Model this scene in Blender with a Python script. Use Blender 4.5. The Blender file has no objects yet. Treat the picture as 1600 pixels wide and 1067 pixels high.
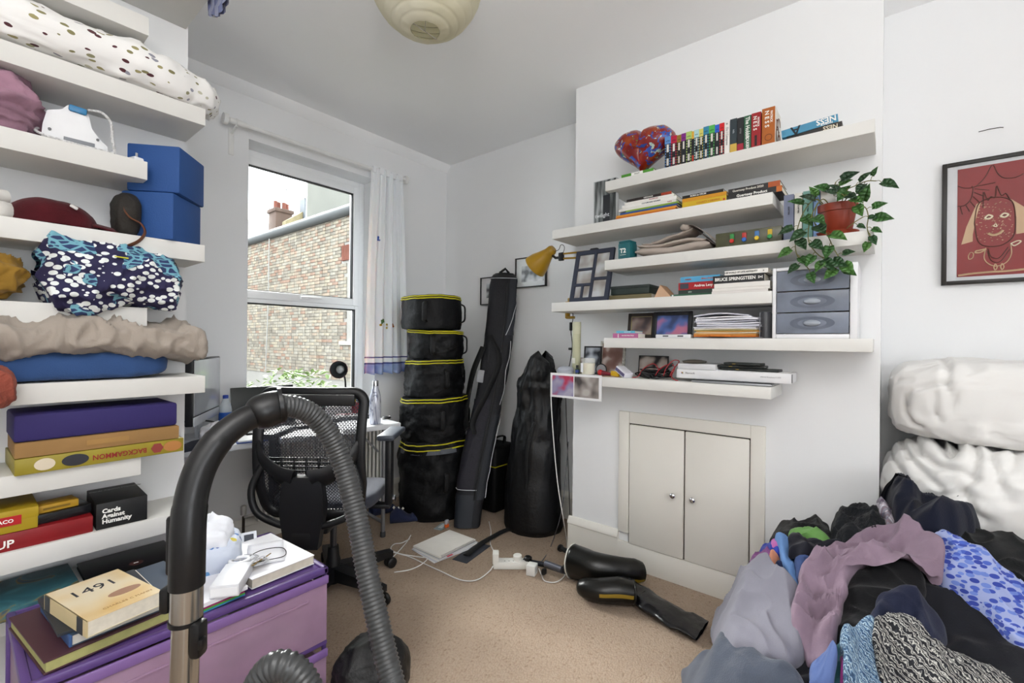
import bpy, bmesh, math, random
from math import pi, sin, cos, radians, sqrt, atan2, exp
from mathutils import Vector, Matrix, noise, Euler

# ------------------------------------------------------------------ camera, world, light
SC = bpy.context.scene
COL = SC.collection
CAM_H = 1.25
YAW, ROLL, FPX = radians(50.757), radians(0.5435), 717.0
_F = Vector((sin(YAW), cos(YAW), 0)); _R0 = Vector((cos(YAW), -sin(YAW), 0)); _U0 = Vector((0, 0, 1))
_R = _R0 * cos(ROLL) + _U0 * sin(ROLL); _U = _U0 * cos(ROLL) - _R0 * sin(ROLL)
cam_data = bpy.data.cameras.new('camera'); cam_data.sensor_width = 36.0; cam_data.lens = FPX / 1600 * 36.0
cam_data.clip_start = 0.02; cam_data.clip_end = 200
cam = bpy.data.objects.new('camera', cam_data); COL.objects.link(cam)
cam.matrix_world = Matrix(((_R.x, _U.x, -_F.x, 0), (_R.y, _U.y, -_F.y, 0), (_R.z, _U.z, -_F.z, CAM_H), (0, 0, 0, 1)))
SC.camera = cam

world = bpy.data.worlds.new('overcast_sky'); SC.world = world; world.use_nodes = True
bg = world.node_tree.nodes['Background']; bg.inputs[0].default_value = (0.90, 0.95, 1.0, 1); bg.inputs[1].default_value = 3.0
sun_d = bpy.data.lights.new('sun', 'SUN'); sun_d.energy = 20.0; sun_d.angle = radians(55); sun_d.color = (1, 0.98, 0.95)
sun = bpy.data.objects.new('sun', sun_d); COL.objects.link(sun)
sun.rotation_euler = Vector((-0.42, -1.0, -0.62)).to_track_quat('-Z', 'Y').to_euler()
# added fill light at the invented opening in the unseen rear wall
rear_fill_d = bpy.data.lights.new('rear_fill', 'AREA'); rear_fill_d.shape = 'RECTANGLE'; rear_fill_d.size = 1.5; rear_fill_d.size_y = 1.4
rear_fill_d.energy = 8; rear_fill_d.color = (1.0, 0.985, 0.965)
rear_fill_ob = bpy.data.objects.new('rear_fill', rear_fill_d); COL.objects.link(rear_fill_ob)
rear_fill_ob.location = (-0.55, -3.64, 1.6); rear_fill_ob.rotation_euler = (radians(90), 0, radians(0))
rear_fill_ob.rotation_euler = Vector((0.1, 1, 0.12)).to_track_quat('-Z', 'Y').to_euler()
# added fill light, bounced off the ceiling; its lamp body is invented too
upl_d = bpy.data.lights.new('added_uplight', 'AREA'); upl_d.shape = 'DISK'; upl_d.size = 0.42; upl_d.energy = 44; upl_d.color = (1.0, 0.98, 0.95)
upl = bpy.data.objects.new('added_uplight', upl_d); COL.objects.link(upl); upl.location = (-0.55, -0.55, 1.86); upl.rotation_euler = (pi, 0, 0)
SC.view_settings.view_transform = 'Standard'; SC.view_settings.look = 'None'
SC.view_settings.exposure = 1.12; SC.view_settings.gamma = 1.0; SC.view_settings.use_curve_mapping = False
SC.cycles.use_denoising = True
SC.cycles.diffuse_bounces = 6; SC.cycles.max_bounces = 12; SC.cycles.transparent_max_bounces = 16
SC.cycles.caustics_reflective = False; SC.cycles.caustics_refractive = False
SC.cycles.sample_clamp_indirect = 4.0

# ------------------------------------------------------------------ helpers
def ray(px, py): return _F + _R * ((px - 800) / FPX) - _U * ((py - 533.5) / FPX)
CO = Vector((0, 0, CAM_H))
def at_x(px, py, X): d = ray(px, py); return CO + d * (X / d.x)
def at_y(px, py, Y): d = ray(px, py); return CO + d * (Y / d.y)
def at_z(px, py, Z): d = ray(px, py); return CO + d * ((Z - CAM_H) / d.z)
def at_w(px, py, w): return CO + ray(px, py) * w
V = Vector
def lin(c): return c / 12.92 if c <= 0.04045 else ((c + 0.055) / 1.055) ** 2.4
def hx(h):
    if not isinstance(h, str): return tuple(h) + (1,) if len(h) == 3 else tuple(h)
    h = h.lstrip('#'); return tuple(lin(int(h[i:i + 2], 16) / 255) for i in (0, 2, 4)) + (1,)

MATS = {}
def nodes_of(m): return m.node_tree.nodes, m.node_tree.links
def M(col, rough=0.5, metal=0.0, bump=None, var=None, spec=0.5, sheen=0.0, trans=0.0, alpha=1.0, coat=0.0, ior=1.45, sub=0.0, name=None):
    """principled material with optional noise bump (scale, strength) and tonal variation (scale, amount)"""
    key = (str(col), rough, metal, bump, var, spec, sheen, trans, alpha, coat, ior, sub, name)
    if key in MATS: return MATS[key]
    m = bpy.data.materials.new(name or 'mat_%03d' % len(MATS)); m.use_nodes = True
    n, l = nodes_of(m); b = n['Principled BSDF']; c = hx(col)
    b.inputs['Base Color'].default_value = c; b.inputs['Roughness'].default_value = rough; b.inputs['Metallic'].default_value = metal
    b.inputs['Specular IOR Level'].default_value = spec; b.inputs['Transmission Weight'].default_value = trans
    b.inputs['Alpha'].default_value = alpha; b.inputs['Coat Weight'].default_value = coat; b.inputs['IOR'].default_value = ior
    if sheen: b.inputs['Sheen Weight'].default_value = sheen * .4; b.inputs['Sheen Roughness'].default_value = 0.5
    if sub: b.inputs['Subsurface Weight'].default_value = sub
    tc = n.new('ShaderNodeTexCoord')
    vs, va = var or (9.0, 0.06)
    nz = n.new('ShaderNodeTexNoise'); nz.inputs['Scale'].default_value = vs; nz.inputs['Detail'].default_value = 4
    l.new(tc.outputs['Object'], nz.inputs['Vector'])
    mr = n.new('ShaderNodeMapRange'); mr.inputs[1].default_value = 0.3; mr.inputs[2].default_value = 0.7
    mr.inputs[3].default_value = 1 - va; mr.inputs[4].default_value = 1 + va * 0.6
    l.new(nz.outputs['Fac'], mr.inputs[0])
    mx = n.new('ShaderNodeMix'); mx.data_type = 'RGBA'; mx.blend_type = 'MULTIPLY'; mx.inputs[0].default_value = 1
    mx.inputs[6].default_value = c; l.new(mr.outputs[0], mx.inputs[7]); l.new(mx.outputs[2], b.inputs['Base Color'])
    if bump:
        nb = n.new('ShaderNodeTexNoise'); nb.inputs['Scale'].default_value = bump[0]; nb.inputs['Detail'].default_value = 5
        l.new(tc.outputs['Object'], nb.inputs['Vector'])
        bp = n.new('ShaderNodeBump'); bp.inputs['Strength'].default_value = bump[1]; bp.inputs['Distance'].default_value = 0.01
        l.new(nb.outputs['Fac'], bp.inputs['Height']); l.new(bp.outputs[0], b.inputs['Normal'])
    MATS[key] = m; return m
def newmat(name, rough=0.6):
    m = bpy.data.materials.new(name); m.use_nodes = True; n, l = nodes_of(m); b = n['Principled BSDF']
    b.inputs['Roughness'].default_value = rough; tc = n.new('ShaderNodeTexCoord'); return m, n, l, b, tc
def ramp(n, stops, interp='LINEAR'):
    r = n.new('ShaderNodeValToRGB'); r.color_ramp.interpolation = interp
    while len(r.color_ramp.elements) < len(stops): r.color_ramp.elements.new(0.5)
    for e, (p, c) in zip(r.color_ramp.elements, stops): e.position = p; e.color = hx(c)
    return r
def mixc(n, l, fac, a, b):
    mx = n.new('ShaderNodeMix'); mx.data_type = 'RGBA'
    for i, v in ((0, fac), (6, a), (7, b)):
        if hasattr(v, 'links') or hasattr(v, 'is_linked'): l.new(v, mx.inputs[i])
        else: mx.inputs[i].default_value = v if i == 0 else hx(v)
    return mx.outputs[2]
def mathn(n, l, op, a, b=None):
    x = n.new('ShaderNodeMath'); x.operation = op
    for i, v in enumerate((a, b)):
        if v is None: continue
        if hasattr(v, 'is_linked'): l.new(v, x.inputs[i])
        else: x.inputs[i].default_value = v
    return x.outputs[0]

def put(name, me, mat, parent=None, smooth=None):
    o = bpy.data.objects.new(name, me); COL.objects.link(o)
    if mat is not None:
        for k in (mat if isinstance(mat, (list, tuple)) else [mat]): me.materials.append(k)
    if parent is not None: o.parent = parent
    if smooth is not None:
        me.shade_smooth()
        if smooth < 180: me.set_sharp_from_angle(angle=radians(smooth))
    return o
def thing(name, label, cat, loc=(0, 0, 0), rot=(0, 0, 0), group=None):
    o = bpy.data.objects.new(name, None); COL.objects.link(o); o.empty_display_size = 0.05
    o.location = loc; o.rotation_euler = rot if not isinstance(rot, (int, float)) else (0, 0, rot)
    return tag(o, label, cat, group)
def tag(o, label, cat, group=None):
    o['label'] = label; o['category'] = cat
    if group: o['group'] = group
    return o
def struct(o): o['kind'] = 'structure'; return o

class MB:
    """collects shapes into ONE mesh"""
    def __init__(s): s.v = []; s.f = []; s.m = []
    def add(s, vs, fs, mi=0):
        k = len(s.v); s.v += [tuple(v) for v in vs]; s.f += [tuple(i + k for i in f) for f in fs]; s.m += [mi] * len(fs); return s
    def bm(s, b, mi=0, mat=None):
        b.verts.index_update(); vs = [(mat @ v.co) if mat else v.co.copy() for v in b.verts]
        s.add(vs, [[v.index for v in f.verts] for f in b.faces], mi); b.free(); return s
    def box(s, c, d, bev=0.0, rot=None, mi=0, seg=2):
        b = bmesh.new(); bmesh.ops.create_cube(b, size=1)
        for v in b.verts: v.co = Vector((v.co.x * d[0], v.co.y * d[1], v.co.z * d[2]))
        if bev > 0: bmesh.ops.bevel(b, geom=list(b.edges), offset=min(bev, min(d) * 0.49), segments=seg, profile=0.5, affect='EDGES')
        mt = Matrix.Translation(c) @ (Euler(rot).to_matrix().to_4x4() if rot else Matrix())
        return s.bm(b, mi, mt)
    def span(s, a, b, bev=0.0, mi=0):
        a, b = Vector(a), Vector(b); return s.box((a + b) / 2, [abs(x) for x in (b - a)], bev, None, mi)
    def tube(s, path, r, n=10, cap=True, mi=0, closed=False, flat=None):
        P = [Vector(p) for p in path]; k = len(P); rr = r if isinstance(r, (list, tuple)) else [r] * k
        T = []
        for i in range(k):
            a = P[(i - 1) % k] if closed else P[max(i - 1, 0)]; b = P[(i + 1) % k] if closed else P[min(i + 1, k - 1)]
            t = (b - a); T.append(t.normalized() if t.length > 1e-9 else Vector((0, 0, 1)))
        up = Vector((0, 0, 1)) if abs(T[0].z) < 0.9 else Vector((1, 0, 0))
        nrm = (up - T[0] * up.dot(T[0])).normalized(); vs = []
        for i in range(k):
            nrm = (nrm - T[i] * nrm.dot(T[i])); nrm = nrm.normalized() if nrm.length > 1e-6 else Vector((1, 0, 0)); bi = T[i].cross(nrm)
            fa, fb = flat or (1, 1)
            for j in range(n):
                a = 2 * pi * j / n; vs.append(P[i] + nrm * (cos(a) * rr[i] * fa) + bi * (sin(a) * rr[i] * fb))
        fs = []
        for i in range(k if closed else k - 1):
            for j in range(n):
                a, b = i * n + j, i * n + (j + 1) % n; c, d = ((i + 1) % k) * n + (j + 1) % n, ((i + 1) % k) * n + j
                fs.append((a, b, c, d))
        if cap and not closed: fs += [tuple(range(n - 1, -1, -1)), tuple(range((k - 1) * n, k * n))]
        return s.add(vs, fs, mi)
    def lathe(s, prof, n=24, c=(0, 0, 0), rot=None, mi=0, capb=True, capt=True, sq=None):
        mt = Matrix.Translation(c) @ (Euler(rot).to_matrix().to_4x4() if rot else Matrix()); vs = []; fs = []
        for (r, z) in prof:
            for j in range(n):
                a = 2 * pi * j / n; x, y = cos(a), sin(a)
                if sq: q = (abs(x) ** sq + abs(y) ** sq) ** (1 / sq); x, y = x / q, y / q
                vs.append(mt @ Vector((r * x, r * y, z)))
        for i in range(len(prof) - 1):
            for j in range(n): fs.append((i * n + j, i * n + (j + 1) % n, (i + 1) * n + (j + 1) % n, (i + 1) * n + j))
        if capb: fs.append(tuple(range(n - 1, -1, -1)))
        if capt: fs.append(tuple(range((len(prof) - 1) * n, len(prof) * n)))
        return s.add(vs, fs, mi)
    def prism(s, poly, d, mt=None, mi=0):
        """polygon in local XZ, thickness d along +Y"""
        n = len(poly); mt = mt or Matrix()
        vs = [mt @ Vector((x, 0, z)) for x, z in poly] + [mt @ Vector((x, d, z)) for x, z in poly]
        fs = [tuple(range(n)), tuple(range(2 * n - 1, n - 1, -1))] + [((i + 1) % n, i, n + i, n + (i + 1) % n) for i in range(n)]
        return s.add(vs, fs, mi)
    def grid(s, fn, nu, nv, mi=0, closeu=False):
        vs = [fn(i / (nu - (0 if closeu else 1)), j / (nv - 1)) for j in range(nv) for i in range(nu)]; fs = []
        for j in range(nv - 1):
            for i in range(nu if closeu else nu - 1):
                fs.append((j * nu + i, j * nu + (i + 1) % nu, (j + 1) * nu + (i + 1) % nu, (j + 1) * nu + i))
        return s.add(vs, fs, mi)
    def build(s, name, mat, parent=None, smooth=None, off=None):
        me = bpy.data.meshes.new(name)
        vs = s.v if off is None else [tuple(Vector(v) - Vector(off)) for v in s.v]
        me.from_pydata(vs, [], s.f); me.update()
        bmx = bmesh.new(); bmx.from_mesh(me); bmesh.ops.recalc_face_normals(bmx, faces=bmx.faces); bmx.to_mesh(me); bmx.free()
        if max(s.m, default=0) > 0: me.polygons.foreach_set('material_index', s.m)
        return put(name, me, mat, parent, smooth)
def box(name, a, b, mat, parent=None, bev=0.0):
    return MB().span(a, b, bev).build(name, mat, parent, 40 if bev > 0 else None)
def bez(pts, n=8):
    """Catmull-Rom through points"""
    P = [Vector(p) for p in pts]; out = []
    for i in range(len(P) - 1):
        p0 = P[i - 1] if i else P[0] * 2 - P[1]; p1, p2 = P[i], P[i + 1]; p3 = P[i + 2] if i + 2 < len(P) else P[-1] * 2 - P[-2]
        for k in range(n):
            t = k / n; out.append(0.5 * ((2 * p1) + (p2 - p0) * t + (2 * p0 - 5 * p1 + 4 * p2 - p3) * t * t + (3 * p1 - p0 - 3 * p2 + p3) * t ** 3))
    out.append(P[-1]); return out
def solid(nm, outline_fn=None): pass
def text(name, body, size, mat, parent, loc, spin=0.0, face='front', align='CENTER', sx=1.0, bold=0.0, ext=0.0004, mirror=False):
    """flat lettering as a mesh; face 'front' looks to -Y, 'top' looks up, spin turns clockwise seen by its reader"""
    cu = bpy.data.curves.new('t', 'FONT'); cu.body = body; cu.size = size; cu.align_x = align; cu.align_y = 'CENTER'
    cu.extrude = ext; cu.offset = bold; cu.resolution_u = 2
    o = bpy.data.objects.new('t', cu); COL.objects.link(o)
    dg = bpy.context.evaluated_depsgraph_get(); me = bpy.data.meshes.new_from_object(o.evaluated_get(dg))
    bpy.data.objects.remove(o); bpy.data.curves.remove(cu)
    base = Matrix.Rotation(spin, 4, 'Y') @ Matrix.Rotation(pi / 2, 4, 'X') if face == 'front' else Matrix.Rotation(-spin, 4, 'Z')
    if face == 'left': base = Matrix.Rotation(-pi / 2, 4, 'Z') @ base if False else Matrix.Rotation(-pi / 2, 4, 'Z') @ (Matrix.Rotation(spin, 4, 'Y') @ Matrix.Rotation(pi / 2, 4, 'X'))
    if face == 'right': base = Matrix.Rotation(pi / 2, 4, 'Z') @ (Matrix.Rotation(spin, 4, 'Y') @ Matrix.Rotation(pi / 2, 4, 'X'))
    me.transform(Matrix.Translation(loc) @ base @ Matrix.Diagonal((sx * (-1 if mirror else 1), 1, 1, 1)))
    me.materials.clear(); return put(name, me, mat, parent)
def fbm(p, s, seed=0, o=4): return noise.fractal(Vector(p) * s + Vector((seed * 7.3, seed * 3.1, seed * 5.7)), 1.0, 2.0, o)
def rdg(p, s, seed=0, o=3):
    q = Vector(p) * s + Vector((seed * 7.3, seed * 3.1, seed * 5.7)); v = 0; a = 1
    for k in range(o): v += a * (1 - abs(noise.noise(q)) * 2); q = q * 2.1 + Vector((3.1, 1.7, 9.2)); a *= 0.5
    return v / 1.75 - 0.3
def crease(p, s, seed=0):
    q = Vector(p) * s + Vector((seed * 5.3, seed * 2.1, seed * 8.7)); w_ = noise.noise_vector(q * .6) * .5; q = q + w_
    return (1 - min(1, abs(noise.noise(q)) * 1.6)) ** 3 + .45 * (1 - min(1, abs(noise.noise(q * 2.2 + Vector((7, 3, 1)))) * 1.6)) ** 3
def lump(name, mat, parent, c, d, seed=1, amp=0.02, fs=9.0, e=3.0, nu=72, nv=36, flatb=True, aniso=(1, 1, 1), off=None, smooth=180, droop=None):
    """crumpled-fabric lump: superellipsoid with ridged folds. d = half sizes"""
    def fn(u, v):
        a = 2 * pi * u; b = -pi / 2 + pi * v
        sg = lambda t, k: (abs(t) ** k) * (1 if t >= 0 else -1)
        k = 2.0 / e
        x, y, z = sg(cos(b), k) * sg(cos(a), k), sg(cos(b), k) * sg(sin(a), k), sg(sin(b), k)
        p = Vector((x * d[0], y * d[1], z * d[2])); n = Vector((x / d[0], y / d[1], z / d[2])).normalized()
        q = Vector((p.x * aniso[0], p.y * aniso[1], p.z * aniso[2]))
        p += n * amp * (.55 * rdg(q, fs, seed) + 0.6 * fbm(q, fs * 0.45, seed + 3) + .75 * crease(q, fs * .9, seed))
        if flatb and p.z < -d[2] * 0.98: p.z = -d[2] * 0.98
        if droop: p.z += droop(p)
        return p + Vector(c)
    mb = MB().grid(fn, nu, nv, closeu=True)
    return mb.build(name, mat, parent, smooth, off)
def fabric(col, rough=0.85, bump=(220, 0.15), var=(6, 0.12), sheen=0.25, name=None): return M(col, rough, bump=bump, var=var, sheen=sheen, spec=0.2, name=name)
WHITE = M('#d9d8d4', 0.55, var=(2.0, 0.02), name='shelf_white')
BLACK = M('#0b0b0d', 0.45, name='black_plastic'); CHROME = M('#c9c9cb', 0.22, 1.0, name='chrome')
INK = M('#17171a', 0.7, name='ink'); PAPER = M('#ece7da', 0.8, var=(60, 0.06), name='paper_block'); WINK = M('#f2f1ec', 0.6, name='white_ink')
# ------------------------------------------------------------------ the room
XC, XF, YL, YF, YW, XR, ZC = 2.41, 2.15, 2.12, 1.90, 3.04, 2.78, 2.795
XL, YB = -1.5, -3.5          # side and rear limits behind the photographer
XCORN = 0.58                 # corner of the shelf wall
YB0, YB1 = 0.02, 1.48        # chimney breast

wallm = M('#e8e9ea', 0.85, bump=(14, 0.05), var=(1.3, 0.02), spec=0.2, name='wall_paint')
ceilm = M('#f3f4f5', 0.9, bump=(20, 0.03), var=(1.0, 0.015), spec=0.1, name='ceiling_paint')
trimm = M('#e3e0d8', 0.45, var=(3, 0.02), name='trim_gloss_paint')
def carpet():
    m, n, l, b, tc = newmat('loop_carpet', 0.95)
    mp = n.new('ShaderNodeMapping'); l.new(tc.outputs['Object'], mp.inputs[0]); mp.inputs['Rotation'].default_value = (0, 0, 0.5); mp.inputs['Scale'].default_value = (1, 1.7, 1)
    vo = n.new('ShaderNodeTexVoronoi'); vo.inputs['Scale'].default_value = 95; l.new(mp.outputs[0], vo.inputs['Vector'])
    n1 = n.new('ShaderNodeTexNoise'); n1.inputs['Scale'].default_value = 2.2; n1.inputs['Detail'].default_value = 5; l.new(tc.outputs['Object'], n1.inputs['Vector'])
    n2 = n.new('ShaderNodeTexNoise'); n2.inputs['Scale'].default_value = 60; n2.inputs['Detail'].default_value = 3; l.new(tc.outputs['Object'], n2.inputs['Vector'])
    r1 = ramp(n, [(0.0, '#8f7b69'), (0.55, '#9f8d7c'), (1.0, '#ad9d8e')]); l.new(n2.outputs['Fac'], r1.inputs[0])
    r2 = ramp(n, [(0.0, '#ad9f91'), (0.75, '#9d8b7b'), (1.0, '#6d5b4c')]); l.new(vo.outputs['Distance'], r2.inputs[0])
    c = mixc(n, l, 0.5, r1.outputs[0], r2.outputs[0])
    r3 = ramp(n, [(0.3, (0.86, 0.84, 0.82)), (0.7, (1.03, 1.02, 1.0))]); l.new(n1.outputs['Fac'], r3.inputs[0])
    mx = n.new('ShaderNodeMix'); mx.data_type = 'RGBA'; mx.blend_type = 'MULTIPLY'; mx.inputs[0].default_value = 1
    l.new(c, mx.inputs[6]); l.new(r3.outputs[0], mx.inputs[7]); l.new(mx.outputs[2], b.inputs['Base Color'])
    bp = n.new('ShaderNodeBump'); bp.inputs['Strength'].default_value = 0.7; bp.inputs['Distance'].default_value = 0.004; bp.invert = True
    l.new(vo.outputs['Distance'], bp.inputs['Height']); l.new(bp.outputs[0], b.inputs['Normal']); b.inputs['Specular IOR Level'].default_value = 0.1
    return m
CARPET = carpet()
struct(box('floor', (XL - .1, YB - .2, -0.06), (XR + .1, YW + .3, 0), CARPET))
struct(box('ceiling', (XL - .1, YB - .2, ZC), (XR + .1, YW + .3, ZC + 0.1), ceilm))
# window wall with opening
WX0, WX1, WZ0, WZ1 = 1.152, 2.06, 0.78, 2.477
w = MB()
w.span((XCORN, YW, 0), (WX0 - .14, YW + .26, ZC)); w.span((WX0 - .14, YW, 0), (WX0, YW + .15, ZC)); w.span((WX0 - .14, YW + .15, WZ1), (WX0, YW + .26, ZC)); w.span((WX0 - .14, YW + .15, 0), (WX0, YW + .26, WZ0)); w.span((WX1, YW, 0), (XR, YW + .26, ZC))
w.span((WX0, YW, WZ1), (WX1, YW + .26, ZC)); w.span((WX0, YW, 0), (WX1, YW + .26, WZ0))
struct(w.build('wall_window', wallm))
struct(box('wall_left_shelf', (XL, YL, 0), (XCORN, YL + 0.12, ZC), wallm))
struct(box('wall_left_return', (XCORN - 0.12, YL + 0.12, 0), (XCORN, YW, ZC), wallm))
struct(box('wall_chimney', (XC, YB0, 0), (XR, YB1, ZC), wallm))
struct(box('wall_right', (XR, YB - .2, 0), (XR + .12, YW + .26, ZC), wallm))
struct(box('wall_left', (XL - .12, YB - .2, 0), (XL, YL + .12, ZC), wallm))
w = MB(); w.span((XL, YB - .12, 0), (-1.3, YB, ZC)); w.span((0.2, YB - .12, 0), (XR, YB, ZC))
w.span((-1.3, YB - .12, 2.3), (0.2, YB, ZC)); w.span((-1.3, YB - .12, 0), (0.2, YB, 0.9))  # rear opening is made up, to admit the added fill light
struct(w.build('wall_rear', wallm))
# coved edge along the window wall and a shallow bulkhead line
mb = MB(); mb.prism([(0, 0), (0, -0.06), (-0.012, -0.055), (-0.05, -0.015), (-0.055, 0)], 2.2, Matrix(((0, 1, 0, XCORN), (1, 0, 0, YW), (0, 0, 1, ZC), (0, 0, 0, 1))))
struct(mb.build('trim_1', ceilm, None, 60))

# skirting boards
def skirt(name, a, b, nrm, h=0.19):
    a, b, nrm = Vector(a), Vector(b), Vector(nrm); d = (b - a); L = d.length; d.normalize()
    prof = [(0, 0), (0.02, 0), (0.02, h - 0.045), (0.026, h - 0.04), (0.026, h - 0.028), (0.018, h - 0.02), (0.012, h - 0.004), (0.004, h), (0, h)]
    mt = Matrix(((nrm.x, d.x, 0, a.x), (nrm.y, d.y, 0, a.y), (0, 0, 1, 0), (0, 0, 0, 1)))
    return struct(MB().prism(prof, L, mt).build(name, trimm, None, 50))
skirt('baseboard_window', (XCORN, YW, 0), (XR, YW, 0), (0, -1, 0), 0.15)
skirt('baseboard_alcove', (XR, YB1, 0), (XR, YW, 0), (-1, 0, 0))
skirt('baseboard_chimney_side', (XC, YB1, 0), (XR, YB1, 0), (0, 1, 0))
skirt('baseboard_chimney', (XC, 1.17, 0), (XC, YB1 + 0.02, 0), (-1, 0, 0))
struct(box('trim_2', (XC - .021, YB0, 0), (XC, 1.17, 0.135), trimm, None, 0.002))
skirt('baseboard_chimney_right', (XC, YB0, 0), (XC, 0.44, 0), (-1, 0, 0))
skirt('baseboard_return', (XCORN, YL, 0), (XCORN, YW, 0), (1, 0, 0), 0.15)

# ---- window
upvc = M('#eff0f1', 0.3, var=(3, 0.01), name='white_upvc'); rubber = M('#1c1d1f', 0.6, name='rubber_gasket')
glass = bpy.data.materials.new('window_glass'); glass.use_nodes = True
n_, l_ = nodes_of(glass); n_.remove(n_['Principled BSDF']); t_ = n_.new('ShaderNodeBsdfTransparent'); g_ = n_.new('ShaderNodeBsdfGlossy')
g_.inputs['Roughness'].default_value = 0.02; t_.inputs[0].default_value = (0.97, 0.985, 0.98, 1)
fr_ = n_.new('ShaderNodeFresnel'); fr_.inputs[0].default_value = 1.25; mx_ = n_.new('ShaderNodeMixShader')
l_.new(fr_.outputs[0], mx_.inputs[0]); l_.new(t_.outputs[0], mx_.inputs[1]); l_.new(g_.outputs[0], mx_.inputs[2]); l_.new(mx_.outputs[0], n_['Material Output'].inputs[0])
win = thing('window_1', 'white double-glazed sash window above the desk', 'window', (WX0 - .13, YW + 0.16, WZ0)); del win['category']; struct(win)
W_, H_ = WX1 - WX0 + .13, WZ1 - WZ0; ZM = 1.545 - WZ0   # middle of the meeting rail
def ringf(name, x0, x1, z0, z1, t, y0, y1, mat, parent, bev=0.004):
    mb = MB(); mb.span((x0, y0, z0), (x0 + t, y1, z1), bev); mb.span((x1 - t, y0, z0), (x1, y1, z1), bev)
    mb.span((x0 + t, y0, z1 - t), (x1 - t, y1, z1), bev); mb.span((x0 + t, y0, z0), (x1 - t, y1, z0 + t), bev); return mb.build(name, mat, parent, 40)
ringf('window_frame', 0, W_, 0, H_, 0.045, 0, 0.07, upvc, win)
us = ringf('upper_sash', 0.045, W_ - 0.045, ZM - 0.03, H_ - 0.045, 0.052, -0.012, 0.05, upvc, win)
ringf('gasket', 0.095, W_ - 0.095, ZM + 0.02, H_ - 0.095, 0.008, 0.0, 0.03, rubber, us, 0.001)
box('pane', (0.095, 0.02, ZM + 0.02), (W_ - 0.095, 0.026, H_ - 0.095), glass, us)
ls = ringf('lower_sash', 0.045, W_ - 0.045, 0.045, ZM - 0.03, 0.03, 0.0, 0.05, upvc, win)
ringf('gasket', 0.073, W_ - 0.073, 0.073, ZM - 0.058, 0.009, -0.002, 0.03, rubber, ls, 0.001)
box('pane', (0.073, 0.02, 0.073), (W_ - 0.073, 0.026, ZM - 0.058), glass, ls)
mb = MB(); mb.box((W_ / 2 + .04, -0.022, ZM - 0.002), (0.07, 0.02, 0.022), 0.005); mb.box((W_ / 2 + .11, -0.03, ZM + 0.003), (0.1, 0.012, 0.014), 0.004)
mb.build('window_handle', upvc, win, 40)
struct(box('trim_3', (WX0 - .0, YW - 0.01, WZ0 - 0.02), (WX1, YW + 0.17, WZ0), upvc, None, 0.006))

# ---- cupboard in the old fireplace
cup = thing('fireplace_cupboard', 'cream double-door cupboard built into the chimney breast below the shelves', 'cupboard', (XC - 0.004, 0.80, 0.0), -pi / 2)
CW = 0.735; fz0, fz1 = 0.13, 0.865
mb = MB(); fw = 0.062
mb.span((-CW / 2, -0.018, 0.19), (-CW / 2 + fw, 0.003, fz1), 0.003); mb.span((CW / 2 - fw, -0.018, fz0), (CW / 2, 0.003, fz1), 0.003)
mb.span((-CW / 2 + fw, -0.018, fz1 - fw), (CW / 2 - fw, 0.003, fz1), 0.003); mb.span((-CW / 2 + fw - .004, -0.006, fz0), (CW / 2 - fw + .004, 0.003, fz1 - fw + .004), 0.0, 1)
mb.build('frame', [trimm, M('#3b362e', 0.8, name='dark_gap')], cup, 40)
dw = (CW - 2 * fw) / 2
for k, (x0, x1) in enumerate(((-dw + .004, -.003), (.003, dw - .004))):
    d = box('door', (x0, -0.022, fz0 + 0.006), (x1, -0.004, fz1 - fw - 0.006), trimm, cup, 0.006)
    kx = x1 - 0.05 if k == 0 else x0 + 0.045
    MB().lathe([(0.005, 0), (0.005, 0.012), (0.012, 0.016), (0.014, 0.022), (0.009, 0.028), (0.003, 0.029)], 14, (kx, -0.022, 0.46), (pi / 2, 0, 0)).build('knob', CHROME, d, 50)

# ---- radiator under the window
rad = thing('radiator', 'white ribbed panel radiator under the window behind the office chair', 'radiator', (1.19, YW - 0.09, 0.0))
def radfn(u, v):
    x = u * 0.86; z = 0.14 + v * 0.50; ph = (x / 0.0333) % 1.0
    dep = 0.010 * max(0.0, sin(pi * min(1.0, ph / 0.7))) if 0.05 < v < 0.95 else 0.0
    return Vector((x, -dep, z))
mb = MB(); mb.grid(radfn, 210, 12); mb.span((0, 0, 0.14), (0.86, 0.05, 0.64)); mb.build('panel', M('#dddbd5', 0.4, name='radiator_enamel'), rad, 50)
mb = MB()
for k in range(26): mb.span((0.02 + k * 0.032, 0.004, 0.641), (0.04 + k * 0.032, 0.046, 0.65))
mb.span((-.004, -0.008, 0.16), (0.0, 0.055, 0.65)); mb.span((0.86, -0.008, 0.16), (0.864, 0.055, 0.65)); mb.build('grille', M('#dddbd5', 0.4, name='radiator_enamel'), rad)
MB().tube([(-0.075, 0.02, 0.0), (-0.075, 0.02, 0.19)], 0.008, 10).build('pipe', M('#4d463f', 0.4, 0.6, name='old_pipe'), rad, 60)
mb = MB(); mb.tube([(-0.075, 0.02, 0.185), (-0.01, 0.02, 0.185), (0, .02, .19)], 0.009, 10); mb.lathe([(0.016, 0.0), (0.017, 0.05), (0.012, 0.055)], 12, (-0.075, 0.02, 0.2))
mb.build('valve', M('#bfbdb8', 0.35, 0.3, name='valve_grey'), rad, 50)
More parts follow.
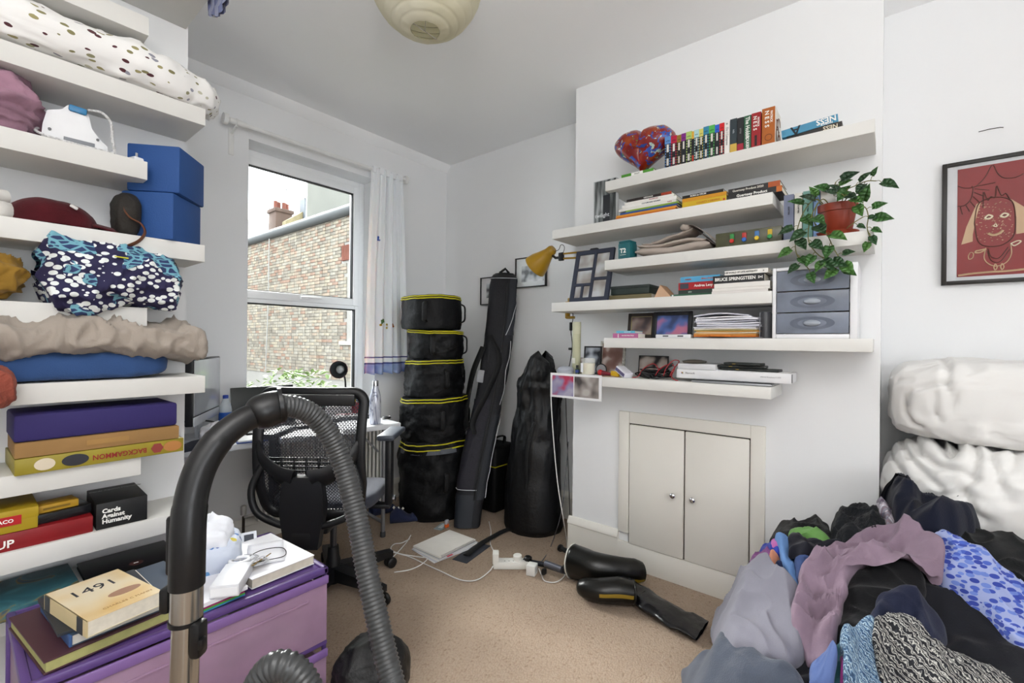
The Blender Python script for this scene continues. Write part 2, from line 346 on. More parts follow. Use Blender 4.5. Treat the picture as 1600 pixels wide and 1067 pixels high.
# invented lamp body around the added ceiling fill, out of view
ul = thing('added_uplight_stand', 'added white bowl lamp behind the viewpoint, holding an unseen fill light', 'lamp', (-0.55, -0.55, 0))
MB().lathe([(.13, 0), (.14, .01), (.13, .025), (.02, .03)], 28).build('base', upvc, ul, 40); MB().tube([(0, 0, .02), (0, 0, 1.78)], .012, 12).build('pole', upvc, ul, 60)
MB().lathe([(.02, 1.76), (.12, 1.80), (.21, 1.855), (.225, 1.88), (.215, 1.88), (.2, 1.852), (.02, 1.78)], 32).build('bowl', upvc, ul, 40)
# small socket plate on the wall behind the wand
tag(MB().box((0.83, YW - 0.008, 0.24), (0.085, 0.016, 0.15), 0.004).build('wall_socket', upvc, None, 40), 'small white socket box low on the window wall left of the radiator', 'socket')
# ------------------------------------------------------------------ outside the window
rng = random.Random(5)
XB = 5.4
wallt = M('#888580', 0.95, bump=(30, 0.4), var=(1.2, 0.1), spec=0.1, name='lime_mortar')
def brickm(name, c): return M(c, 0.95, bump=(60, 0.5), var=(4.0, 0.22), spec=0.1, name=name)
BR = [brickm('stock_brick_%d' % i, c) for i, c in enumerate(('#857f74', '#7e776b', '#777066', '#898172', '#85786a', '#7e695c', '#706a61', '#817c72'))]
bw = thing('brick_wall', 'pale yellow stock brick side wall of the neighbouring house seen through the window', 'wall', (XB, 8, 0))
BZ = lambda y: 4.02 + 0.0 * y
box('mortar', (XB + 0.012 - XB, 7.2 - 8, -1.0), (0.35, 16.5 - 8, 4.0), wallt, bw)
proto = {}
for L in (0.215, 0.103):
    for i, m in enumerate(BR):
        b = bmesh.new(); bmesh.ops.create_cube(b, size=1)
        for v in b.verts: v.co = Vector((v.co.x * 0.05 + 0.025 - 0.012, v.co.y * L, v.co.z * 0.065))
        bmesh.ops.bevel(b, geom=list(b.edges), offset=0.005, segments=1, affect='EDGES')
        me = bpy.data.meshes.new('brick'); b.to_mesh(me); b.free(); me.materials.append(m); proto[(L, i)] = me
rest = MB(); cand = []
row = 0; z = 0.4
while z < 3.98:
    y = 8.36 + (0.11 if row % 2 else 0.0)
    k = 0
    while y < 16.2:
        L = 0.103 if (k % 2 and rng.random() < 0.75) else 0.215
        cy = y + L / 2; y += L + 0.010; k += 1
        if cy < 9.22 and 2.93 < z < 3.33: continue      # lintel
        if cy < 9.06 and 1.2 < z < 2.95: continue       # neighbour window
        mi = rng.choices(range(8), [5, 5, 3, 3, 2.2, 1.6, 3, 4])[0]
        if z > 2.4 and rng.random() < 0.18: mi = rng.choice((4, 5))
        cand.append((cy, z, L, mi))
    z += 0.075; row += 1
vis = [c for c in cand if 8.9 < c[0] < 14 and 0.75 < c[1]]
vis.sort(key=lambda c: c[0] + (0.0 if c[2] > .2 else 3.0)); single = set(vis[:300])
for c in cand:
    cy, z, L, mi = c; dx = rng.uniform(-0.004, 0.004)
    if c in single:
        o = bpy.data.objects.new('brick', proto[(L, mi)]); COL.objects.link(o); o.parent = bw; o.location = (dx, cy - 8, z)
    else:
        rest.add([(dx + sx * 0.05 - .012, cy - 8 + sy * L, z + sz * 0.065) for sx in (0, 1) for sy in (-.5, .5) for sz in (-.5, .5)],
                 [(0, 1, 3, 2), (0, 4, 5, 1), (2, 3, 7, 6), (1, 5, 7, 3), (0, 2, 6, 4)], mi)
ro = rest.build('far_bricks', BR, bw); ro['kind'] = 'stuff'
# red brick soldier lintel, and the neighbour's window
redm = brickm('red_brick', '#664036')
for k in range(8):
    o = MB().box((0, 0, 0), (0.05, 0.062, 0.33), 0.004).build('lintel_brick', redm, bw); o.location = (-0.02 + .013, 9.2 - 0.035 - k * 0.073 - 8, 3.13)
nw = thing('neighbour_window', 'white window of the neighbouring brick house at the right of the glass', 'window', (XB + 0.08, 8.68, 1.24))
ringf('frame', -0.0, 0.0, 0, 0, 0, 0, 0, upvc, nw) if False else None
mb = MB(); mb.span((-0.02, 0.3, 0), (0.06, 0.37, 1.68), .005); mb.span((-0.02, -0.6, 0), (0.06, 0.3, 0.07), .005); mb.span((-0.02, -0.6, 1.61), (0.06, 0.3, 1.68), .005); mb.span((-0.03, 0.1, 0.0), (0.05, 0.16, 1.68), .005)
mb.build('frame', upvc, nw, 40)
box('pane', (0.02, -0.6, 0.05), (0.03, 0.32, 1.62), M('#7e8587', 0.1, name='reflecting_pane'), nw)
mb = MB(); mb.span((-0.16, -0.65, -0.09), (0.05, 0.5, -0.02), .006); mb.build('sill', upvc, nw, 40)
# gutter and lead flashing along the top of the wall
gut = tag(MB().tube([(XB - 0.05, 7.2, 4.02), (XB - 0.05, 16.5, 4.02)], 0.115, 14).build('roof_gutter', M('#383a3b', 0.6, name='gutter_grey'), None, 60), 'dark grey gutter running along the top of the neighbouring brick wall', 'gutter')
tag(MB().span((6.38, 8.4, 3.5), (6.515, 13.05, 4.62), .02).build('lead_flashing', M('#707376', 0.6, bump=(8, .3), name='roofing_lead'), None, 40), 'pale grey lead-covered upstand above the neighbouring brick wall', 'flashing')
tag(MB().span((XB + .02, 7.2, 3.5), (6.38, 13.05, 4.1), .01).build('lean_to_roof', M('#595c5e', 0.7, name='roof_felt'), None, 40), 'flat grey roof behind the gutter of the neighbouring brick wall', 'roof')
tag(MB().span((6.52, 8.4, -.5), (10, 13.05, 8.2)).build('rendered_house', M('#696962', 0.95, bump=(18, .3), var=(1.5, .1), name='cement_render'), None), 'tall grey rendered house side behind the lead roof', 'house')
# distant terrace, chimney, dormer, aerials
ter = thing('distant_terrace', 'distant brick terrace with slate roof and parapet at the left of the window view', 'house', (5.4, 17.4, -.5))
box('front_wall', (-2.5, 3, 0), (9, 8, 5.9), M('#717069', 0.95, var=(5, .2), bump=(40, .4), name='far_brick'), ter)
box('parapet', (-2.5, 2.9, 5.8), (9, 3.1, 5.95), M('#909190', 0.6, name='white_coping'), ter)
MB().add([(-2.5, 3.3, 5.9), (9, 3.3, 5.9), (9, 5.6, 7.3), (-2.5, 5.6, 7.3), (-2.5, 8, 5.9), (9, 8, 5.9)], [(0, 1, 2, 3), (3, 2, 5, 4), (0, 3, 4), (1, 5, 2), (0, 4, 5, 1)]).build('roof', M('#595754', 0.8, var=(9, .2), bump=(25, .5), name='slate'), ter)
chm = thing('distant_chimney', 'distant brown brick chimney stack with five red clay pots', 'chimney', tuple(at_y(438, 355, 17.5).xy) + (4.2,))
cbm = M('#57473f', 0.95, var=(6, .2), bump=(40, .4), name='chimney_brick')
MB().span((-.3, -.3, -4.7), (.3, .3, 1.75), .02).build('stack', cbm, chm, 40)
MB().span((-.35, -.35, 1.7), (.35, .35, 1.84), .02).build('cornice', cbm, chm, 40)
for k in range(4): MB().lathe([(0.075, 0), (0.065, 0.24), (0.075, 0.27), (0.06, 0.28)], 12, (-.22 + k * .15, -.1 + .1 * (k % 2), 1.84)).build('chimney_pot', M('#6e4034', 0.9, name='terracotta_pot'), chm, 40)
c0 = at_y(458, 350, 16.5)
gab = thing('dormer_gable', 'distant yellow brick gable with dark dormer window beside the chimney', 'house', (c0.x, 16.5, -.5))
MB().prism([(-.25, 0), (.35, 0), (.35, 6.4), (-.25, 5.95)], 0.3).build('gable', M('#81775c', 0.95, var=(7, .2), bump=(40, .4), name='yellow_brick'), gab)
MB().span((0.37, -.1, 0), (0.42, .3, 6.9), .01).build('downpipe', M('#61666b', .5, name='zinc'), gab)
d = MB().span((0.44, 0, 0.4), (0.86, .5, 6.15), .01).build('dormer', M('#473b36', 0.8, name='hung_tile'), gab, 40)
box('dormer_window', (0.52, -.03, 5.4), (0.7, .02, 5.95), M('#747d85', .2, name='sky_glass'), d)
alm = M('#57595b', 0.4, 0.7, name='aerial_metal')
for k, (px, py, py2, lab) in enumerate(((447, 292, 325, 'thin television aerial on a pole above the red chimney pots'), (421, 322, 345, 'lower television aerial left of the distant chimney'))):
    a, b = at_y(px, py, 20.35), at_y(px, py2 + 40, 20.35); t = thing('tv_aerial', lab, 'aerial', tuple(b))
    h = (a - b).z; MB().tube([(0, 0, 0), (0, 0, h)], 0.018, 6).build('mast', alm, t)
    mb = MB(); mb.tube([(-1.0, 0, h - .05), (0.05, 0, h - .12)], 0.012, 5)
    for q in range(5): mb.tube([(-.9 + q * .2, -.2, h - .06 - q * .012), (-.9 + q * .2, .2, h - .06 - q * .012)], .006, 4)
    mb.build('boom', alm, t)
wire = [V((6.50, 13.12, 7.2)), at_y(485, 300, 15), V((c0.x + .39, 16.5, 6.4))]
tag(MB().tube(wire, 0.012, 5).build('overhead_wire', alm, None), 'thin slanting wire against the sky beside the rendered house', 'cable')
wd = [V((XB - .09, at_x(426, 400, XB).y, 3.9)), V((XB - .07, at_x(424, 420, XB).y, 2.2)), V((XB - .07, at_x(420, 500, XB).y, 0.4))]
tag(MB().tube(wd, 0.014, 6).build('wall_cable', M('#8b8a86', .6, name='white_cable'), None), 'white cable running down the neighbouring brick wall', 'cable')
# ground outside and shrub
struct(box('ground_outside', (-4, YW + .3, -0.7), (14, 30, -0.5), M('#696761', 0.95, var=(2, .1), name='paving')))
shr = thing('garden_shrub', 'leafy green shrub growing just outside the window sill', 'shrub', (1.75, 3.95, -0.5))
mb = MB(); r2 = random.Random(3)
for k in range(760):
    p = V((r2.uniform(-.62, .48), r2.uniform(-.2, .25), 0)); top = 1.42 + .06 * sin(p.x * 9) + .04 * sin(p.x * 23 + 1) - .10 * max(0, p.x - .1)
    p.z = top * (1 - r2.random() ** 2 * .55)
    a, t, L = r2.uniform(0, 6.28), r2.uniform(-.3, .9), r2.uniform(.05, .085)
    d = V((cos(a) * cos(t), sin(a) * cos(t), sin(t))); s = d.cross(V((0, 0, 1))).normalized() * L * .3; nn = V((0, 0, .006))
    mb.add([p, p + d * L * .45 + s + nn, p + d * L, p + d * L * .45 - s + nn, p + d * L * .45 - nn], [(0, 1, 4), (1, 2, 4), (2, 3, 4), (3, 0, 4), (0, 3, 2, 1)])
f_ = mb.build('foliage', M('#596d3b', 0.6, var=(14, .3), name='shrub_leaf'), shr)
mb = MB()
for k in range(6): mb.tube([(r2.uniform(-.4, .4), 0, 0), (r2.uniform(-.5, .4), .05, 1.2)], .008, 5)
mb.build('stem', M('#413725', .9, name='shrub_stem'), shr)
# ------------------------------------------------------------------ shelves on the left wall
LZ = [2.31, 2.073, 1.833, 1.585, 1.35, 1.116, 0.86, 0.645]
LX = [0.41, 0.575, 0.41, 0.577, 0.413, 0.582, 0.40, 0.572]
ORD = ['topmost short', 'second from the top', 'third from the top, short', 'fourth from the top', 'fifth from the top, short', 'sixth from the top', 'seventh from the top, short', 'lowest visible']
HOLD = ['with nothing visible on it', 'carrying leaf-print bedding', 'carrying the steam iron', 'carrying the blue foam blocks', 'carrying the patterned fabric bundle', 'carrying the grey and blue bedding', 'carrying the backgammon box', 'carrying the black card-game box']
for k, (z, x) in enumerate(zip(LZ, LX)):
    o = MB().span((x - 1.1, YF, z - 0.06), (x, YL - 0.001, z), 0.0015).build('floating_shelf', WHITE, None, 40)
    tag(o, 'white floating wall shelf on the left, ' + HOLD[k], 'shelf', 'left wall shelves')
o = MB().span((-0.6, 1.62, 2.45), (0.572, YL - .001, 2.52), 0.002).build('deep_top_shelf', WHITE, None, 40); tag(o, 'deep white top shelf close to the ceiling on the left wall', 'shelf')
o = MB().span((-0.5, YF - .0, 0.415), (0.57, YL - .001, 0.475), 0.0015).build('floating_shelf', WHITE, None, 40); tag(o, 'white floating shelf behind the purple drawers, carrying the black laptop', 'shelf', 'left wall shelves')

# plaid cloth hanging over the top shelf
def plaidm(name, base, c1, c2, sc=40):
    m, n, l, b, tc = newmat(name, 0.9); sp = n.new('ShaderNodeSeparateXYZ'); l.new(tc.outputs['Object'], sp.inputs[0])
    def band(o, s, off=0.0):
        a = mathn(n, l, 'MULTIPLY', o, s); a = mathn(n, l, 'ADD', a, off); a = mathn(n, l, 'SINE', a); return mathn(n, l, 'GREATER_THAN', a, 0.35)
    a1 = band(sp.outputs[0], sc * 3); a2 = band(mathn(n, l, 'ADD', sp.outputs[2], sp.outputs[1]), sc * 3, 1.0); a3 = band(sp.outputs[0], sc * 9, 2); 
    c = mixc(n, l, mathn(n, l, 'MULTIPLY', a1, 0.65), base, c1); c = mixc(n, l, mathn(n, l, 'MULTIPLY', a2, 0.65), c, c1); c = mixc(n, l, mathn(n, l, 'MULTIPLY', a3, 0.35), c, c2)
    l.new(c, b.inputs['Base Color']); return m
p0 = at_y(333, 2, 1.75)
mb = MB()
def clothfold(u, v):
    y_ = 1.74 + .17 * u; return V((.577 + .008 * sin(u * 16) ** 2 + .006 * v, y_, 2.532 - 0.155 * v * (1 - .5 * abs(u - .45)) + .004 * sin(u * 20 + v * 5)))
mb.grid(clothfold, 16, 12); mb.grid(lambda u, v: clothfold(u, v) + V((.010 + .004 * sin(9 * u), .012, .012 * u)), 16, 12)
mb.span((.40, 1.74, 2.521), (.585, 1.91, 2.545), .008)
tag(mb.build('plaid_cloth', plaidm('blue_plaid', '#e6e6ea', '#39467f', '#8b95b8', 26), None, 60), 'blue and white checked cloth hanging off the top left shelf', 'cloth')

# leaf-print bedding
def leafprint(name, ground, spots, sc=24, size=0.30, stretch=(1, 1.6, 1)):
    m, n, l, b, tc = newmat(name, 0.85); mp = n.new('ShaderNodeMapping'); mp.inputs['Scale'].default_value = stretch; mp.inputs['Rotation'].default_value = (0.4, 0.2, 0.6); l.new(tc.outputs['Object'], mp.inputs[0])
    vo = n.new('ShaderNodeTexVoronoi'); vo.inputs['Scale'].default_value = sc; l.new(mp.outputs[0], vo.inputs['Vector'])
    sep = n.new('ShaderNodeSeparateColor'); l.new(vo.outputs['Color'], sep.inputs[0])
    rp = ramp(n, [(i / len(spots), c) for i, c in enumerate(spots)], 'CONSTANT'); l.new(sep.outputs[0], rp.inputs[0])
    th = mathn(n, l, 'LESS_THAN', vo.outputs['Distance'], size); l.new(mixc(n, l, th, ground, rp.outputs[0]), b.inputs['Base Color'])
    b.inputs['Sheen Weight'].default_value = .2; return m
lp = leafprint('leaf_print_cotton', '#e9e8e6', ['#7f7a52', '#4b1f26', '#8a8a96', '#968e62', '#b9b7a2', '#8d8a6a'], 34, 0.27, (.75, 1.9, 1.3))
lump('leaf_print_bedding', lp, None, (0, 0, 0), (0.42, 0.11, 0.06), 4, 0.022, 10, 3.0, 120, 48)
o = bpy.data.objects['leaf_print_bedding']; o.location = (0.205, YF + .085, LZ[1] + 0.068); o.rotation_euler = (0, 0.03, 0)
tag(o, 'white bedding printed with small olive and maroon leaves on the second left shelf', 'bedding')
# pink fabric
o = lump('pink_fabric', fabric('#9c7889', var=(14, .3)), None, (0, 0, 0), (0.10, 0.09, 0.08), 7, 0.03, 15, 2.6, 120, 60, aniso=(1, .6, 1.3)); o.location = (0.055, YF + .1, LZ[2] + .085)
tag(o, 'crumpled pink tie-dye fabric at the left end of the iron shelf', 'fabric')

# steam iron, heel towards the room
iw = M('#dfe0e2', 0.35, name='iron_white'); ib = M('#2f78a8', 0.3, name='iron_blue')
c = at_y(118, 222, YF + .03)
ir = thing('steam_iron', 'white steam iron with blue button standing beside its braided cord', 'iron', (c.x, YF + 0.04, LZ[2]), (0, 0, -0.12))
def ironp(s, t): return [(-.075 * s, 0), (.075 * s, 0), (.077 * s, .028), (.06 * s, .042), (.038 * s, .075), (.032 * s, .11), (.012 * s, .132), (-.016 * s, .13), (-.03 * s, .112), (-.062 * s, .098), (-.071 * s, .055)]
mb = MB(); pr = ironp(1, 0)
b = bmesh.new(); vs = [b.verts.new((x, 0, z)) for x, z in pr]; f = b.faces.new(vs); r = bmesh.ops.extrude_face_region(b, geom=[f])
for v in r['geom']:
    if isinstance(v, bmesh.types.BMVert): v.co.y += 0.12; v.co.x *= .85
bmesh.ops.bevel(b, geom=[e for e in b.edges if abs(e.verts[0].co.y - e.verts[1].co.y) < 1e-5], offset=.008, segments=2, affect='EDGES'); mb.bm(b); mb.build('body', iw, ir, 35)
MB().box((0.006, -.002, .118), (.042, .012, .02), .005, (0, .1, 0)).build('button', ib, ir, 40)
MB().box((0.01, -.003, .02), (.07, .006, .012), .001, (0, .03, 0)).build('rating_plate', M('#7f8288', .5, name='iron_grey'), ir, 40)
for sx in (-.055, .052): MB().lathe([(.004, 0), (.004, .003)], 10, (sx, -.001, .04), (pi / 2, 0, 0)).build('screw', M('#5a5a5c', .4, name='iron_screw'), ir)
MB().tube(bez([(.03, .01, .13), (.06, -.004, .128), (.082, -.012, .1), (.086, -.012, .05), (.09, -.012, .008), (.06, -.02, .004), (0, -.024, .005), (-.06, -.02, .012), (-.085, .01, .03), (-.08, .04, .05)], 6), .0042, 8).build('cord', M('#d6d6d6', .8, bump=(300, .5), var=(160, .4), name='braided_cord'), ir, 60)
# plug on the shelf end
c = at_y(238, 258, YF + .05)
pl = thing('mains_plug', 'white mains plug lying at the right end of the iron shelf', 'plug', (0.40, YF + .07, LZ[2]), 0.3)
MB().box((0, 0, .012), (.05, .045, .024), .006).build('plug_body', iw, pl, 40)
for q in (-.012, .012): MB().box((-.012, q, .03), (.006, .004, .016), .0005).build('pin', CHROME, pl)
MB().box((.008, 0, .032), (.004, .008, .02), .0005).build('pin', CHROME, pl)
# blue foam blocks (two, stacked) at the end of shelf four
bf = M('#224a86', 0.7, bump=(200, .08), var=(4, .03), name='blue_foam')
for k, (z, dx, ry, lab) in enumerate(((LZ[3], 0.0, 0.03, 'lower blue foam cube at the end of the fourth left shelf'), (LZ[3] + .162, 0.012, 0.05, 'upper blue foam cube stacked at the end of the fourth left shelf'))):
    o = MB().box((0, 0, .08), (.16, .18, .16), .006).build('foam_block', bf, None, 40); o.location = (0.478 + dx, YF + .10, z); o.rotation_euler = (0, 0.0, -.74 + .04 * k)
    tag(o, lab, 'foam block', 'blue foam cubes')
# dark red cap, white roll, dark bag with strap
dr = fabric('#4a1018', var=(12, .3))
cp = thing('cap', 'dark red cap with white motif lying on the fourth left shelf', 'cap', (0.225, YF + .09, LZ[3]), 0.1)
def crown(u, v):
    a = 2 * pi * u; b = v * pi / 2; x, y, z = .105 * cos(b) * cos(a), .09 * cos(b) * sin(a), .085 * sin(b) ** .8
    return V((x - .03, y, z + .002)) * (1 + .05 * fbm((x, y, z), 14, 3))
MB().grid(crown, 40, 14, closeu=True).build('crown', dr, cp, 180)
MB().grid(lambda u, v: V((.05 + .10 * v, (-.075 + .15 * u) * (1 - .35 * v * v), .014 + .022 * sin(pi * u) - .012 * v)), 16, 8).build('peak', dr, cp, 180).modifiers.new('thick', 'SOLIDIFY').thickness = .004
MB().box((.0, -.088, .058), (.02, .006, .011), .003, (-.5, .5, 0)).build('motif', M('#d8d5d2', .6, name='motif_white'), cp)
o = MB().tube([(0, 0, 0), (.1, .05, .012)], .022, 16).build('white_roll', M('#d9d7d2', .7, name='white_card'), None, 50); o.location = (.0, YF + .05, LZ[3] + .06)
tag(o, 'white rolled cloth at the left edge of the fourth left shelf', 'cloth roll')
o2 = lump('white_cloth', fabric('#cfcdc8'), None, (0, 0, 0), (.07, .07, .02), 3, .01, 15); o2.location = (.05, YF + .09, LZ[3] + .021); tag(o2, 'small flat white cloth under the roll on the fourth left shelf', 'cloth')
bg_ = thing('small_bag', 'dark brown soft bag with a leather strap next to the blue foam cubes', 'bag', (0.368, YF + .075, LZ[3]))
lump('bag_body', M('#25211d', .8, bump=(120, .3), name='dark_canvas'), bg_, (0, 0, .072), (.03, .06, .072), 5, .008, 9, 3)
st = bez([(.0, -.05, .11), (-.012, -.062, .08), (.0, -.07, .055), (.025, -.078, .04), (.035, -.084, .012), (.018, -.088, -.02), (-.015, -.087, -.045), (-.04, -.086, -.066)], 6)
MB().tube(st, .008, 8, flat=(1, .3)).build('strap', M('#6a3f28', .5, name='tan_leather'), bg_, 60)
# patterned fabric on shelf five, hanging over the front
def leafblue():
    m, n, l, b, tc = newmat('leaf_blue_cotton', 0.85)
    def cell(sc, rot, st):
        mp = n.new('ShaderNodeMapping'); mp.inputs['Scale'].default_value = st; mp.inputs['Rotation'].default_value = rot; l.new(tc.outputs['Object'], mp.inputs[0])
        v = n.new('ShaderNodeTexVoronoi'); v.inputs['Scale'].default_value = sc; v.feature = 'DISTANCE_TO_EDGE'; l.new(mp.outputs[0], v.inputs['Vector']); return v.outputs['Distance']
    mpw = n.new('ShaderNodeMapping'); mpw.inputs['Scale'].default_value = (1.5, .5, 2.1); mpw.inputs['Rotation'].default_value = (.2, .7, .2); l.new(tc.outputs['Object'], mpw.inputs[0])
    vw_ = n.new('ShaderNodeTexVoronoi'); vw_.inputs['Scale'].default_value = 30; vw_.inputs['Randomness'].default_value = .6; l.new(mpw.outputs[0], vw_.inputs['Vector'])
    wh = mathn(n, l, 'LESS_THAN', vw_.outputs['Distance'], .44)
    bl = mathn(n, l, 'LESS_THAN', cell(32, (0.3, .2, -.5), (1, 1, 2.2)), 0.12)
    nz = n.new('ShaderNodeTexNoise'); nz.inputs['Scale'].default_value = 11; l.new(tc.outputs['Object'], nz.inputs['Vector'])
    sel = mathn(n, l, 'GREATER_THAN', nz.outputs['Fac'], .53)
    c1 = mixc(n, l, wh, '#231f45', '#e4e8e6'); c2 = mixc(n, l, bl, '#2a3a63', '#6fa5b5'); l.new(mixc(n, l, sel, c1, c2), b.inputs['Base Color']); return m
mb = MB()
def pf(u, v):   # u along x, v wraps from back over the top, down the front and under
    x = -.175 + .35 * u; a = v * 2 * pi
    k = 1.0 + .16 * sin(u * 9 + 1) + .10 * sin(u * 21 + v * 4); hgt = (.095 + .012 * sin(u * 7)) * (1 - .28 * max(0, u - .82) / .18)
    s = lambda t, q: (abs(t) ** q) * (1 if t > 0 else -1)
    y = .115 * s(cos(a), .75) * (1 if cos(a) > 0 else 1.05); z = hgt * s(sin(a), .8)
    if cos(a) < -.1: z -= .035 * (0.5 + .5 * sin(u * 8.5 - .6)) * (-cos(a)) * (1 if u > .15 else u / .15)
    p = V((x, y, z)); f = 1 + (.10 * rdg((x * .35, y, z), 17, 6) + .20 * crease((x * .4, y, z), 20, 2))
    e = 1 - max(0, abs(u - .5) - .42) / .08 * .55
    return V((x + .006 * sin(v * 30), y * f * e, z * f * e))
o = mb.grid(pf, 90, 64).build('patterned_fabric', leafblue(), None, 180); o.location = (.335, YF + .072, LZ[4] + .105); tag(o, 'navy, teal and white leaf-patterned fabric bundle hanging over the fifth left shelf', 'fabric')
o = MB().box((0, 0, 0), (.035, .004, .004), .001, (0, .05, 0)).build('yellow_tag', M('#c9c533', .5, name='tag_yellow'), bpy.data.objects['patterned_fabric']); o.location = (.0, -.128, .045)
o = lump('mustard_cloth', fabric('#8f6d2a', var=(12, .25)), None, (0, 0, 0), (.085, .065, .062), 9, .026, 15, 2.6, 120, 60, aniso=(.6, 1, 1.3)); o.location = (.035, YF + .05, LZ[4] + .067); tag(o, 'crumpled mustard yellow cloth at the left end of the fifth left shelf', 'cloth')
# grey duvet cover on blue sheet (shelf six)
gm = fabric('#a3998f', var=(5, .12)); 
o = lump('blue_sheet', fabric('#34507f', var=(5, .1)), None, (0, 0, 0), (.285, .10, .038), 12, .012, 9, 4.0, 96, 36); o.location = (.20, YF + .105, LZ[5] + .043); tag(o, 'folded blue cotton sheet under the grey bedding on the sixth left shelf', 'sheet')
mb = MB()
def gd(u, v):
    x = -.36 + .72 * u; a = v * 2 * pi; s = lambda t, q: (abs(t) ** q) * (1 if t > 0 else -1)
    y = .135 * s(cos(a), .6); z = .046 * s(sin(a), .7)
    z += -.05 * max(0, (u - .8) / .2) ** 1.3 + (.012 * sin(u * 15) if cos(a) < 0 else 0)
    p = V((x, y, z)); f = rdg((x * .7, y, z), 10, 3) * .016 + crease((x, y, z), 13, 8) * .020
    e = 1 - (max(0, abs(u - .5) - .44) / .06) ** 2 * .8
    return V((x, (y + f * cos(a)) * e, (z + f * (sin(a) + .3)) * (e if u > .5 else 1)))
o = mb.grid(gd, 110, 56).build('grey_bedding', gm, None, 180); o.location = (.245, YF + .1, LZ[5] + .132); tag(o, 'rumpled pale grey duvet cover folded on top of the blue sheet', 'bedding')
o = lump('salmon_knit', fabric('#8f4a3c', bump=(90, .6), var=(20, .2)), None, (0, 0, 0), (.065, .05, .058), 14, .014, 13, 2.6, 100, 50, aniso=(3, 1, .6)); o.location = (.055, YF - .01, LZ[5] + .0); 
o.location = (.045, YF - .052, LZ[5] - .0); tag(o, 'salmon pink ribbed knit hanging over the left end of the sixth left shelf', 'knitwear')

# ------------- boxes on shelves seven and eight
def cbox(name, label, cat, w, d, h, mat, loc, rz=0, bev=.002, group=None, lidline=None, sub=True):
    t = thing(name, label, cat, loc, rz, group)
    MB().box((w / 2, d / 2, h / 2), (w, d, h), bev).build('box_body', mat, t, 40)
    if lidline: MB().box((w / 2, d / 2, h - lidline / 2 + .0005), (w + .003, d + .003, lidline), bev).build('lid', mat, t, 40)
    return t
z7 = LZ[6]
bgm = M('#958624', .5, var=(10, .15), name='backgammon_yellow')
t = cbox('backgammon_box', 'yellow backgammon game box at the bottom of the stack on the seventh left shelf', 'game box', .40, .24, .046, bgm, (.115, YF - .02, z7), 0.02)
text('lettering', 'BACKGAMMON', .022, M('#8f1f1f', .5, name='print_red'), t, (.23, -.0016, .022), pi, sx=.85, bold=.0004)
for x, m_, rx in ((.06, '#d8cbb4', .022), (.125, '#2b2b33', .03), (.325, '#8d3a34', .017), (.368, '#b2783f', .026)):
    MB().lathe([(1, 0), (1, .0016)], 20 if rx > .02 else 6, (x, -.0002, .023), (pi / 2, 0, 0)).build('printed_piece', M(m_, .5, name='print_' + m_[1:]), t).scale = (1, 1, 1)
for ch, (x, rx) in zip([c for c in t.children if c.name.startswith('printed')], ((.06, .022), (.125, .03), (.325, .017), (.368, .026))):
    for v in ch.data.vertices: v.co.x = x + (v.co.x - x) * rx; v.co.z = .023 + (v.co.z - .023) * min(rx, .017)
o = cbox('cardboard_box', 'flat brown cardboard mailing box between the yellow and purple boxes', 'box', .385, .235, .042, M('#977447', .85, var=(8, .08), name='brown_card'), (.115, YF - .017, z7 + .0475), 0.0)
MB().lathe([(.018, 0), (.018, .002)], 18, (.385, .03, .021), (0, pi / 2, 0)).build('closing_tab', M('#c79f68', .85, name='brown_card_light'), o)
MB().box((.2, -.0012, .022), (.1, .0006, .016)).build('faded_print', M('#a17c49', .9, name='faded_print'), o)
o = cbox('purple_block', 'deep purple foam block on top of the cardboard box', 'foam block', .385, .21, .078, M('#2c235f', .75, bump=(200, .06), var=(3, .04), name='purple_foam'), (.113, YF - .008, z7 + .0905), 0.01, .008)
z8 = LZ[7]
t = cbox('red_game_box', 'long red game box lying under the smaller boxes on the lowest shelf', 'game box', .29, .2, .05, M('#84131a', .45, name='red_card'), (-.005, YF + .012, z8), .0)
text('lettering', 'UP', .03, WINK, t, (.105, -.0015, .02), 0, bold=.0005)
t = cbox('yellow_game_box', 'yellow game box with a red label at the left of the lowest shelf', 'game box', .2, .17, .062, M('#a98f1d', .5, name='yellow_card'), (-.035, YF + .012, z8 + .051), .0, lidline=.03)
MB().box((.132, -.0018, .034), (.07, .001, .026), .004).build('label_plate', M('#b0161d', .4, name='label_red'), t); text('lettering', 'TACO', .014, WINK, t, (.132, -.003, .034), 0, bold=.0004)
t = cbox('black_box', 'shiny black card box under the tiny yellow box', 'box', .13, .11, .028, M('#17181c', .25, name='gloss_black'), (.158, YF + .03, z8 + .051), .14)
t = cbox('card_deck_box', 'tiny mustard card-deck box on top of the shiny black box', 'box', .1, .065, .022, M('#b68d23', .5, name='deck_yellow'), (.158, YF + .04, z8 + .08), .12)
MB().box((.05, -.0012, .011), (.06, .0008, .006)).build('printed_line', M('#7f621c', .6, name='deck_print'), t)
t = cbox('card_game_box', 'black card-game box with white lettering at the right of the lowest shelf', 'game box', .128, .2, .082, M('#121314', .5, bump=(60, .05), name='matt_black_card'), (.292, YF + .012, z8), -.03)
for k, s in enumerate(('Cards', 'Against', 'Humanity')): text('lettering', s, .0185, WINK, t, (.014, -.0012, .056 - k * .0165), 0, align='LEFT', bold=.0007)
text('lettering', 'Cards Against Humanity', .014, M('#8d8d8d', .5, name='grey_ink'), t, (.07, .16, .0822), 0, 'top', bold=.0004)
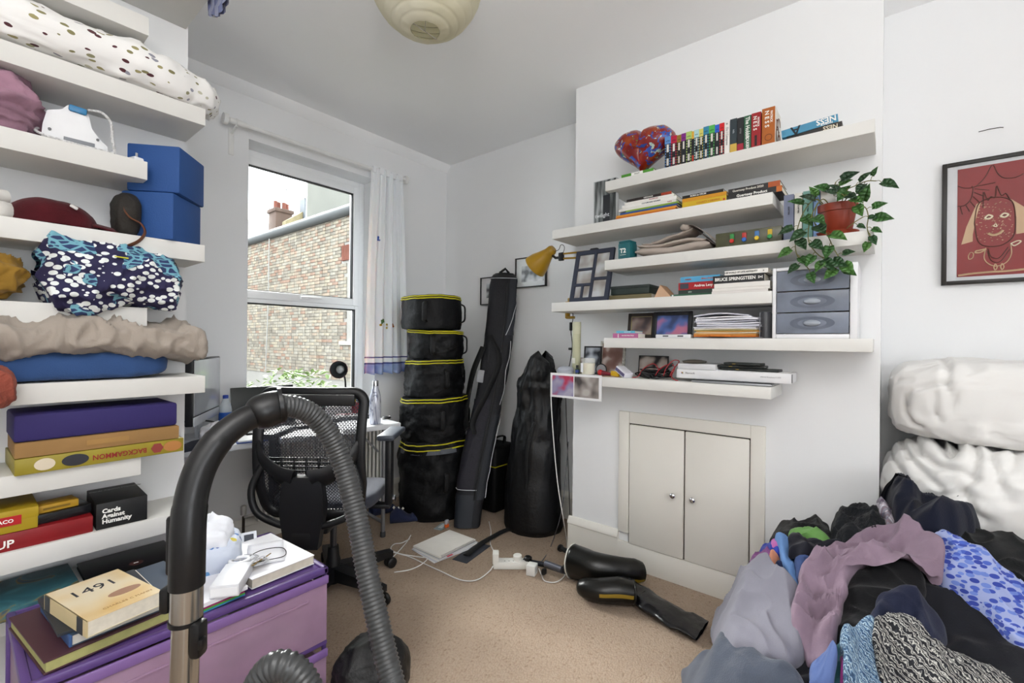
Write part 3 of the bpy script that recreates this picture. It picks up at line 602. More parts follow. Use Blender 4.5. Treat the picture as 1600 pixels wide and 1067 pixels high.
# laptop and teal game box on the shelf behind the drawers
t = thing('laptop', 'closed black laptop with a round sticker, lying on the shelf behind the drawers', 'laptop', (.27, YF - .03, .476), 0.0)
MB().box((.12, .11, .008), (.24, .21, .014), .012, seg=3).build('base', BLACK, t, 40); MB().box((.12, .11, .0185), (.24, .21, .006), .003).build('lid', M('#101012', .35, name='laptop_black'), t, 40)
MB().lathe([(.019, 0), (.019, .0008)], 24, (.128, .07, .0217)).build('sticker', M('#4a2320', .4, name='sticker_brown'), t); MB().box((.128, .07, .0228), (.012, .006, .0005)).build('sticker_print', WINK, t)
MB().tube([(.004, .0, .016), (.236, .0, .016), (.24, .01, .016), (.24, .21, .016)], .0012, 5).build('edge_trim', CHROME, t)
def tealm():
    m, n, l, b, tc = newmat('teal_printed_card', .5); nz = n.new('ShaderNodeTexNoise'); nz.inputs['Scale'].default_value = 9; nz.inputs['Distortion'].default_value = 1.5; l.new(tc.outputs['Object'], nz.inputs['Vector'])
    r = ramp(n, [(0, '#17343c'), (.45, '#2c5661'), (.58, '#3a6f78'), (.63, '#7d6a38'), (.68, '#2a4a58'), (1, '#54447a')]); l.new(nz.outputs['Fac'], r.inputs[0]); l.new(r.outputs[0], b.inputs['Base Color']); return m
cbox('teal_game_box', 'dark teal printed game box beside the black laptop behind the drawers', 'game box', .33, .24, .03, tealm(), (-.075, YF - .06, .476), .02)
# ------------------------------------------------------------------ shelves on the chimney breast
SZ = [2.085, 1.88, 1.675, 1.47, 1.273, 1.07]
SY = [(0.04, 1.14), (0.37, 1.47), (0.04, 1.14), (0.37, 1.47), (0.04, 1.14), (0.37, 1.47)]
SL = ['highest one, carrying the painted heart', 'carrying the flat stacks of yellow and white books', 'carrying the trailing plant', 'carrying the dark collage frame', 'carrying the plastic drawers', 'lowest one, carrying the candle and keyboard box']
for z, (a, b), s in zip(SZ, SY, SL):
    tag(MB().span((XF, a, z - .05), (XC - .001, b, z), .0015).build('floating_shelf', WHITE, None, 40), 'white floating shelf on the chimney breast, ' + s, 'shelf', 'chimney breast shelves')
CR = -pi / 2
def ypx(px, py, x): return at_x(px, py, x).y
COVER = {}
def book(label, t, h, d, col, loc, rot, pieces=(), group=None, rough=.45, name='book', pages=PAPER, hard=.0015, cat='book', colmat=None):
    """standing book in the viewer frame: thickness +x, depth +y, height +z"""
    r = thing(name, label, cat, loc, rot, group); cm = colmat or M(col, rough, var=(20, .05)); b = hard
    mb = MB(); mb.span((0, 0, 0), (t, b, h)); mb.span((0, b, 0), (b, d, h)); mb.span((t - b, b, 0), (t, d, h)); c = mb.build('cover', cm, r)
    MB().span((b, b, .002), (t - b, d - .003, h - .002)).build('pages', pages, r)
    for p in pieces:
        if p[0] == 'txt': text('lettering', p[1], p[2], p[5] if len(p) > 5 else WINK, r, (t / 2 + (p[6] if len(p) > 6 else 0), -.0006, p[3] * h), p[4] if len(p) > 4 and p[4] is not None else pi / 2, bold=p[2] * .02, sx=(p[7] if len(p) > 7 else 1))
        elif p[0] == 'band': MB().span((-.0004, -.0007, p[1] * h), (t + .0004, b, p[2] * h)).build('spine_band', M(p[3], rough), r)
        elif p[0] == 'patch': MB().span((p[1] * t, -.0009, p[3] * h), (p[2] * t, .0, p[4] * h)).build('spine_patch', M(p[5], rough), r)
    return r
# twelve small volumes with coloured caps and dotted edges
E12 = [1038.9, 1048.4, 1057.8, 1064.7, 1072, 1081, 1084.6, 1092.4, 1099, 1107.6, 1117, 1124.1, 1131.6]
C12 = ['#5d8cc9', '#b0123c', '#8a6a1e', '#7a1b7e', '#a9c56a', '#d8a733', '#a9cfd0', '#cfc866', '#2f80a0', '#4aac50', '#1f58c4', '#c9151b']
N12 = ['pale blue', 'crimson', 'brown', 'purple', 'lime green', 'narrow amber', 'pale aqua', 'pale yellow', 'teal', 'bright green', 'royal blue', 'scarlet']
T12 = [213.5, 212.5, 211, 208.5, 206, 205, 203, 201.5, 198, 196, 195, 192.5]
XS = XF + .012
for k in range(12):
    y0 = ypx(E12[k], 230, XS); y1 = ypx(E12[k + 1], 230, XS); t = y0 - y1 - .0012; h = .142 if k not in (0,) else .14
    h = min(.158, max(.138, at_x(E12[k] + 3, T12[k], XS).z - SZ[0])); c = C12[k]
    pcs = [('band', .76, 1.0, c), ('patch', .33, .67, .5, .74, '#d9d6cf'), ('patch', .33, .67, .08, .3, '#cfccc6')]
    if k == 5: pcs = [('band', .76, 1.0, c), ('patch', .2, .9, .0, .22, '#c5402c')]
    elif k not in (3, 10): pcs += [('patch', a, a + .14, q * .085 + .01, q * .085 + .055, c) for q in range(9) for a in (.06, .80)]
    pcs.append(('txt', 'oOo', t * .35, .85, 0, INK))
    book('small black volume with %s cap in the row on the top chimney shelf' % N12[k], t, h, .105, '#161a20', (XS, y0, SZ[0]), (0, 0, CR), pcs, 'matching black volumes beside the heart')
def edge(px): return ypx(px, 220, XS)
def up(label, p0, p1, ytop, d, col, pieces=(), **k):
    y0, y1 = edge(p0), edge(p1); h = at_x(p0 + 2, ytop, XS).z - SZ[0]; return book(label, y0 - y1 - .001, h, d, col, (XS, y0, SZ[0]), (0, 0, CR), pieces, **k)
up('slim white paperback between the coloured volumes and the dark novels', 1131.9, 1140.3, 190.5, .13, '#e6e3de', [('txt', 'Do I Compose', .013, .55, None, M('#8a8a8a', .6, name='grey_print')), ('txt', 'o', .012, .93, None, INK)])
up('dark slate novel with a yellow foot on the top chimney shelf', 1140.6, 1151.6, 186.5, .13, '#27343a', [('patch', 0, 1, 0.0, .26, '#c9a648'), ('txt', 'NEIL', .009, .62, None, M('#9fa9ab', .6, name='pale_print'))])
up('black novel with a crimson foot on the top chimney shelf', 1151.9, 1162, 184.5, .13, '#1c1d20', [('patch', 0, 1, 0, .22, '#a02236'), ('txt', 'LITTLE', .008, .6, None, M('#8c8c8c', .6, name='dim_print'))])
up('green novel with a white script title on the top chimney shelf', 1162.3, 1173.6, 181.5, .13, '#2d5c42', [('txt', 'The Hobbit', .022, .64, None, WINK, 0, .9), ('txt', 'TOLKIEN', .016, .2, None, WINK, 0, .9)])
up('red novel with white capitals on the top chimney shelf', 1173.9, 1189, 177.5, .13, '#94121a', [('txt', 'N E S S', .019, .70, None, WINK, -.0045, 1.05), ('txt', 'PATRICK', .010, .72, None, WINK, .0085), ('patch', .35, .6, .05, .35, '#2a0d10')])
o = up('thick orange novel with white capitals and a pale illustrated cover', 1190.3, 1211, 170.5, .13, '#a85a16', [('txt', 'N E S S', .022, .70, None, WINK, -.006, 1.05), ('txt', 'PATRICK', .012, .74, None, WINK, .011)])
dth = edge(1190.3) - edge(1211); hh = at_x(1192, 170.5, XS).z - SZ[0]
MB().lathe([(.012, 0), (.014, 0), (.014, .0008), (.012, .0008)], 20, (dth / 2, .0, .03), (pi / 2, 0, 0), capb=False, capt=False).build('spine_ring', M('#5a2c14', .6, name='brown_print'), o)
cv = MB().span((dth - .0022, .002, 0), (dth - .0002, .13, hh)).build('illustrated_cover', M('#dcd6cc', .5, name='cream_cover'), o)
for k, (yy, zz, rr) in enumerate(((.05, .05, .028), (.085, .04, .02), (.04, .09, .018), (.08, .1, .024))):
    MB().tube([(dth, yy + rr * cos(a), zz + rr * 1.2 * sin(a)) for a in [q * .42 for q in range(13)]], .0022, 6).build('cover_swirl', M('#5a2c14', .6, name='brown_print'), cv)
# two lying novels at the right
yb = edge(1235)
r = book('black and cream novel lying under the blue one on the top chimney shelf', .026, .185, .125, '#26221f', (XS + .004, edge(1322) + .185 - .0, SZ[0] + .026), (0, pi / 2, CR), [('txt', 'NESS', .022, .80, None, M('#d8cfb8', .6, name='cream_print'))])
r.location.y = ypx(1318, 195, XS) + .19
r = book('sky blue novel with white capitals lying at the right end of the top chimney shelf', .03, .19, .125, '#3f86a8', (XS, 0, 0), (0, pi / 2 - .085, CR + .04), [('txt', 'NESS', .03, .80, None, WINK, -.004), ('txt', 'PATRICK', .010, .80, None, WINK, .010), ('txt', 'A', .05, .26, pi * .5, M('#16242c', .6, name='dark_print'))])
p = at_x(1221, 210, XS); r.location = (XS - .004, p.y, SZ[0] + .0415)
# painted heart
def heartm():
    m, n, l, b, tc = newmat('painted_papier_mache', .28)
    def nz(sc, dist, off):
        mp = n.new('ShaderNodeMapping'); mp.inputs['Location'].default_value = off; l.new(tc.outputs['Object'], mp.inputs[0])
        x = n.new('ShaderNodeTexNoise'); x.inputs['Scale'].default_value = sc; x.inputs['Distortion'].default_value = dist; x.inputs['Detail'].default_value = 3; l.new(mp.outputs[0], x.inputs['Vector']); return x.outputs['Fac']
    r1 = ramp(n, [(.3, '#6f140c'), (.47, '#7d0c10'), (.58, '#91340c'), (.7, '#a04d16')]); l.new(nz(12, .6, (0, 0, 0)), r1.inputs[0])
    sx = n.new('ShaderNodeSeparateXYZ'); l.new(tc.outputs['Object'], sx.inputs[0])
    lowd = mathn(n, l, 'GREATER_THAN', mathn(n, l, 'ADD', mathn(n, l, 'MULTIPLY', sx.outputs[0], 1.1), mathn(n, l, 'SUBTRACT', nz(16, .8, (4, 1, 2)), mathn(n, l, 'MULTIPLY', sx.outputs[2], 8.0))), .28)
    c = mixc(n, l, lowd, r1.outputs[0], '#241417')
    c = mixc(n, l, mathn(n, l, 'GREATER_THAN', nz(26, 1.2, (2, 7, 1)), .575), c, '#20479e')
    c = mixc(n, l, mathn(n, l, 'GREATER_THAN', nz(24, 1.5, (9, 3, 5)), .625), c, '#a9c0b6')
    c = mixc(n, l, mathn(n, l, 'GREATER_THAN', nz(30, 1.2, (5, 8, 8)), .67), c, '#3f8a34')
    l.new(c, b.inputs['Base Color']); b.inputs['Coat Weight'].default_value = .2; return m
hc = at_x(1003, 265, XF + .07)
mb = MB()
def hr(a):
    x = 16 * sin(a) ** 3; y = 13 * cos(a) - 5 * cos(2 * a) - 2 * cos(3 * a) - cos(4 * a); return x / 17.0, (y + 17 + 2.6 * exp(-(x / 5.0) ** 2) * (1 if y > 0 else 0)) / 29.0
def heart(u, v):
    a = 2 * pi * u; x, z = hr(a); s = sin(pi * v) ** .55; cx, cz = 0, .52
    return V((.168 * (cx + (x - cx) * s), -.068 * cos(pi * v) * (.8 + .35 * min(1, z * 1.3)), .225 * (cz + (z - cz) * s))) * (1 + .02 * fbm((x, v, z), 5, 2))
mb.grid(heart, 90, 28, closeu=True)
o = mb.build('painted_heart', heartm(), None, 180); o.location = (XF + .075, hc.y, SZ[0] + .019); o.rotation_euler = (0, 0.06, CR); tag(o, 'glossy painted papier-mache heart, mostly red with blue and grey patches', 'heart ornament')
gy0 = ypx(971, 270, XS)
r = book('thin green book with a white label lying under the painted heart', .018, gy0 - ypx(1021, 265, XS), .12, '#4c8f2f', (XS, gy0, SZ[0] + .0), (0, -pi / 2, CR), [('patch', .12, .98, .32, .68, '#e7e7e2'), ('txt', 'PIGLET', .009, .5, None, INK), ('band', .0, .0, '#bb8a2f')])
r.location = (XS, gy0 - (gy0 - ypx(1021, 265, XS)), SZ[0]); r.rotation_euler = (0, -pi / 2, CR); r.location.y = ypx(971, 270, XS) - (gy0 - ypx(1021, 265, XS))

def flat(label, px0, px1, py, x, z, t, d, col, pieces=(), flip=False, dy=0, yaw=0.0, **k):
    """book lying flat, spine to the viewer, spanning the given width on its shelf"""
    y0, y1 = ypx(px0, py, x), ypx(px1, py, x); L = y0 - y1
    if flip: return book(label, t, L, d, col, (x, y0, z + t), (0, pi / 2, CR + yaw), pieces, **k)
    return book(label, t, L, d, col, (x, y1, z), (0, -pi / 2, CR + yaw), pieces, **k)
# ---- shelf two
z = SZ[1]; X2 = XF + .012
def twm():
    m, n, l, b, tc = newmat('misty_forest_print', .35); sx = n.new('ShaderNodeSeparateXYZ'); l.new(tc.outputs['Object'], sx.inputs[0])
    wv = n.new('ShaderNodeTexNoise'); mp = n.new('ShaderNodeMapping'); mp.inputs['Scale'].default_value = (60, 1, 5); l.new(tc.outputs['Object'], mp.inputs[0]); l.new(mp.outputs[0], wv.inputs['Vector']); wv.inputs['Scale'].default_value = 1.0
    r = ramp(n, [(.35, '#2c2f31'), (.5, '#5d6262'), (.7, '#a7abac')]); l.new(wv.outputs['Fac'], r.inputs[0]); l.new(r.outputs[0], b.inputs['Base Color']); return m
yt = ypx(927, 300, X2 + .03); tw = thing('book', 'boxed book with a dark misty forest cover at the left of the second chimney shelf', 'book', (X2 + .03, yt, z), CR)
MB().span((0, 0, 0), (.135, .03, .235), .001).build('cover', M('#c9ccce', .4, name='pale_grey_gloss'), tw); MB().span((.008, -.001, .0), (.134, .001, .23)).build('cover_picture', twm(), tw)
text('lettering', 'twilight', .03, M('#dfe3e6', .4, name='title_white'), tw, (.055, -.0016, .045), 0, sx=.95)
MB().span((.06, -.0015, .0), (.1, .0, .15), .0004).build('printed_figure', M('#23262b', .5, name='figure_dark'), tw)
zz = z
for lab, p0, p1, t, col, pc in (
    ('lowest orange book in the pile beside the misty forest book', 962, 1055, .010, '#c26a18', ()), ('second orange book in the pile beside the misty forest book', 963, 1057, .009, '#d08a2a', ()),
    ('thin blue book in the pile beside the misty forest book', 969, 1058, .009, '#2f4f8c', ()), ('thin green book in the pile beside the misty forest book', 978, 1060, .008, '#7a9a32', ()),
    ('lower white book with grey print in the white pile', 967, 1056, .013, '#dcdad5', [('txt', 'SLEEPER', .006, .1, None, M('#8f3a3a', .6, name='dull_red'))]), ('middle white book with navy print in the white pile', 972, 1057, .015, '#e6e4df', [('txt', 'CULTURE AND ADDRESS', .0085, .45, None, M('#26304f', .6, name='navy_print'))]),
    ('upper white book with red print in the white pile', 976, 1053, .012, '#e3e1dc', [('txt', 'CROSSROAD', .008, .4, None, M('#97323c', .6, name='print_wine'))]), ('black and red book topping the white pile', 979, 1049, .013, '#27201f', [('patch', 0, 1, .0, .22, '#9c3a22'), ('txt', 'DISHONOUR', .008, .5, None, WINK)])):
    flat(lab, p0, p1, 320, X2 + (.004 if 'white' in lab else 0), zz, t, .15, col, pc, group='books piled on the second chimney shelf', yaw=.0); zz += t + .0006
zz = z
for lab, p0, p1, t, col, pc in (
    ('yellow book in the middle stack on the second chimney shelf', 1066, 1135, .026, '#c8a51e', [('txt', 'COUNTY + DRIVING', .011, .4, None, M('#b36a1a', .5, name='amber_print')), ('patch', .2, .5, .03, .07, '#b3202a')]),
    ('amber book in the middle stack on the second chimney shelf', 1066, 1135, .016, '#c98d18', ()), ('black book with white capitals above the yellow books', 1066, 1130, .013, '#201d1a', [('txt', 'BORN to DRUM', .010, .6, None, WINK)])):
    flat(lab, p0, p1, 310, X2, zz, t, .15, col, pc, group='books piled on the second chimney shelf'); zz += t + .0006
zz = z
for lab, p0, p1, t, pc in (('lower dark orange-ended book in the right stack on the second chimney shelf', 1138, 1222, .024, [('txt', 'Guernsey Product', .016, .55, None, WINK), ('patch', .0, 1, 0, .1, '#b8621f')]),
                        ('upper dark orange-ended book in the right stack on the second chimney shelf', 1138, 1219, .022, [('txt', 'Guernsey Product 2020', .0125, .61, None, M('#d8d3c8', .6, name='bone_print')), ('patch', .0, 1, 0, .22, '#a8501f')])):
    flat(lab, p0, p1, 295, X2, zz, t, .15, '#232021', pc, group='books piled on the second chimney shelf'); zz += t + .0006
# ---- shelf three
z = SZ[2]
ty = ypx(965, 390, XF + .02); t2 = thing('tea_tin', 'teal square tea tin with white lettering on the third chimney shelf', 'tin', (XF + .02, ty, z), CR - .12)
tl = M('#1f5f66', .35, bump=(30, .05), name='teal_tin'); MB().box((.036, .036, .042), (.072, .072, .084), .008).build('tin', tl, t2, 40); MB().box((.036, .036, .088), (.066, .066, .012), .004).build('lid', tl, t2, 40)
text('lettering', 'T2', .032, WINK, t2, (.032, -.0008, .042), 0, bold=.001); MB().box((.032, -.0006, .022), (.034, .0008, .0016)).build('printed_line', WINK, t2)
bm_ = fabric('#a99d94', bump=(160, .25), var=(8, .1)); by0, by1 = ypx(996, 385, XF + .06), ypx(1112, 375, XF + .06); L = by0 - by1
mb = MB()
def fold(x0, x1, zc, h, y0, y1, ph, curl=0):
    def fn(u, v):
        a = v * 2 * pi; x = x0 + (x1 - x0) * u; e = min(1, (u * 7 + .35), ((1 - u) * 7 + .35)); q = lambda t, k: (abs(t) ** k) * (1 if t > 0 else -1)
        y = (y0 + y1) / 2 + (y1 - y0) / 2 * q(cos(a), .5); zz_ = zc + .5 * h * q(sin(a), .8) * e + .006 * sin(u * 8 + ph) + .003 * rdg((x, y, 0), 18, ph) + curl * u ** 3
        return V((x, y, zz_))
    mb.grid(fn, 48, 28)
fold(0, L, .024, .042, 0, .16, 1); fold(.01, L * .95, .052, .022, .0, .16, 2.2); fold(.03, L * .78, .066, .014, .01, .15, 3.1, .052); fold(.08, L * .72, .074, .012, .012, .15, 4, .05)
mb.tube([(L * .66, 0.0, .118), (L * .73, .07, .122), (L * .76, .15, .118)], .014, 14)
mb.grid(lambda u, v: V((L * (.72 + .28 * u) , .01 + .14 * v, .128 - .075 * u ** 1.6 + .004 * sin(v * 9))), 18, 10); mb.grid(lambda u, v: V((L * (.74 + .26 * u), .01 + .14 * v, .120 - .085 * u ** 1.3)), 18, 10)
o = mb.build('folded_throw', bm_, None, 180); o.location = (XF + .03, by0, z + .003); o.rotation_euler = (0, 0, CR); tag(o, 'folded taupe cloth on the third chimney shelf beside the tea tin', 'cloth')
# peg toy box
ky0, ky1 = ypx(1118, 385, XF + .03), ypx(1221, 372, XF + .03); kb = thing('peg_toy_box', 'dark olive toy box with coloured wooden pegs on the third chimney shelf', 'toy', (XF + .03, ky0, z), CR); Lk = ky0 - ky1
MB().box((Lk / 2, .045, .034), (Lk, .09, .068), .003).build('case', M('#4f4f3a', .25, var=(16, .3), name='smoky_olive'), kb, 40)
for k, (a, b_) in enumerate((('#2f8a44', '#c22a24'), ('#b3332c', '#2760b0'), ('#3f6fa8', '#d1b02a'), ('#c9a92a', '#2f8d4c'))):
    x = Lk * (.27 + .19 * k); q = MB().box((x, -.004, .04), (.017, .012, .034), .003).build('peg', M(a, .4), kb, 40); MB().lathe([(.009, 0), (.010, .004), (.008, .008)], 14, (x, -.006, .026), (pi / 2, 0, 0)).build('peg_head', M(b_, .4), q, 50)
# upright books by the plant
for lab, p0, p1, yt, col in (('grey-blue book standing left of the plant', 1224.5, 1240.5, 305, '#737a92'), ('white book standing beside the plant', 1241.5, 1253.5, 302, '#dcdad3'), ('sea-green book standing beside the plant', 1254.5, 1270, 299, '#6d9a92'), ('light blue book standing behind the plant', 1271, 1281, 297, '#7f9ccb'), ('white book standing behind the flowerpot', 1282, 1306, 296, '#e0dfdb')):
    x = XF + .05; y0, y1 = ypx(p0, 340, x), ypx(p1, 340, x); h = at_x(p0 + 3, yt, x).z - z; book(lab, y0 - y1 - .001, h, .14, col, (x, y0, z), (0, 0, CR), [('txt', 'SCHITTERS', .007, .66, None, INK)] if 'behind' not in lab else (), group='upright books by the plant')
# potted plant
pc = at_x(1307, 358, XF + .085); pp = thing('potted_plant', 'trailing heart-leaf plant in a terracotta plastic pot', 'plant', (XF + .085, pc.y, z), CR)
tc_ = M('#842e16', .4, name='terracotta_plastic')
MB().lathe([(.048, .012), (.050, .014), (.064, .098), (.070, .099), (.071, .128), (.066, .128), (.064, .105)], 32).build('pot', tc_, pp, 40)
MB().lathe([(.05, 0), (.066, .004), (.074, .02), (.071, .021), (.06, .008)], 32).build('saucer', tc_, pp, 40)
MB().lathe([(.0, .115), (.03, .118), (.064, .112)], 24, capb=False, capt=False).build('soil', M('#3a2c20', .95, bump=(90, .8), name='soil'), pp)
lm = [M(c, .38, var=(30, .2), spec=.5) for c in ('#2a4a2a', '#37602d', '#223d26', '#456f31')]
rp = random.Random(11)
def leaf(base, d, up_, L, W_l, mi):
    d = d.normalized(); s = d.cross(up_).normalized(); n_ = s.cross(d).normalized(); mb = MB()
    pr = [(0, 0), (.10, .34), (.28, .5), (.5, .43), (.75, .22), (1, 0)]
    for k in range(len(pr) - 1):
        (a, wa), (b_, wb) = pr[k], pr[k + 1]
        def P(t, w_, sd): return base + d * (t * L - .12 * L * (1 if w_ > .3 and t < .12 else 0)) + s * (w_ * W_l * sd) + n_ * (w_ * W_l * .25 - .35 * L * t * t * .5)
        for sd in (1, -1): mb.add([P(a, 0, 1), P(a, wa, sd), P(b_, wb, sd), P(b_, 0, 1)], [(0, 1, 2, 3)])
    o_ = mb.build('leaf', lm[mi % 4], pp, 180); o_.modifiers.new('thick', 'SOLIDIFY').thickness = .0006
def vine(pts, leaves, r=.0019):
    P = bez([(x * (.62 if x > 0 else .8), y, z_) for x, y, z_ in pts], 8); MB().tube(P, r, 6).build('stem', M('#6d6a34', .6, name='vine_stem'), pp, 60)
    for t, dx, dy, dz, L in leaves:
        b = P[min(len(P) - 1, int(t * (len(P) - 1)))]; d = V((dx, dy, dz)).normalized(); pb = b + d * .018
        MB().tube([b, b + d * .01 + V((0, 0, .004)), pb], .0012, 5).build('leaf_stalk', M('#6d6a34', .6, name='vine_stem'), pp)
        leaf(pb, d, V((rp.uniform(-.3, .3), -1, .5 + rp.uniform(-.2, .4))), L, L * .72, rp.randrange(4))
# local frame: x right (viewer), y towards the wall, z up
vine([(-.03, 0, .115), (-.08, -.07, .15), (-.13, -.1, .09), (-.155, -.11, .0), (-.15, -.11, -.07), (-.10, -.11, -.13)], [(.15, -.3, -.5, .6, .05), (.3, -.8, -.4, .3, .058), (.42, .4, -.5, -.6, .062), (.5, -.9, -.2, -.3, .058), (.6, .5, -.5, -.7, .06), (.7, -.8, -.3, -.5, .056), (.8, .6, -.4, -.7, .05), (.9, -.7, -.4, -.6, .05), (1, .3, -.4, -.9, .05)])
vine([(-.02, -.03, .118), (-.05, -.09, .14), (-.09, -.125, .07), (-.10, -.125, -.02), (-.06, -.125, -.08), (-.02, -.125, -.10)], [(.25, -.6, -.5, .3, .06), (.4, .5, -.6, -.4, .066), (.5, -.7, -.4, -.5, .064), (.62, .7, -.5, -.6, .06), (.75, -.4, -.6, -.8, .055), (.85, .6, -.4, -.8, .058), (.95, -.5, -.5, -.8, .05), (1, .7, -.4, -.4, .058)])
vine([(-.04, -.02, .118), (-.07, -.08, .13), (-.075, -.12, .04), (-.03, -.12, .0), (.0, -.125, -.06), (.035, -.125, -.11), (.03, -.12, -.135)], [(.35, .4, -.7, -.5, .07), (.5, .8, -.5, -.4, .068), (.62, -.2, -.6, -.9, .058), (.75, .9, -.4, .1, .04), (.85, .5, -.5, -.7, .062), (1, .8, -.4, -.5, .05), (.95, -.6, -.3, -.6, .055)])
vine([(0, -.02, .118), (-.01, -.04, .18), (.0, -.05, .21)], [(.3, .7, -.4, .5, .05), (.5, -.7, -.4, .3, .055), (.7, .8, -.3, .2, .045), (1, .9, -.2, .3, .06)])
vine([(.02, -.01, .118), (.05, -.04, .17), (.10, -.06, .18), (.155, -.06, .19), (.2, -.06, .185)], [(.2, -.5, -.5, .5, .055), (.35, -.3, -.6, -.5, .065), (.5, .6, -.4, .5, .05), (.6, .2, -.5, -.8, .055), (.75, -.4, -.5, -.6, .05), (1, .9, -.2, -.5, .06), (.85, .3, -.4, .7, .035)])
vine([(.03, -.03, .118), (.07, -.07, .14), (.11, -.09, .10), (.15, -.09, .085), (.165, -.09, .05), (.16, -.09, .01), (.175, -.09, -.03)], [(.3, .3, -.5, -.8, .055), (.45, .2, -.4, .9, .062), (.55, 1, -.3, .2, .045), (.7, .95, -.3, -.2, .06), (.85, .9, -.3, -.5, .035), (1, -.3, -.3, -.9, .04), (.92, .4, -.3, -.8, .04)])
vine([(.0, -.04, .118), (.03, -.08, .15), (.06, -.09, .13)], [(.5, -.6, -.5, .2, .05), (.8, .5, -.6, -.3, .05), (1, .7, -.5, -.4, .05)])
vine([(.06, -.07, .02), (.1, -.09, .035), (.14, -.09, .05)], [(1, .8, -.3, -.2, .03), (.4, .9, -.2, -.5, .03)])
# ---- shelf four
z = SZ[3]
cf = thing('photo_collage', 'dark navy collage photo frame leaning at the left of the fourth chimney shelf', 'photo frame', (XF + .02, ypx(889, 470, XF + .02), z + .002), (-0.26, 0, CR))
fm = M('#2b3040', .5, name='navy_frame'); FW, FH = .235, .30
wins = [(.025, .165, .135, .27), (.155, .135, .255, .275), (.025, .095, .135, .155), (.025, .02, .078, .085), (.085, .02, .135, .085), (.155, .02, .255, .12)]
wins = [(.024, .195, .118, .276), (.134, .135, .212, .276), (.024, .105, .118, .182), (.024, .022, .064, .09), (.077, .022, .118, .09), (.134, .022, .212, .12)]
xs = sorted({0, FW, *[w[0] for w in wins], *[w[2] for w in wins]}); zs = sorted({0, FH, *[w[1] for w in wins], *[w[3] for w in wins]}); mb = MB()
for i in range(len(xs) - 1):
    for j in range(len(zs) - 1):
        cx_, cz_ = (xs[i] + xs[i + 1]) / 2, (zs[j] + zs[j + 1]) / 2
        if not any(w[0] < cx_ < w[2] and w[1] < cz_ < w[3] for w in wins): mb.span((xs[i], 0, zs[j]), (xs[i + 1], .016, zs[j + 1]))
mb.build('frame', fm, cf)
def blurm(name, a, b, c):
    m, n, l, bb, tc = newmat(name, .25); nz = n.new('ShaderNodeTexNoise'); nz.inputs['Scale'].default_value = 14; nz.inputs['Detail'].default_value = 1; l.new(tc.outputs['Object'], nz.inputs['Vector'])
    r = ramp(n, [(.35, a), (.5, b), (.66, c)]); l.new(nz.outputs['Fac'], r.inputs[0]); l.new(r.outputs[0], bb.inputs['Base Color']); return m
gp = blurm('blurred_grey_photo', '#8f8a84', '#a7a5a2', '#bcc0c4'); 
for w in wins: box('photo', (w[0] - .003, .008, w[1] - .003), (w[2] + .003, .012, w[3] + .003), gp, cf)
for lab, p0, p1, t, d, col in (('olive brown folder under the dark green box on the fourth chimney shelf', 952, 1018, .026, .2, '#6a6145'), ):
    flat(lab, p0, p1, 460, XF + .05, z, t, .18, col, name='folder', cat='folder')
dg_ = thing('dark_green_box', 'flat dark green box lying on the olive folder behind the collage frame', 'box', (XF + .045, ypx(955, 455, XF + .05), z + .0275), CR)
MB().box((.105, .09, .022), (.21, .18, .044), .003).build('box_body', M('#26302c', .5, name='bottle_green'), dg_, 40); MB().box((.105, .09, .037), (.214, .184, .016), .003).build('lid', M('#222b28', .5, name='bottle_green_lid'), dg_, 40)
kr = thing('kraft_box', 'small triangular brown kraft paper box on the fourth chimney shelf', 'box', (XF + .03, ypx(1022, 462, XF + .03), z), CR)
MB().prism([(0, 0), (.085, 0), (.03, .062)], .09).build('paper_box', M('#b08a6c', .85, name='kraft_paper'), kr); MB().prism([(.001, .001), (.084, .001), (.03, .061)], .0008, Matrix.Translation((0, -.0009, 0))).build('end_flap', M('#c3a083', .85, name='kraft_light'), kr)
zz = z
for lab, p0, p1, t, col, pc in (('thin green and white book at the bottom of the red book stack', 1048, 1112, .010, '#2f5a44', [('patch', .1, .9, .93, .97, '#e8e8e4')]), ('dark green book with pale script in the red book stack', 1060, 1115, .018, '#26352f', [('txt', 'ate', .013, .66, None, M('#9fb0a4', .6, name='sage_print'))]),
    ('red book with white lettering on the fourth chimney shelf', 1060, 1118, .034, '#9e1a22', [('txt', 'Andrea Levy', .016, .32, None, WINK), ('patch', .15, .85, .72, .95, '#3a3f4a')]), ('light blue book topping the red book stack', 1063, 1125, .026, '#4f9cc4', [('txt', 'SMALL ISLAND', .009, .3, None, M('#c25a3a', .6, name='coral_print')), ('txt', 'SUMMER', .008, .8, None, M('#c25a3a', .6, name='coral_print'))])):
    flat(lab, p0, p1, 455, XF + .028, zz, t, .14, col, pc, group='books piled on the fourth chimney shelf'); zz += t + .0006
zz = z
for lab, p0, p1, t, col, pc in (('lowest white paperback in the right pile on the fourth chimney shelf', 1112, 1200, .012, '#d5d0cc', ()), ('second white paperback in the right pile on the fourth chimney shelf', 1113, 1203, .012, '#dfdbd6', ()), ('thick white paperback under the black music book', 1116, 1203, .02, '#e2dfda', ()), 
    ('black and white music book with bold capitals on the fourth chimney shelf', 1114, 1194, .034, '#202123', [('txt', 'BRUCE SPRINGSTEEN', .020, .56, None, WINK, 0, .86), ('txt', 'I>I', .016, .07, None, WINK)]), ('white book with small black capitals on top of the right pile', 1132, 1200, .019, '#e6e4df', [('txt', 'THE WORLD OF LATE ANTIQUITY', .0095, .62, None, INK, 0, .9), ('txt', 'o', .01, .1, None, INK)])):
    flat(lab, p0, p1, 445, XF + .012, zz, t, .14, col, pc, group='books piled on the fourth chimney shelf'); zz += t + .0006
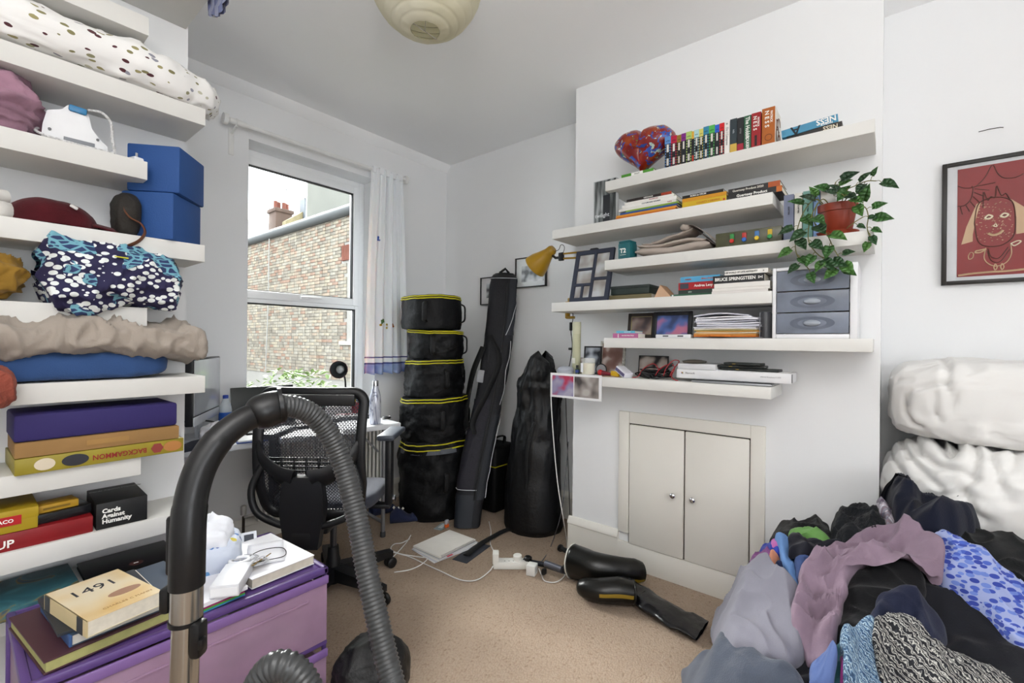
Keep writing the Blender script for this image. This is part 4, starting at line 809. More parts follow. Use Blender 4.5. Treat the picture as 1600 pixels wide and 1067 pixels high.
# ---- shelf five
z = SZ[4]
flat('pink book lying at the left end of the fifth chimney shelf', 957.5, 997, 523, XF + .012, z, .024, .11, '#b06490', [('txt', 'MATHS PRACTICE', .008, .4, None, WINK), ('patch', .1, .9, .76, .8, '#e7d6e0')])
flat('small cyan book lying on the pink book', 963, 992, 518, XF + .014, z + .0246, .012, .1, '#62b3cf', [('txt', 'GCSE MATHS', .006, .4, None, WINK)])
def pframe(label, p0, p1, ytop, x, mat, pic, tilt=.14, z=z, ft=.018, mount=None, rz=0.0):
    y0, y1 = ypx(p0, 510, x), ypx(p1, 510, x); L = y0 - y1; h = at_x((p0 + p1) / 2, ytop, x).z - z; r = thing('framed_photo', label, 'photo frame', (x, y0, z + .002), (-tilt, 0, CR + rz))
    mb = MB(); mb.span((0, 0, 0), (ft, .014, h), .002); mb.span((L - ft, 0, 0), (L, .014, h), .002); mb.span((ft, 0, h - ft), (L - ft, .014, h), .002); mb.span((ft, 0, 0), (L - ft, .014, ft), .002); mb.build('frame', mat, r, 40)
    box('photo', (ft * .8, .006, ft * .8), (L - ft * .8, .012, h - ft * .8), pic, r)
    if mount: ringf('gilt_slip', ft - .002, L - ft + .002, ft - .002, h - ft + .002, .004, .002, .008, mount, r, .0005)
    return r
bp1 = blurm('blurred_warm_photo', '#3a3032', '#6d5a55', '#9a8a80'); bp2 = blurm('blurred_blue_photo', '#2a3a66', '#4a62a0', '#b06a86')
pframe('dark brown framed photo behind the pink book', 979.5, 1022, 489, XF + .10, M('#241a15', .4, name='dark_wood'), bp1, mount=M('#a59a6d', .4, .5, name='gilt'))
pframe('black framed blurred group photo on the fifth chimney shelf', 1019, 1079.5, 486.5, XF + .07, M('#16181e', .4, name='black_frame'), bp2)
wb = thing('white_gadget', 'flat white electronic box in front of the black photo frame', 'gadget', (XF + .015, ypx(1024, 525, XF + .015), z), CR)
Lw = ypx(1024, 525, XF + .015) - ypx(1079, 525, XF + .015); MB().box((Lw / 2, .025, .009), (Lw, .05, .018), .004).build('casing', M('#d9d9dc', .4, name='gadget_white'), wb, 40)
for q in (.3, .72): MB().box((Lw * q, -.0005, .010), (Lw * .16, .002, .006)).build('port', M('#4a4a4e', .4, name='port_dark'), wb)
# wire letter tray with papers
wy0, wy1 = ypx(1085, 510, XF + .02), ypx(1190, 510, XF + .02); Lt = wy0 - wy1
tr = thing('letter_tray', 'wire letter tray on the fifth chimney shelf heaped with papers', 'tray', (XF + .015, wy0, z), CR); mb = MB()
for zz in (.004, .05): mb.tube([(0, 0, zz), (Lt, 0, zz), (Lt, .2, zz), (0, .2, zz), (0, 0, zz)], .0018, 6)
for q in range(6): mb.tube([(Lt * q / 5, .0, .004), (Lt * q / 5, .2, .004)], .0014, 5)
for x, y in ((0, 0), (0, .2), (Lt, .2), (Lt * .98, 0)): mb.tube([(x, y, .004), (x, y, .05 if x < .1 else .11)], .0018, 6)
mb.build('wire', M('#8f9094', .35, .7, name='tray_wire'), tr)
rp = random.Random(4); zz = .007
pcol = ['#c96a1a', '#c58a45', '#cdbfa4', '#b98845', '#9c8f5a', '#dcd7cd', '#c8c8d2', '#c3c4d0', '#dedee4', '#b7b9c6', '#d6d7df', '#e3e3e8', '#c9cad6']
nmz = ['orange folder jutting out at the bottom of the letter tray', 'buff envelope low in the letter tray', 'cream papers in the letter tray', 'brown envelope in the letter tray', 'olive papers in the letter tray', 'white papers midway up the letter tray', 'lavender grey papers in the letter tray', 'grey papers in the letter tray', 'white letters in the upper letter tray', 'blue-grey letters in the letter tray', 'pale letters near the top of the tray', 'white curled sheets at the top of the tray', 'topmost loose sheet rising above the letter tray']
for k in range(13):
    h = .0052 + (.003 if k in (1, 7, 10) else 0); yw = rp.uniform(-.06, .06); dx = rp.uniform(-.006, .01)
    def sheet(u, v, zz=zz, k=k):
        x = dx + .004 + (Lt - .012) * u * (.86 if k > 10 else .97); y = -.004 + .19 * v - (.02 if k == 0 and .3 < u < .6 else 0); return V((x, y, zz + .0012 * sin(u * 5 + k) * (.4 + .1 * k) + (.008 * (k > 11) * sin(pi * u) * (1 - .5 * v))))
    mb = MB(); mb.grid(sheet, 14, 6); mb.grid(lambda u, v: sheet(u, v) + V((0, 0, h)), 14, 6)
    for e in (0, 1): mb.grid(lambda u, v: sheet(u, e) + V((0, 0, h * v)), 14, 2); mb.grid(lambda u, v: sheet(e, u) + V((0, 0, h * v)), 6, 2)
    o = mb.build('papers', M(pcol[k], .8, var=(30, .08)), None); o.location = (XF + .016, wy0, z); o.rotation_euler = (0, 0, CR + yw * .5); tag(o, nmz[k], 'papers', 'papers in the letter tray'); zz += h + .0007 + (.002 if k > 5 else 0)
tag(MB().lathe([(.024, 0), (.024, .105), (.021, .11), (.021, .115)], 20).build('grey_canister', M('#55565a', .4, name='dark_grey'), None, 40), 'dark grey canister between the letter tray and the plastic drawers', 'canister').location = (XF + .08, ypx(1197, 500, XF + .08), z)
# plastic drawer unit
dy0, dy1 = ypx(1206.5, 500, XF + .005), ypx(1340, 500, XF + .005); DL = dy0 - dy1; DH = at_x(1250, 416, XF + .005).z - z
du = thing('desktop_chest', 'white desktop drawer unit with three smoky translucent drawers', 'drawer unit', (XF + .004, dy0, z), CR)
pw = M('#e6e7ea', .35, name='white_plastic'); mb = MB(); q = .014
mb.span((0, 0, 0), (q, .245, DH), .003); mb.span((DL - .024, 0, 0), (DL, .245, DH), .003); mb.span((q, 0, DH - q), (DL - .024, .245, DH), .003); mb.span((q, 0, 0), (DL - .024, .245, .018), .003); mb.span((q, .235, .018), (DL - .024, .245, DH - q)); mb.build('casing', pw, du, 40)
smoke = M('#868e9e', .22, alpha=.72, var=(9, .25), name='smoky_plastic'); dh = (DH - q - .018) / 3
for k in range(3):
    z0 = .018 + k * dh; d = MB().span((q + .002, -.003, z0 + .002), (DL - .026, .004, z0 + dh - .003), .002).build('drawer', smoke, du, 40)
    MB().span((q + .002, .001, z0 + dh - .007), (DL - .026, .006, z0 + dh - .002), .001).build('drawer_rim', M('#a5aab2', .4, name='rim_grey'), d)
    def rec(u, v, a0, z1): a = 2 * pi * u; rr = .2 + .8 * v; return V((DL * .49 + .075 * cos(a) * rr, -.0036 + .003 * (1 - v) ** 2, z0 + dh / 2 + .026 * sin(a) * rr))
    MB().grid(lambda u, v: rec(u, v, 0, 0), 32, 6, closeu=True).build('handle_recess', M('#5b6270', .3, name='smoky_dark'), d, 180)
    def kn(u, v): a = 2 * pi * u; b = pi / 2 * v; return V((DL * .49 + .029 * cos(a) * cos(b), -.003 - .014 * sin(b), z0 + dh / 2 + .0125 * sin(a) * cos(b)))
    MB().grid(kn, 24, 6, closeu=True).build('handle', M('#9aa1ab', .35, name='handle_grey'), d, 180)
    MB().span((q + .006, .02, z0 + .006), (DL - .03, .2, z0 + dh * (.45 + .1 * k)), .01).build('drawer_contents', M(('#8a8f9a', '#a09a86', '#8d7f78')[k], .8, var=(20, .4)), d)
# ---- shelf six
z = SZ[5]
def place(name, label, cat, px, py, x, zz=z, rz=0): return thing(name, label, cat, (x, ypx(px, py, x), zz), CR + rz)
t = place('smart_speaker', 'small grey round smart speaker at the left end of the lowest chimney shelf', 'speaker', 884, 585, XF + .06); MB().lathe([(.028, 0), (.044, .005), (.048, .014)], 28).build('base', M('#bfc3ca', .5, name='speaker_base'), t, 60); MB().lathe([(.048, .014), (.0485, .02), (.042, .034), (.024, .042), (.003, .044)], 28, capb=False).build('cloth_top', M('#a3a7b0', .9, bump=(260, .3), name='speaker_cloth'), t, 60)
t = place('poster_tube', 'tall pale green cardboard tube standing on the lowest chimney shelf', 'tube', 900.5, 580, XF + .1); MB().lathe([(.023, 0), (.0235, .001), (.0235, .225), (.023, .226)], 20).build('tube', M('#b7b79a', .6, name='pale_green_card'), t, 40); MB().lathe([(.0242, .226), (.0242, .29), (.023, .294)], 20).build('cap', M('#c2c2a8', .6, name='pale_green_cap'), t, 40); MB().box((-.004, -.0238, .075), (.02, .0012, .03)).build('label_sticker', M('#d9d9cf', .6, name='sticker'), t)
t = place('oil_bottle', 'tiny dark blue dropper bottle in front of the pale tube', 'bottle', 902, 583, XF + .045); MB().lathe([(.011, 0), (.0115, .002), (.0115, .03), (.006, .036)], 14).build('bottle', M('#3b4a33', .2, name='dark_glass'), t, 40); MB().lathe([(.0118, .012), (.0118, .027)], 14).build('label_band', M('#23347a', .5, name='blue_label'), t); MB().lathe([(.008, .036), (.008, .052), (.006, .053)], 12).build('cap', BLACK, t, 40)
t = place('candle', 'cream candle in a clear glass tumbler on the lowest chimney shelf', 'candle', 919, 584, XF + .055)
cg = M('#eef0ee', .05, alpha=.22, name='clear_glass'); MB().lathe([(.032, 0), (.037, .002), (.04, .092), (.0375, .092), (.035, .006), (.0, .006)], 28, capb=True, capt=False).build('tumbler', cg, t, 40); MB().lathe([(.0, .007), (.0345, .007), (.0365, .066), (.0, .066)], 24, capb=False, capt=False).build('wax', M('#e4dfc4', .5, sub=.2, name='candle_wax'), t, 40); MB().tube([(0, 0, .066), (.001, 0, .076)], .001, 5).build('wick', INK, t); MB().box((-.018, -.0365, .042), (.022, .002, .05), .0005, (0, 0, -.45)).build('label_sticker', M('#e9e9ec', .6, name='white_sticker'), t)
pframe('black framed portrait photo behind the candle', 911, 938, 541, XF + .15, M('#1d1d20', .4, name='black_frame2'), blurm('grey_portrait', '#2c2f36', '#9aa0aa', '#b9bdc6'), .1, z, .008)
box('portrait_head', (.03, .004, .012), (.05, .0055, .035), M('#6d4636', .6, name='face_brown'), bpy.data.objects['framed_photo.002'])
tag(MB().box((0, 0, .045), (.03, .02, .09), .002).build('wooden_block', M('#6b3d27', .6, var=(12, .2), name='brown_wood'), None, 40), 'small brown wooden block behind the pale tube', 'block').location = (XF + .16, ypx(908, 560, XF + .16), z)
pframe('patterned photo frame with a brown and white print behind the red knob', 936, 975, 533, XF + .17, M('#b5b3ab', .5, bump=(60, .4), var=(60, .6), name='pebble_frame'), blurm('brown_white_print', '#7a5a52', '#8d7068', '#d9d0cb'), .12, z, .014)
t = place('red_knob_clamp', 'red ball-ended hand tool in front of the pebble frame', 'tool', 938, 580, XF + .05); mb = MB(); mb.lathe([(.0, -.016), (.012, -.012), (.017, 0), (.012, .012), (.0, .016)], 18, (0, 0, .019), capb=False, capt=False); mb.build('ball', M('#b3141f', .3, name='gloss_red'), t, 180); MB().tube([(.012, 0, .018), (.06, .004, .012)], [.013, .008], 12).build('handle', M('#6d1224', .4, name='wine_red'), t, 60); MB().box((.085, .004, .016), (.05, .012, .026), .004, (0, .15, 0)).build('yellow_grip', M('#c29a16', .5, name='grip_yellow'), t, 40)
t = place('fan_disc', 'small round grey disc with dark rim behind the red tool', 'disc', 940, 575, XF + .1); MB().lathe([(.026, 0), (.03, .004), (.026, .008)], 24, (0, 0, .031), (pi / 2, 0, 0)).build('disc', M('#8f8f94', .3, name='disc_grey'), t, 40); MB().tube([(.031 * cos(a), -.004, .031 + .031 * sin(a)) for a in [k * pi / 12 for k in range(24)]], .003, 6, closed=True).build('rim', BLACK, t, 60)
t = place('small_white_box', 'tilted white box with a purple side among the cables', 'box', 962, 580, XF + .06, z + .002, -.5); MB().box((.045, .02, .026), (.085, .05, .03), .003, (0, .42, 0)).build('box_body', M('#d8d8e0', .5, name='box_white'), t, 40); MB().box((.045, -.006, .026), (.078, .002, .016), .0, (0, .42, 0)).build('purple_side', M('#4e4673', .5, name='box_purple'), t)
pframe('thin black framed portrait lying against the wall behind the cables', 997, 1043, 556, XF + .2, M('#1a1a1c', .4, name='thin_black'), blurm('beige_portrait', '#2a2528', '#b5a79d', '#cfc8c2'), .12, z, .004)
def scrib(n, cx_, cy_, cz_, rx, ry, rz, seed):
    r_ = random.Random(seed); return bez([(cx_ + r_.uniform(-rx, rx), cy_ + r_.uniform(-ry, ry), cz_ + r_.uniform(0, rz)) for _ in range(n)], 7)
t = place('black_cables', 'tangle of black cables on the lowest chimney shelf', 'cables', 1018, 585, XF + .08); MB().tube(scrib(16, 0, 0, .006, .09, .05, .05, 2), .0032, 7).build('cable', BLACK, t, 60); MB().tube(scrib(12, .02, -.01, .006, .07, .04, .03, 5), .004, 7).build('cable', BLACK, t, 60); MB().box((-.02, -.02, .022), (.05, .03, .03), .006, (.2, .3, .3)).build('plug_block', BLACK, t, 40)
MB().box((.075, -.01, .058), (.085, .02, .016), .005, (.1, -.5, .2)).build('plug_block', BLACK, t, 40); MB().box((.0, .02, .03), (.05, .03, .02), .004, (.2, .2, .6)).build('plug_block', M('#3a3a3e', .4, name='dark_grey_plug'), t, 40)
t = place('red_cable', 'thin red cable looping over the black cables', 'cable', 1018, 585, XF + .05); MB().tube(bez([(-.10, 0, .002), (-.07, 0, .01), (-.045, .01, .05), (0, .02, .076), (.03, .01, .05), (.02, 0, .02), (.045, .0, .055), (.085, .02, .078), (.11, .01, .06), (.10, 0, .02), (.12, -.01, .004), (.135, -.01, .002)], 7), .0022, 7).build('cable', M('#a51b22', .4, name='red_wire'), t, 60); MB().tube(bez([(.06, .0, .02), (.075, .0, .06), (.10, .02, .095), (.125, .03, .09), (.105, .0, .05), (.095, -.01, .02)], 7), .0022, 7).build('cable', M('#a51b22', .4, name='red_wire'), t, 60)
t = place('tan_strap', 'thin tan leather strap along the front of the lowest chimney shelf', 'strap', 915, 588, XF + .012); MB().tube(bez([(0, 0, .003), (.05, -.004, .003), (.1, .002, .003), (.16, 0, .004), (.2, .01, .003)], 5), .0035, 6, flat=(.5, 1)).build('strap', M('#8a5a35', .5, name='tan_strap'), t, 60)
# keyboard box, laptop, wallets
ky0, ky1 = ypx(1057, 585, XF + .03), ypx(1236, 585, XF + .03)
t = thing('slim_laptop', 'slim silver laptop lying under the white keyboard box', 'laptop', (XF + .012, ypx(1080, 594, XF + .012), z), CR); Ll = ypx(1080, 594, XF + .012) - ypx(1206, 598, XF + .012)
MB().box((Ll / 2, .11, .006), (Ll, .22, .010), .004).build('base', M('#9fa1a5', .35, .6, name='aluminium'), t, 40); MB().box((Ll / 2, .11, .0128), (Ll, .22, .0032), .001).build('lid', M('#3a3c40', .35, .5, name='dark_aluminium'), t)
t = thing('keyboard_box', 'long white keyboard carton printed with a keyboard on the lowest chimney shelf', 'box', (XF + .032, ky0, z + .0155), CR); Lb = ky0 - ky1; kw = M('#dedee0', .5, name='white_carton')
MB().box((Lb / 2, .075, .021), (Lb, .15, .042), .002).build('carton', kw, t, 40); text('lettering', 'Microsoft', .011, M('#6d6d70', .6, name='logo_grey'), t, (.062, -.0008, .025), 0); text('lettering', 'Wired Keyboard 600', .009, M('#9a9a9d', .6, name='pale_grey_print'), t, (Lb * .84, -.0008, .024), 0)
for k, c in enumerate(('#c4502c', '#6f9a33', '#2f78b5', '#c9a22c')): MB().box((.024 + .0045 * (k % 2), -.0006, .027 - .0045 * (k // 2)), (.004, .001, .004)).build('logo_square', M(c, .5), t)
kp = MB().box((Lb * .66, .075, .0424), (Lb * .64, .13, .0016), .0).build('printed_keyboard', M('#c9c9cb', .5, name='print_board'), t)
for r_ in range(4):
    for c_ in range(15): MB().box((Lb * (.365 + .042 * c_), .03 + .03 * r_, .0436), (Lb * .036, .024, .001)).build('printed_key', M('#eeeeef', .5, name='print_key'), kp)
MB().box((Lb + .001, .02, .021), (.002, .004, .036)).build('carton_seam', INK, t)
o = cbox('carton_lid', 'smaller white carton standing on the left end of the keyboard box', 'box', .17, .13, .026, M('#cfd0d3', .5, name='grey_carton'), (XF + .036, ky0 - .004, z + .0585), CR)
for lab, dx, dz, w_, a in (('lowest black wallet on the keyboard box', .13, .0005, .23, -.05), ('middle black wallet on the keyboard box', .11, .0125, .2, .06), ('top black wallet on the keyboard box', .14, .0245, .15, -.1)):
    q = thing('wallet', lab, 'wallet', (XF + .06, ky0 - dx - .06, z + .0595 + dz), CR + a, 'black wallets on the keyboard box'); MB().box((w_ / 2, .04, .0055), (w_, .08, .011), .003).build('leather', M('#1f2322', .45, bump=(90, .2), name='black_leather'), q, 40); MB().box((w_ * .3, .0, .0055), (.014, .002, .003)).build('gilt_stud', M('#a58b4a', .4, .6, name='stud'), q)
tag(MB().lathe([(.0, 0), (.05, .002), (.055, .01), (.03, .016), (.0, .018)], 24, capb=False, capt=False).build('round_case', M('#5a564e', .5, name='taupe_case'), None, 60), 'flat taupe round case on the small white carton', 'case').location = (XF + .08, ypx(1085, 560, XF + .08), z + .0855)
# photo prints clipped under the shelf end
ph = thing('photo_strip', 'strip of two blurred colour photo prints hanging from the left end of the lowest shelf', 'photo print', (XF - .006, ypx(860, 600, XF - .006), z - .128), CR); Lp = ypx(860, 600, XF - .006) - ypx(940, 600, XF - .006)
MB().span((0, 0, 0), (Lp, .003, .135)).build('white_card', M('#e4e4e6', .5, name='photo_card'), ph)
MB().span((.014, -.001, .012), (Lp * .47, .0, .122)).build('print', blurm('pink_blue_print', '#b2405a', '#8d86a8', '#a9a4b8'), ph); MB().span((Lp * .49, -.001, .012), (Lp * .95, .0, .122)).build('print', blurm('taupe_print', '#4f4a4a', '#8d8682', '#b2aca8'), ph)
# ---- lamp clamped to the fourth shelf
ym = M('#9c770f', .35, name='mustard_enamel'); lx = XF + .17
lp_ = thing('clamp_lamp', 'mustard yellow architect lamp clamped to the left end of the fourth chimney shelf', 'lamp', (lx, 1.44, SZ[3]), 0)
O_ = V((lx, 1.44, SZ[3]))
def pl_(px, py, dx=0): return at_x(px, py, lx + dx) - O_
mb = MB(); q = pl_(889, 467); mb.box((-.0, .005, .02), (.03, .04, .04), .006); mb.box((0, .03, -.03), (.03, .02, .1), .004); mb.box((0, .01, -.075), (.03, .05, .016), .004); mb.build('clamp', ym, lp_, 40)
j1, j0 = pl_(938, 392, .02), V((0, .005, .04)); MB().tube([j0, j1], .006, 8).build('lower_arm', ym, lp_, 60); MB().tube([j0 + V((.014, 0, 0)), j1 + V((.014, 0, 0))], .006, 8).build('lower_arm', ym, lp_, 60)
MB().tube([pl_(932, 391), pl_(876, 397)], .0055, 8).build('upper_arm', ym, lp_, 60); MB().tube([pl_(932, 401), pl_(876, 404)], .0055, 8).build('upper_arm', ym, lp_, 60)
mb = MB(); mb.box(pl_(877, 401), (.02, .035, .05), .006); mb.tube([pl_(878, 402), pl_(868, 403), pl_(862, 398)], .008, 8); mb.box(pl_(929, 396), (.03, .05, .06), .008); mb.build('joint', BLACK, lp_, 40)
MB().tube(bez([pl_(866, 393), pl_(873, 390), pl_(876, 383), pl_(880, 383), pl_(882, 388), pl_(879, 397)], 6), .002, 6).build('flex', BLACK, lp_, 60)
a, b = pl_(863, 390), pl_(836, 417); d = (b - a).normalized(); Lh = (b - a).length
rt = d.to_track_quat('Z', 'X').to_euler(); MB().lathe([(.0, -.012), (.022, -.012), (.03, .0), (.034, .03), (.05, .075), (.068, .115), (.078, .16), (.075, .16), (.064, .113), (.046, .075), (.03, .035), (.0, .03)], 32, a, rt, capb=False, capt=False).build('shade', ym, lp_, 40)
MB().lathe([(.0735, .157), (.060, .11), (.044, .075), (.028, .036), (.0, .034)], 28, a, rt, capb=False, capt=False).build('shade_lining', M('#d8d8da', .4, name='lamp_lining'), lp_, 60)
MB().lathe([(.0, .13), (.02, .12), (.028, .1), (.02, .07), (.014, .045)], 16, a, rt, capb=False, capt=False).build('bulb', M('#efefec', .3, name='bulb_glass'), lp_, 60)
c_ = bez([at_x(895, 478, lx) - O_ + V((0, 0, -.02)), at_x(895, 500, lx) - O_, at_x(892, 515, lx) - O_, at_x(894, 540, lx) - O_, at_x(890, 570, lx) - O_, at_x(889, 600, lx - .1) - O_ + V((.12, .1, 0)), V((.15, .1, -1.2)), V((.2, .12, -1.46))], 6)
MB().tube(c_, .0025, 6).build('mains_cable', BLACK, lp_, 60); MB().box(at_x(892, 510, lx) - O_, (.014, .016, .05), .004).build('inline_switch', BLACK, lp_, 40); MB().box(at_x(891, 545, lx) - O_, (.012, .022, .014), .003).build('cable_clip', BLACK, lp_, 40)
# ---- pictures on the alcove wall
def wallpic(label, y0, y1, z0, z1, frame, fw, mount, mat_pic, pic, tilt=0):
    r = thing('framed_picture', label, 'picture', (XR - .02, y0, z0), (0, tilt, CR)); L, h = y0 - y1, z1 - z0
    mb = MB(); mb.span((0, -.006, 0), (fw, .018, h), .001); mb.span((L - fw, -.006, 0), (L, .018, h), .001); mb.span((fw, -.006, h - fw), (L - fw, .018, h), .001); mb.span((fw, -.006, 0), (L - fw, .018, fw), .001); mb.build('frame', frame, r, 40)
    box('mount', (fw * .5, .004, fw * .5), (L - fw * .5, .01, h - fw * .5), mount, r); x0, x1, q0, q1 = pic; p_ = box('print', (x0 * L, .0025, q0 * h), (x1 * L, .0045, q1 * h), mat_pic, r)
    return r, L, h, p_
a, b = at_x(809, 404, XR), at_x(856, 447, XR)
bw1 = blurm('black_white_landscape', '#4a4d50', '#b9bec2', '#dfe3e6'); blk = M('#1e1f22', .4, name='thin_frame')
wallpic('black-framed monochrome landscape photo behind the yellow lamp head', at_x(808, 420, XR).y, at_x(855.5, 420, XR).y, at_x(830, 449, XR).z, at_x(830, 402, XR).z, blk, .007, M('#d5dadb', .3, name='grey_mount'), bw1, (.2, .93, .18, .72))
wallpic('small black-framed picture half hidden behind the tall instrument bag', at_x(753.5, 450, XR).y, at_x(795, 450, XR).y, at_x(770, 476, XR).z, at_x(770, 433, XR).z, blk, .007, M('#dcdcdd', .4, name='pale_mount'), bw1, (.22, .8, .25, .78))
# ---- red artwork on the right wall
y0, y1 = -.184, -.50; z0, z1 = 1.515, 2.045
redp = M('#7c1a1a', .4, var=(5, .12), name='print_red_ground'); r, L, h, p_ = wallpic('black-framed red print of a childlike smiling figure on the right wall', y0, y1, z0, z1, M('#1b1714', .4, name='black_brown_frame'), .016, M('#c3c5c8', .35, name='mount_grey'), redp, (.155, .845, .06, .94))
dk, cr = M('#4f2a22', .5, name='drawn_dark'), M('#b99c7d', .5, name='drawn_cream'); PW, PH = L * .69, h * .88; ox, oz = L * .155, h * .06
def Q(x, zz): return V((ox + x * PW, .0018, oz + zz * PH))
def line(name, pts, mat, w=.0022, closed=False):
    P = [Q(*p) for p in pts]; P = bez(P + ([P[0]] if closed else []), 5); MB().tube(P, w, 5, flat=(1, 1)).build(name, mat, p_)
def poly(name, pts, mat): MB().prism([(ox + x * PW, oz + zz * PH) for x, zz in pts], .0008, Matrix.Translation((0, .0014, 0))).build(name, mat, p_)
poly('drawn_hair', [(.06, .30), (.13, .46), (.27, .66), (.33, .67), (.26, .52), (.22, .38), (.22, .32)], cr); poly('drawn_hair', [(.74, .66), (.90, .58), (.99, .46), (.99, .36), (.80, .35), (.80, .5)], cr)
line('drawn_head', [(.24, .48), (.27, .62), (.34, .68), (.5, .70), (.66, .68), (.76, .62), (.79, .47), (.77, .34), (.64, .27), (.45, .26), (.30, .31)], dk, .002, True)
line('drawn_crown', [(.36, .62), (.36, .76), (.42, .68), (.46, .71), (.52, .70), (.54, .80), (.60, .71), (.66, .72), (.72, .66)], dk, .002)
for ex in (.43, .64): line('drawn_eye', [(ex - .05, .52), (ex, .545), (ex + .055, .53), (ex + .01, .51)], M('#d8cdb4', .5, name='drawn_pale'), .0035, True); poly('drawn_pupil', [(ex - .02, .525), (ex, .535), (ex + .02, .53), (ex, .518)], dk)
line('drawn_nose', [(.50, .44), (.53, .46), (.545, .435), (.50, .44)], M('#d8cdb4', .5, name='drawn_pale'), .002); line('drawn_mouth', [(.43, .38), (.50, .36), (.58, .37), (.63, .395)], cr, .0055)
line('drawn_bib', [(.40, .25), (.38, .16), (.45, .10), (.56, .08), (.68, .11), (.74, .18), (.73, .27)], cr, .002); line('drawn_bib', [(.43, .24), (.47, .17), (.58, .15), (.70, .24)], dk, .0018); line('drawn_bib', [(.42, .22), (.48, .13), (.60, .12), (.72, .22)], dk, .0016)
line('drawn_arm', [(.26, .23), (.33, .235), (.40, .24), (.33, .215), (.26, .215)], cr, .003, True); line('drawn_arm', [(.73, .27), (.82, .29), (.86, .28), (.78, .25)], M('#d8cdb4', .5, name='drawn_pale'), .0025, True); line('drawn_rattle', [(.16, .19), (.19, .22), (.23, .21), (.22, .17), (.17, .16)], cr, .0018, True)
for ex in (.53, .62): line('drawn_foot', [(ex - .02, .07), (ex, .10), (ex + .025, .07), (ex, .045)], cr, .002, True)
line('drawn_sun', [(.0, .66), (.10, .66), (.19, .71), (.22, .80), (.20, .83)], dk, .0018)
for a0, a1 in (((.04, .65), (.07, .58)), ((.12, .66), (.17, .60)), ((.18, .69), (.25, .63)), ((.22, .73), (.31, .67)), ((.23, .77), (.37, .72)), ((.24, .80), (.44, .77)), ((.23, .82), (.52, .83))): line('drawn_ray', [a0, a1], dk, .0016)
line('drawn_cloud', [(.0, .85), (.1, .82), (.25, .82), (.38, .89), (.48, .99), (.55, .91), (.64, .86), (.78, .85), (.92, .88), (1.0, .91)], dk, .0016)
line('drawn_ground', [(.02, .015), (.2, .025), (.45, .03), (.7, .03), (1, .04)], cr, .0045)
r_ = random.Random(2)
mb = MB()
for k in range(120):
    q1, q2 = r_.uniform(.27, .76), r_.uniform(.30, .66)
    if abs(q1 - .52) / .25 + 0 < 1 - max(0, abs(q2 - .48) - .1) * 2: mb.box(Q(q1, q2), (.004, .0012, .002), 0, (0, r_.uniform(-.6, .6), 0))
mb.build('drawn_speckles', cr, p_)['kind'] = 'stuff'
# hairline scuff on the wall
tag(MB().tube([at_x(1529, 206, XR - .002), at_x(1545, 202, XR - .002), at_x(1562, 199, XR - .002), at_x(1568, 199, XR - .002)], .0016, 5).build('wall_scuff', M('#3f3d38', .9, name='scuff'), None), 'thin dark scuff mark on the right wall above the red print', 'mark')
# ------------------------------------------------------------------ curtain and rod
rm = M('#e6e6e4', .35, name='white_rod'); RY = YW - .085
ra, rb_ = at_y(352, 183, RY), at_y(634, 283, RY); RZ = (ra.z + rb_.z) / 2
rod = thing('curtain_rod', 'white curtain rod with flat disc finials above the window', 'curtain rod', (ra.x, RY, RZ))
RL = rb_.x - ra.x
MB().tube([(0, 0, 0), (RL, 0, 0)], .0115, 14).build('pole', rm, rod, 60); MB().tube([(.02, 0, 0), (.11, 0, 0)], .016, 14).build('sleeve', rm, rod, 60)
for x in (0, RL): MB().lathe([(.0, -.012), (.03, -.012), (.034, 0), (.03, .012), (.0, .012)], 20, (x, 0, 0), (0, pi / 2, 0), capb=False, capt=False).build('finial', rm, rod, 50)
for x in (.06, RL - .06):
    mb = MB(); mb.box((x, .082, -.09), (.03, .006, .16), .003); mb.tube([(x, .08, -.04), (x, .0, -.02)], .008, 8); mb.tube([(x + .0, .016 * cos(a), .016 * sin(a)) for a in [k * pi / 8 for k in range(17)]], .005, 6); mb.build('bracket', rm, rod, 50)
def curtainm():
    m, n, l, b, tc = newmat('white_curtain_cotton', .85); sx = n.new('ShaderNodeSeparateXYZ'); l.new(tc.outputs['Object'], sx.inputs[0]); z_ = sx.outputs[2]
    nz = n.new('ShaderNodeTexNoise'); nz.inputs['Scale'].default_value = 7; l.new(tc.outputs['Object'], nz.inputs['Vector'])
    bl = ramp(n, [(.4, '#5a78bd'), (.6, '#93a6cf')]); l.new(nz.outputs['Fac'], bl.inputs[0])
    c = mixc(n, l, mathn(n, l, 'LESS_THAN', z_, .075), '#eef0f2', bl.outputs[0])
    for a, w_ in ((.077, .006), (.122, .005)):
        f = mathn(n, l, 'COMPARE', z_, a); f.node.inputs[2].default_value = w_; c = mixc(n, l, f, c, '#3a4a86')
    l.new(c, b.inputs['Base Color']); b.inputs['Subsurface Weight'].default_value = .1; return m
cz0 = at_y(600, 583, RY).z; cu = thing('curtain', 'white cotton curtain with blue hem and embroidered fruit, drawn to the right of the window', 'curtain', (at_y(575, 400, RY).x, RY, cz0)); CH = RZ - cz0
cx0t, cx1t = 0.02, at_y(627, 285, RY).x - at_y(575, 400, RY).x; cx0b, cx1b = at_y(567, 580, RY).x - at_y(575, 400, RY).x, at_y(632, 580, RY).x - at_y(575, 400, RY).x
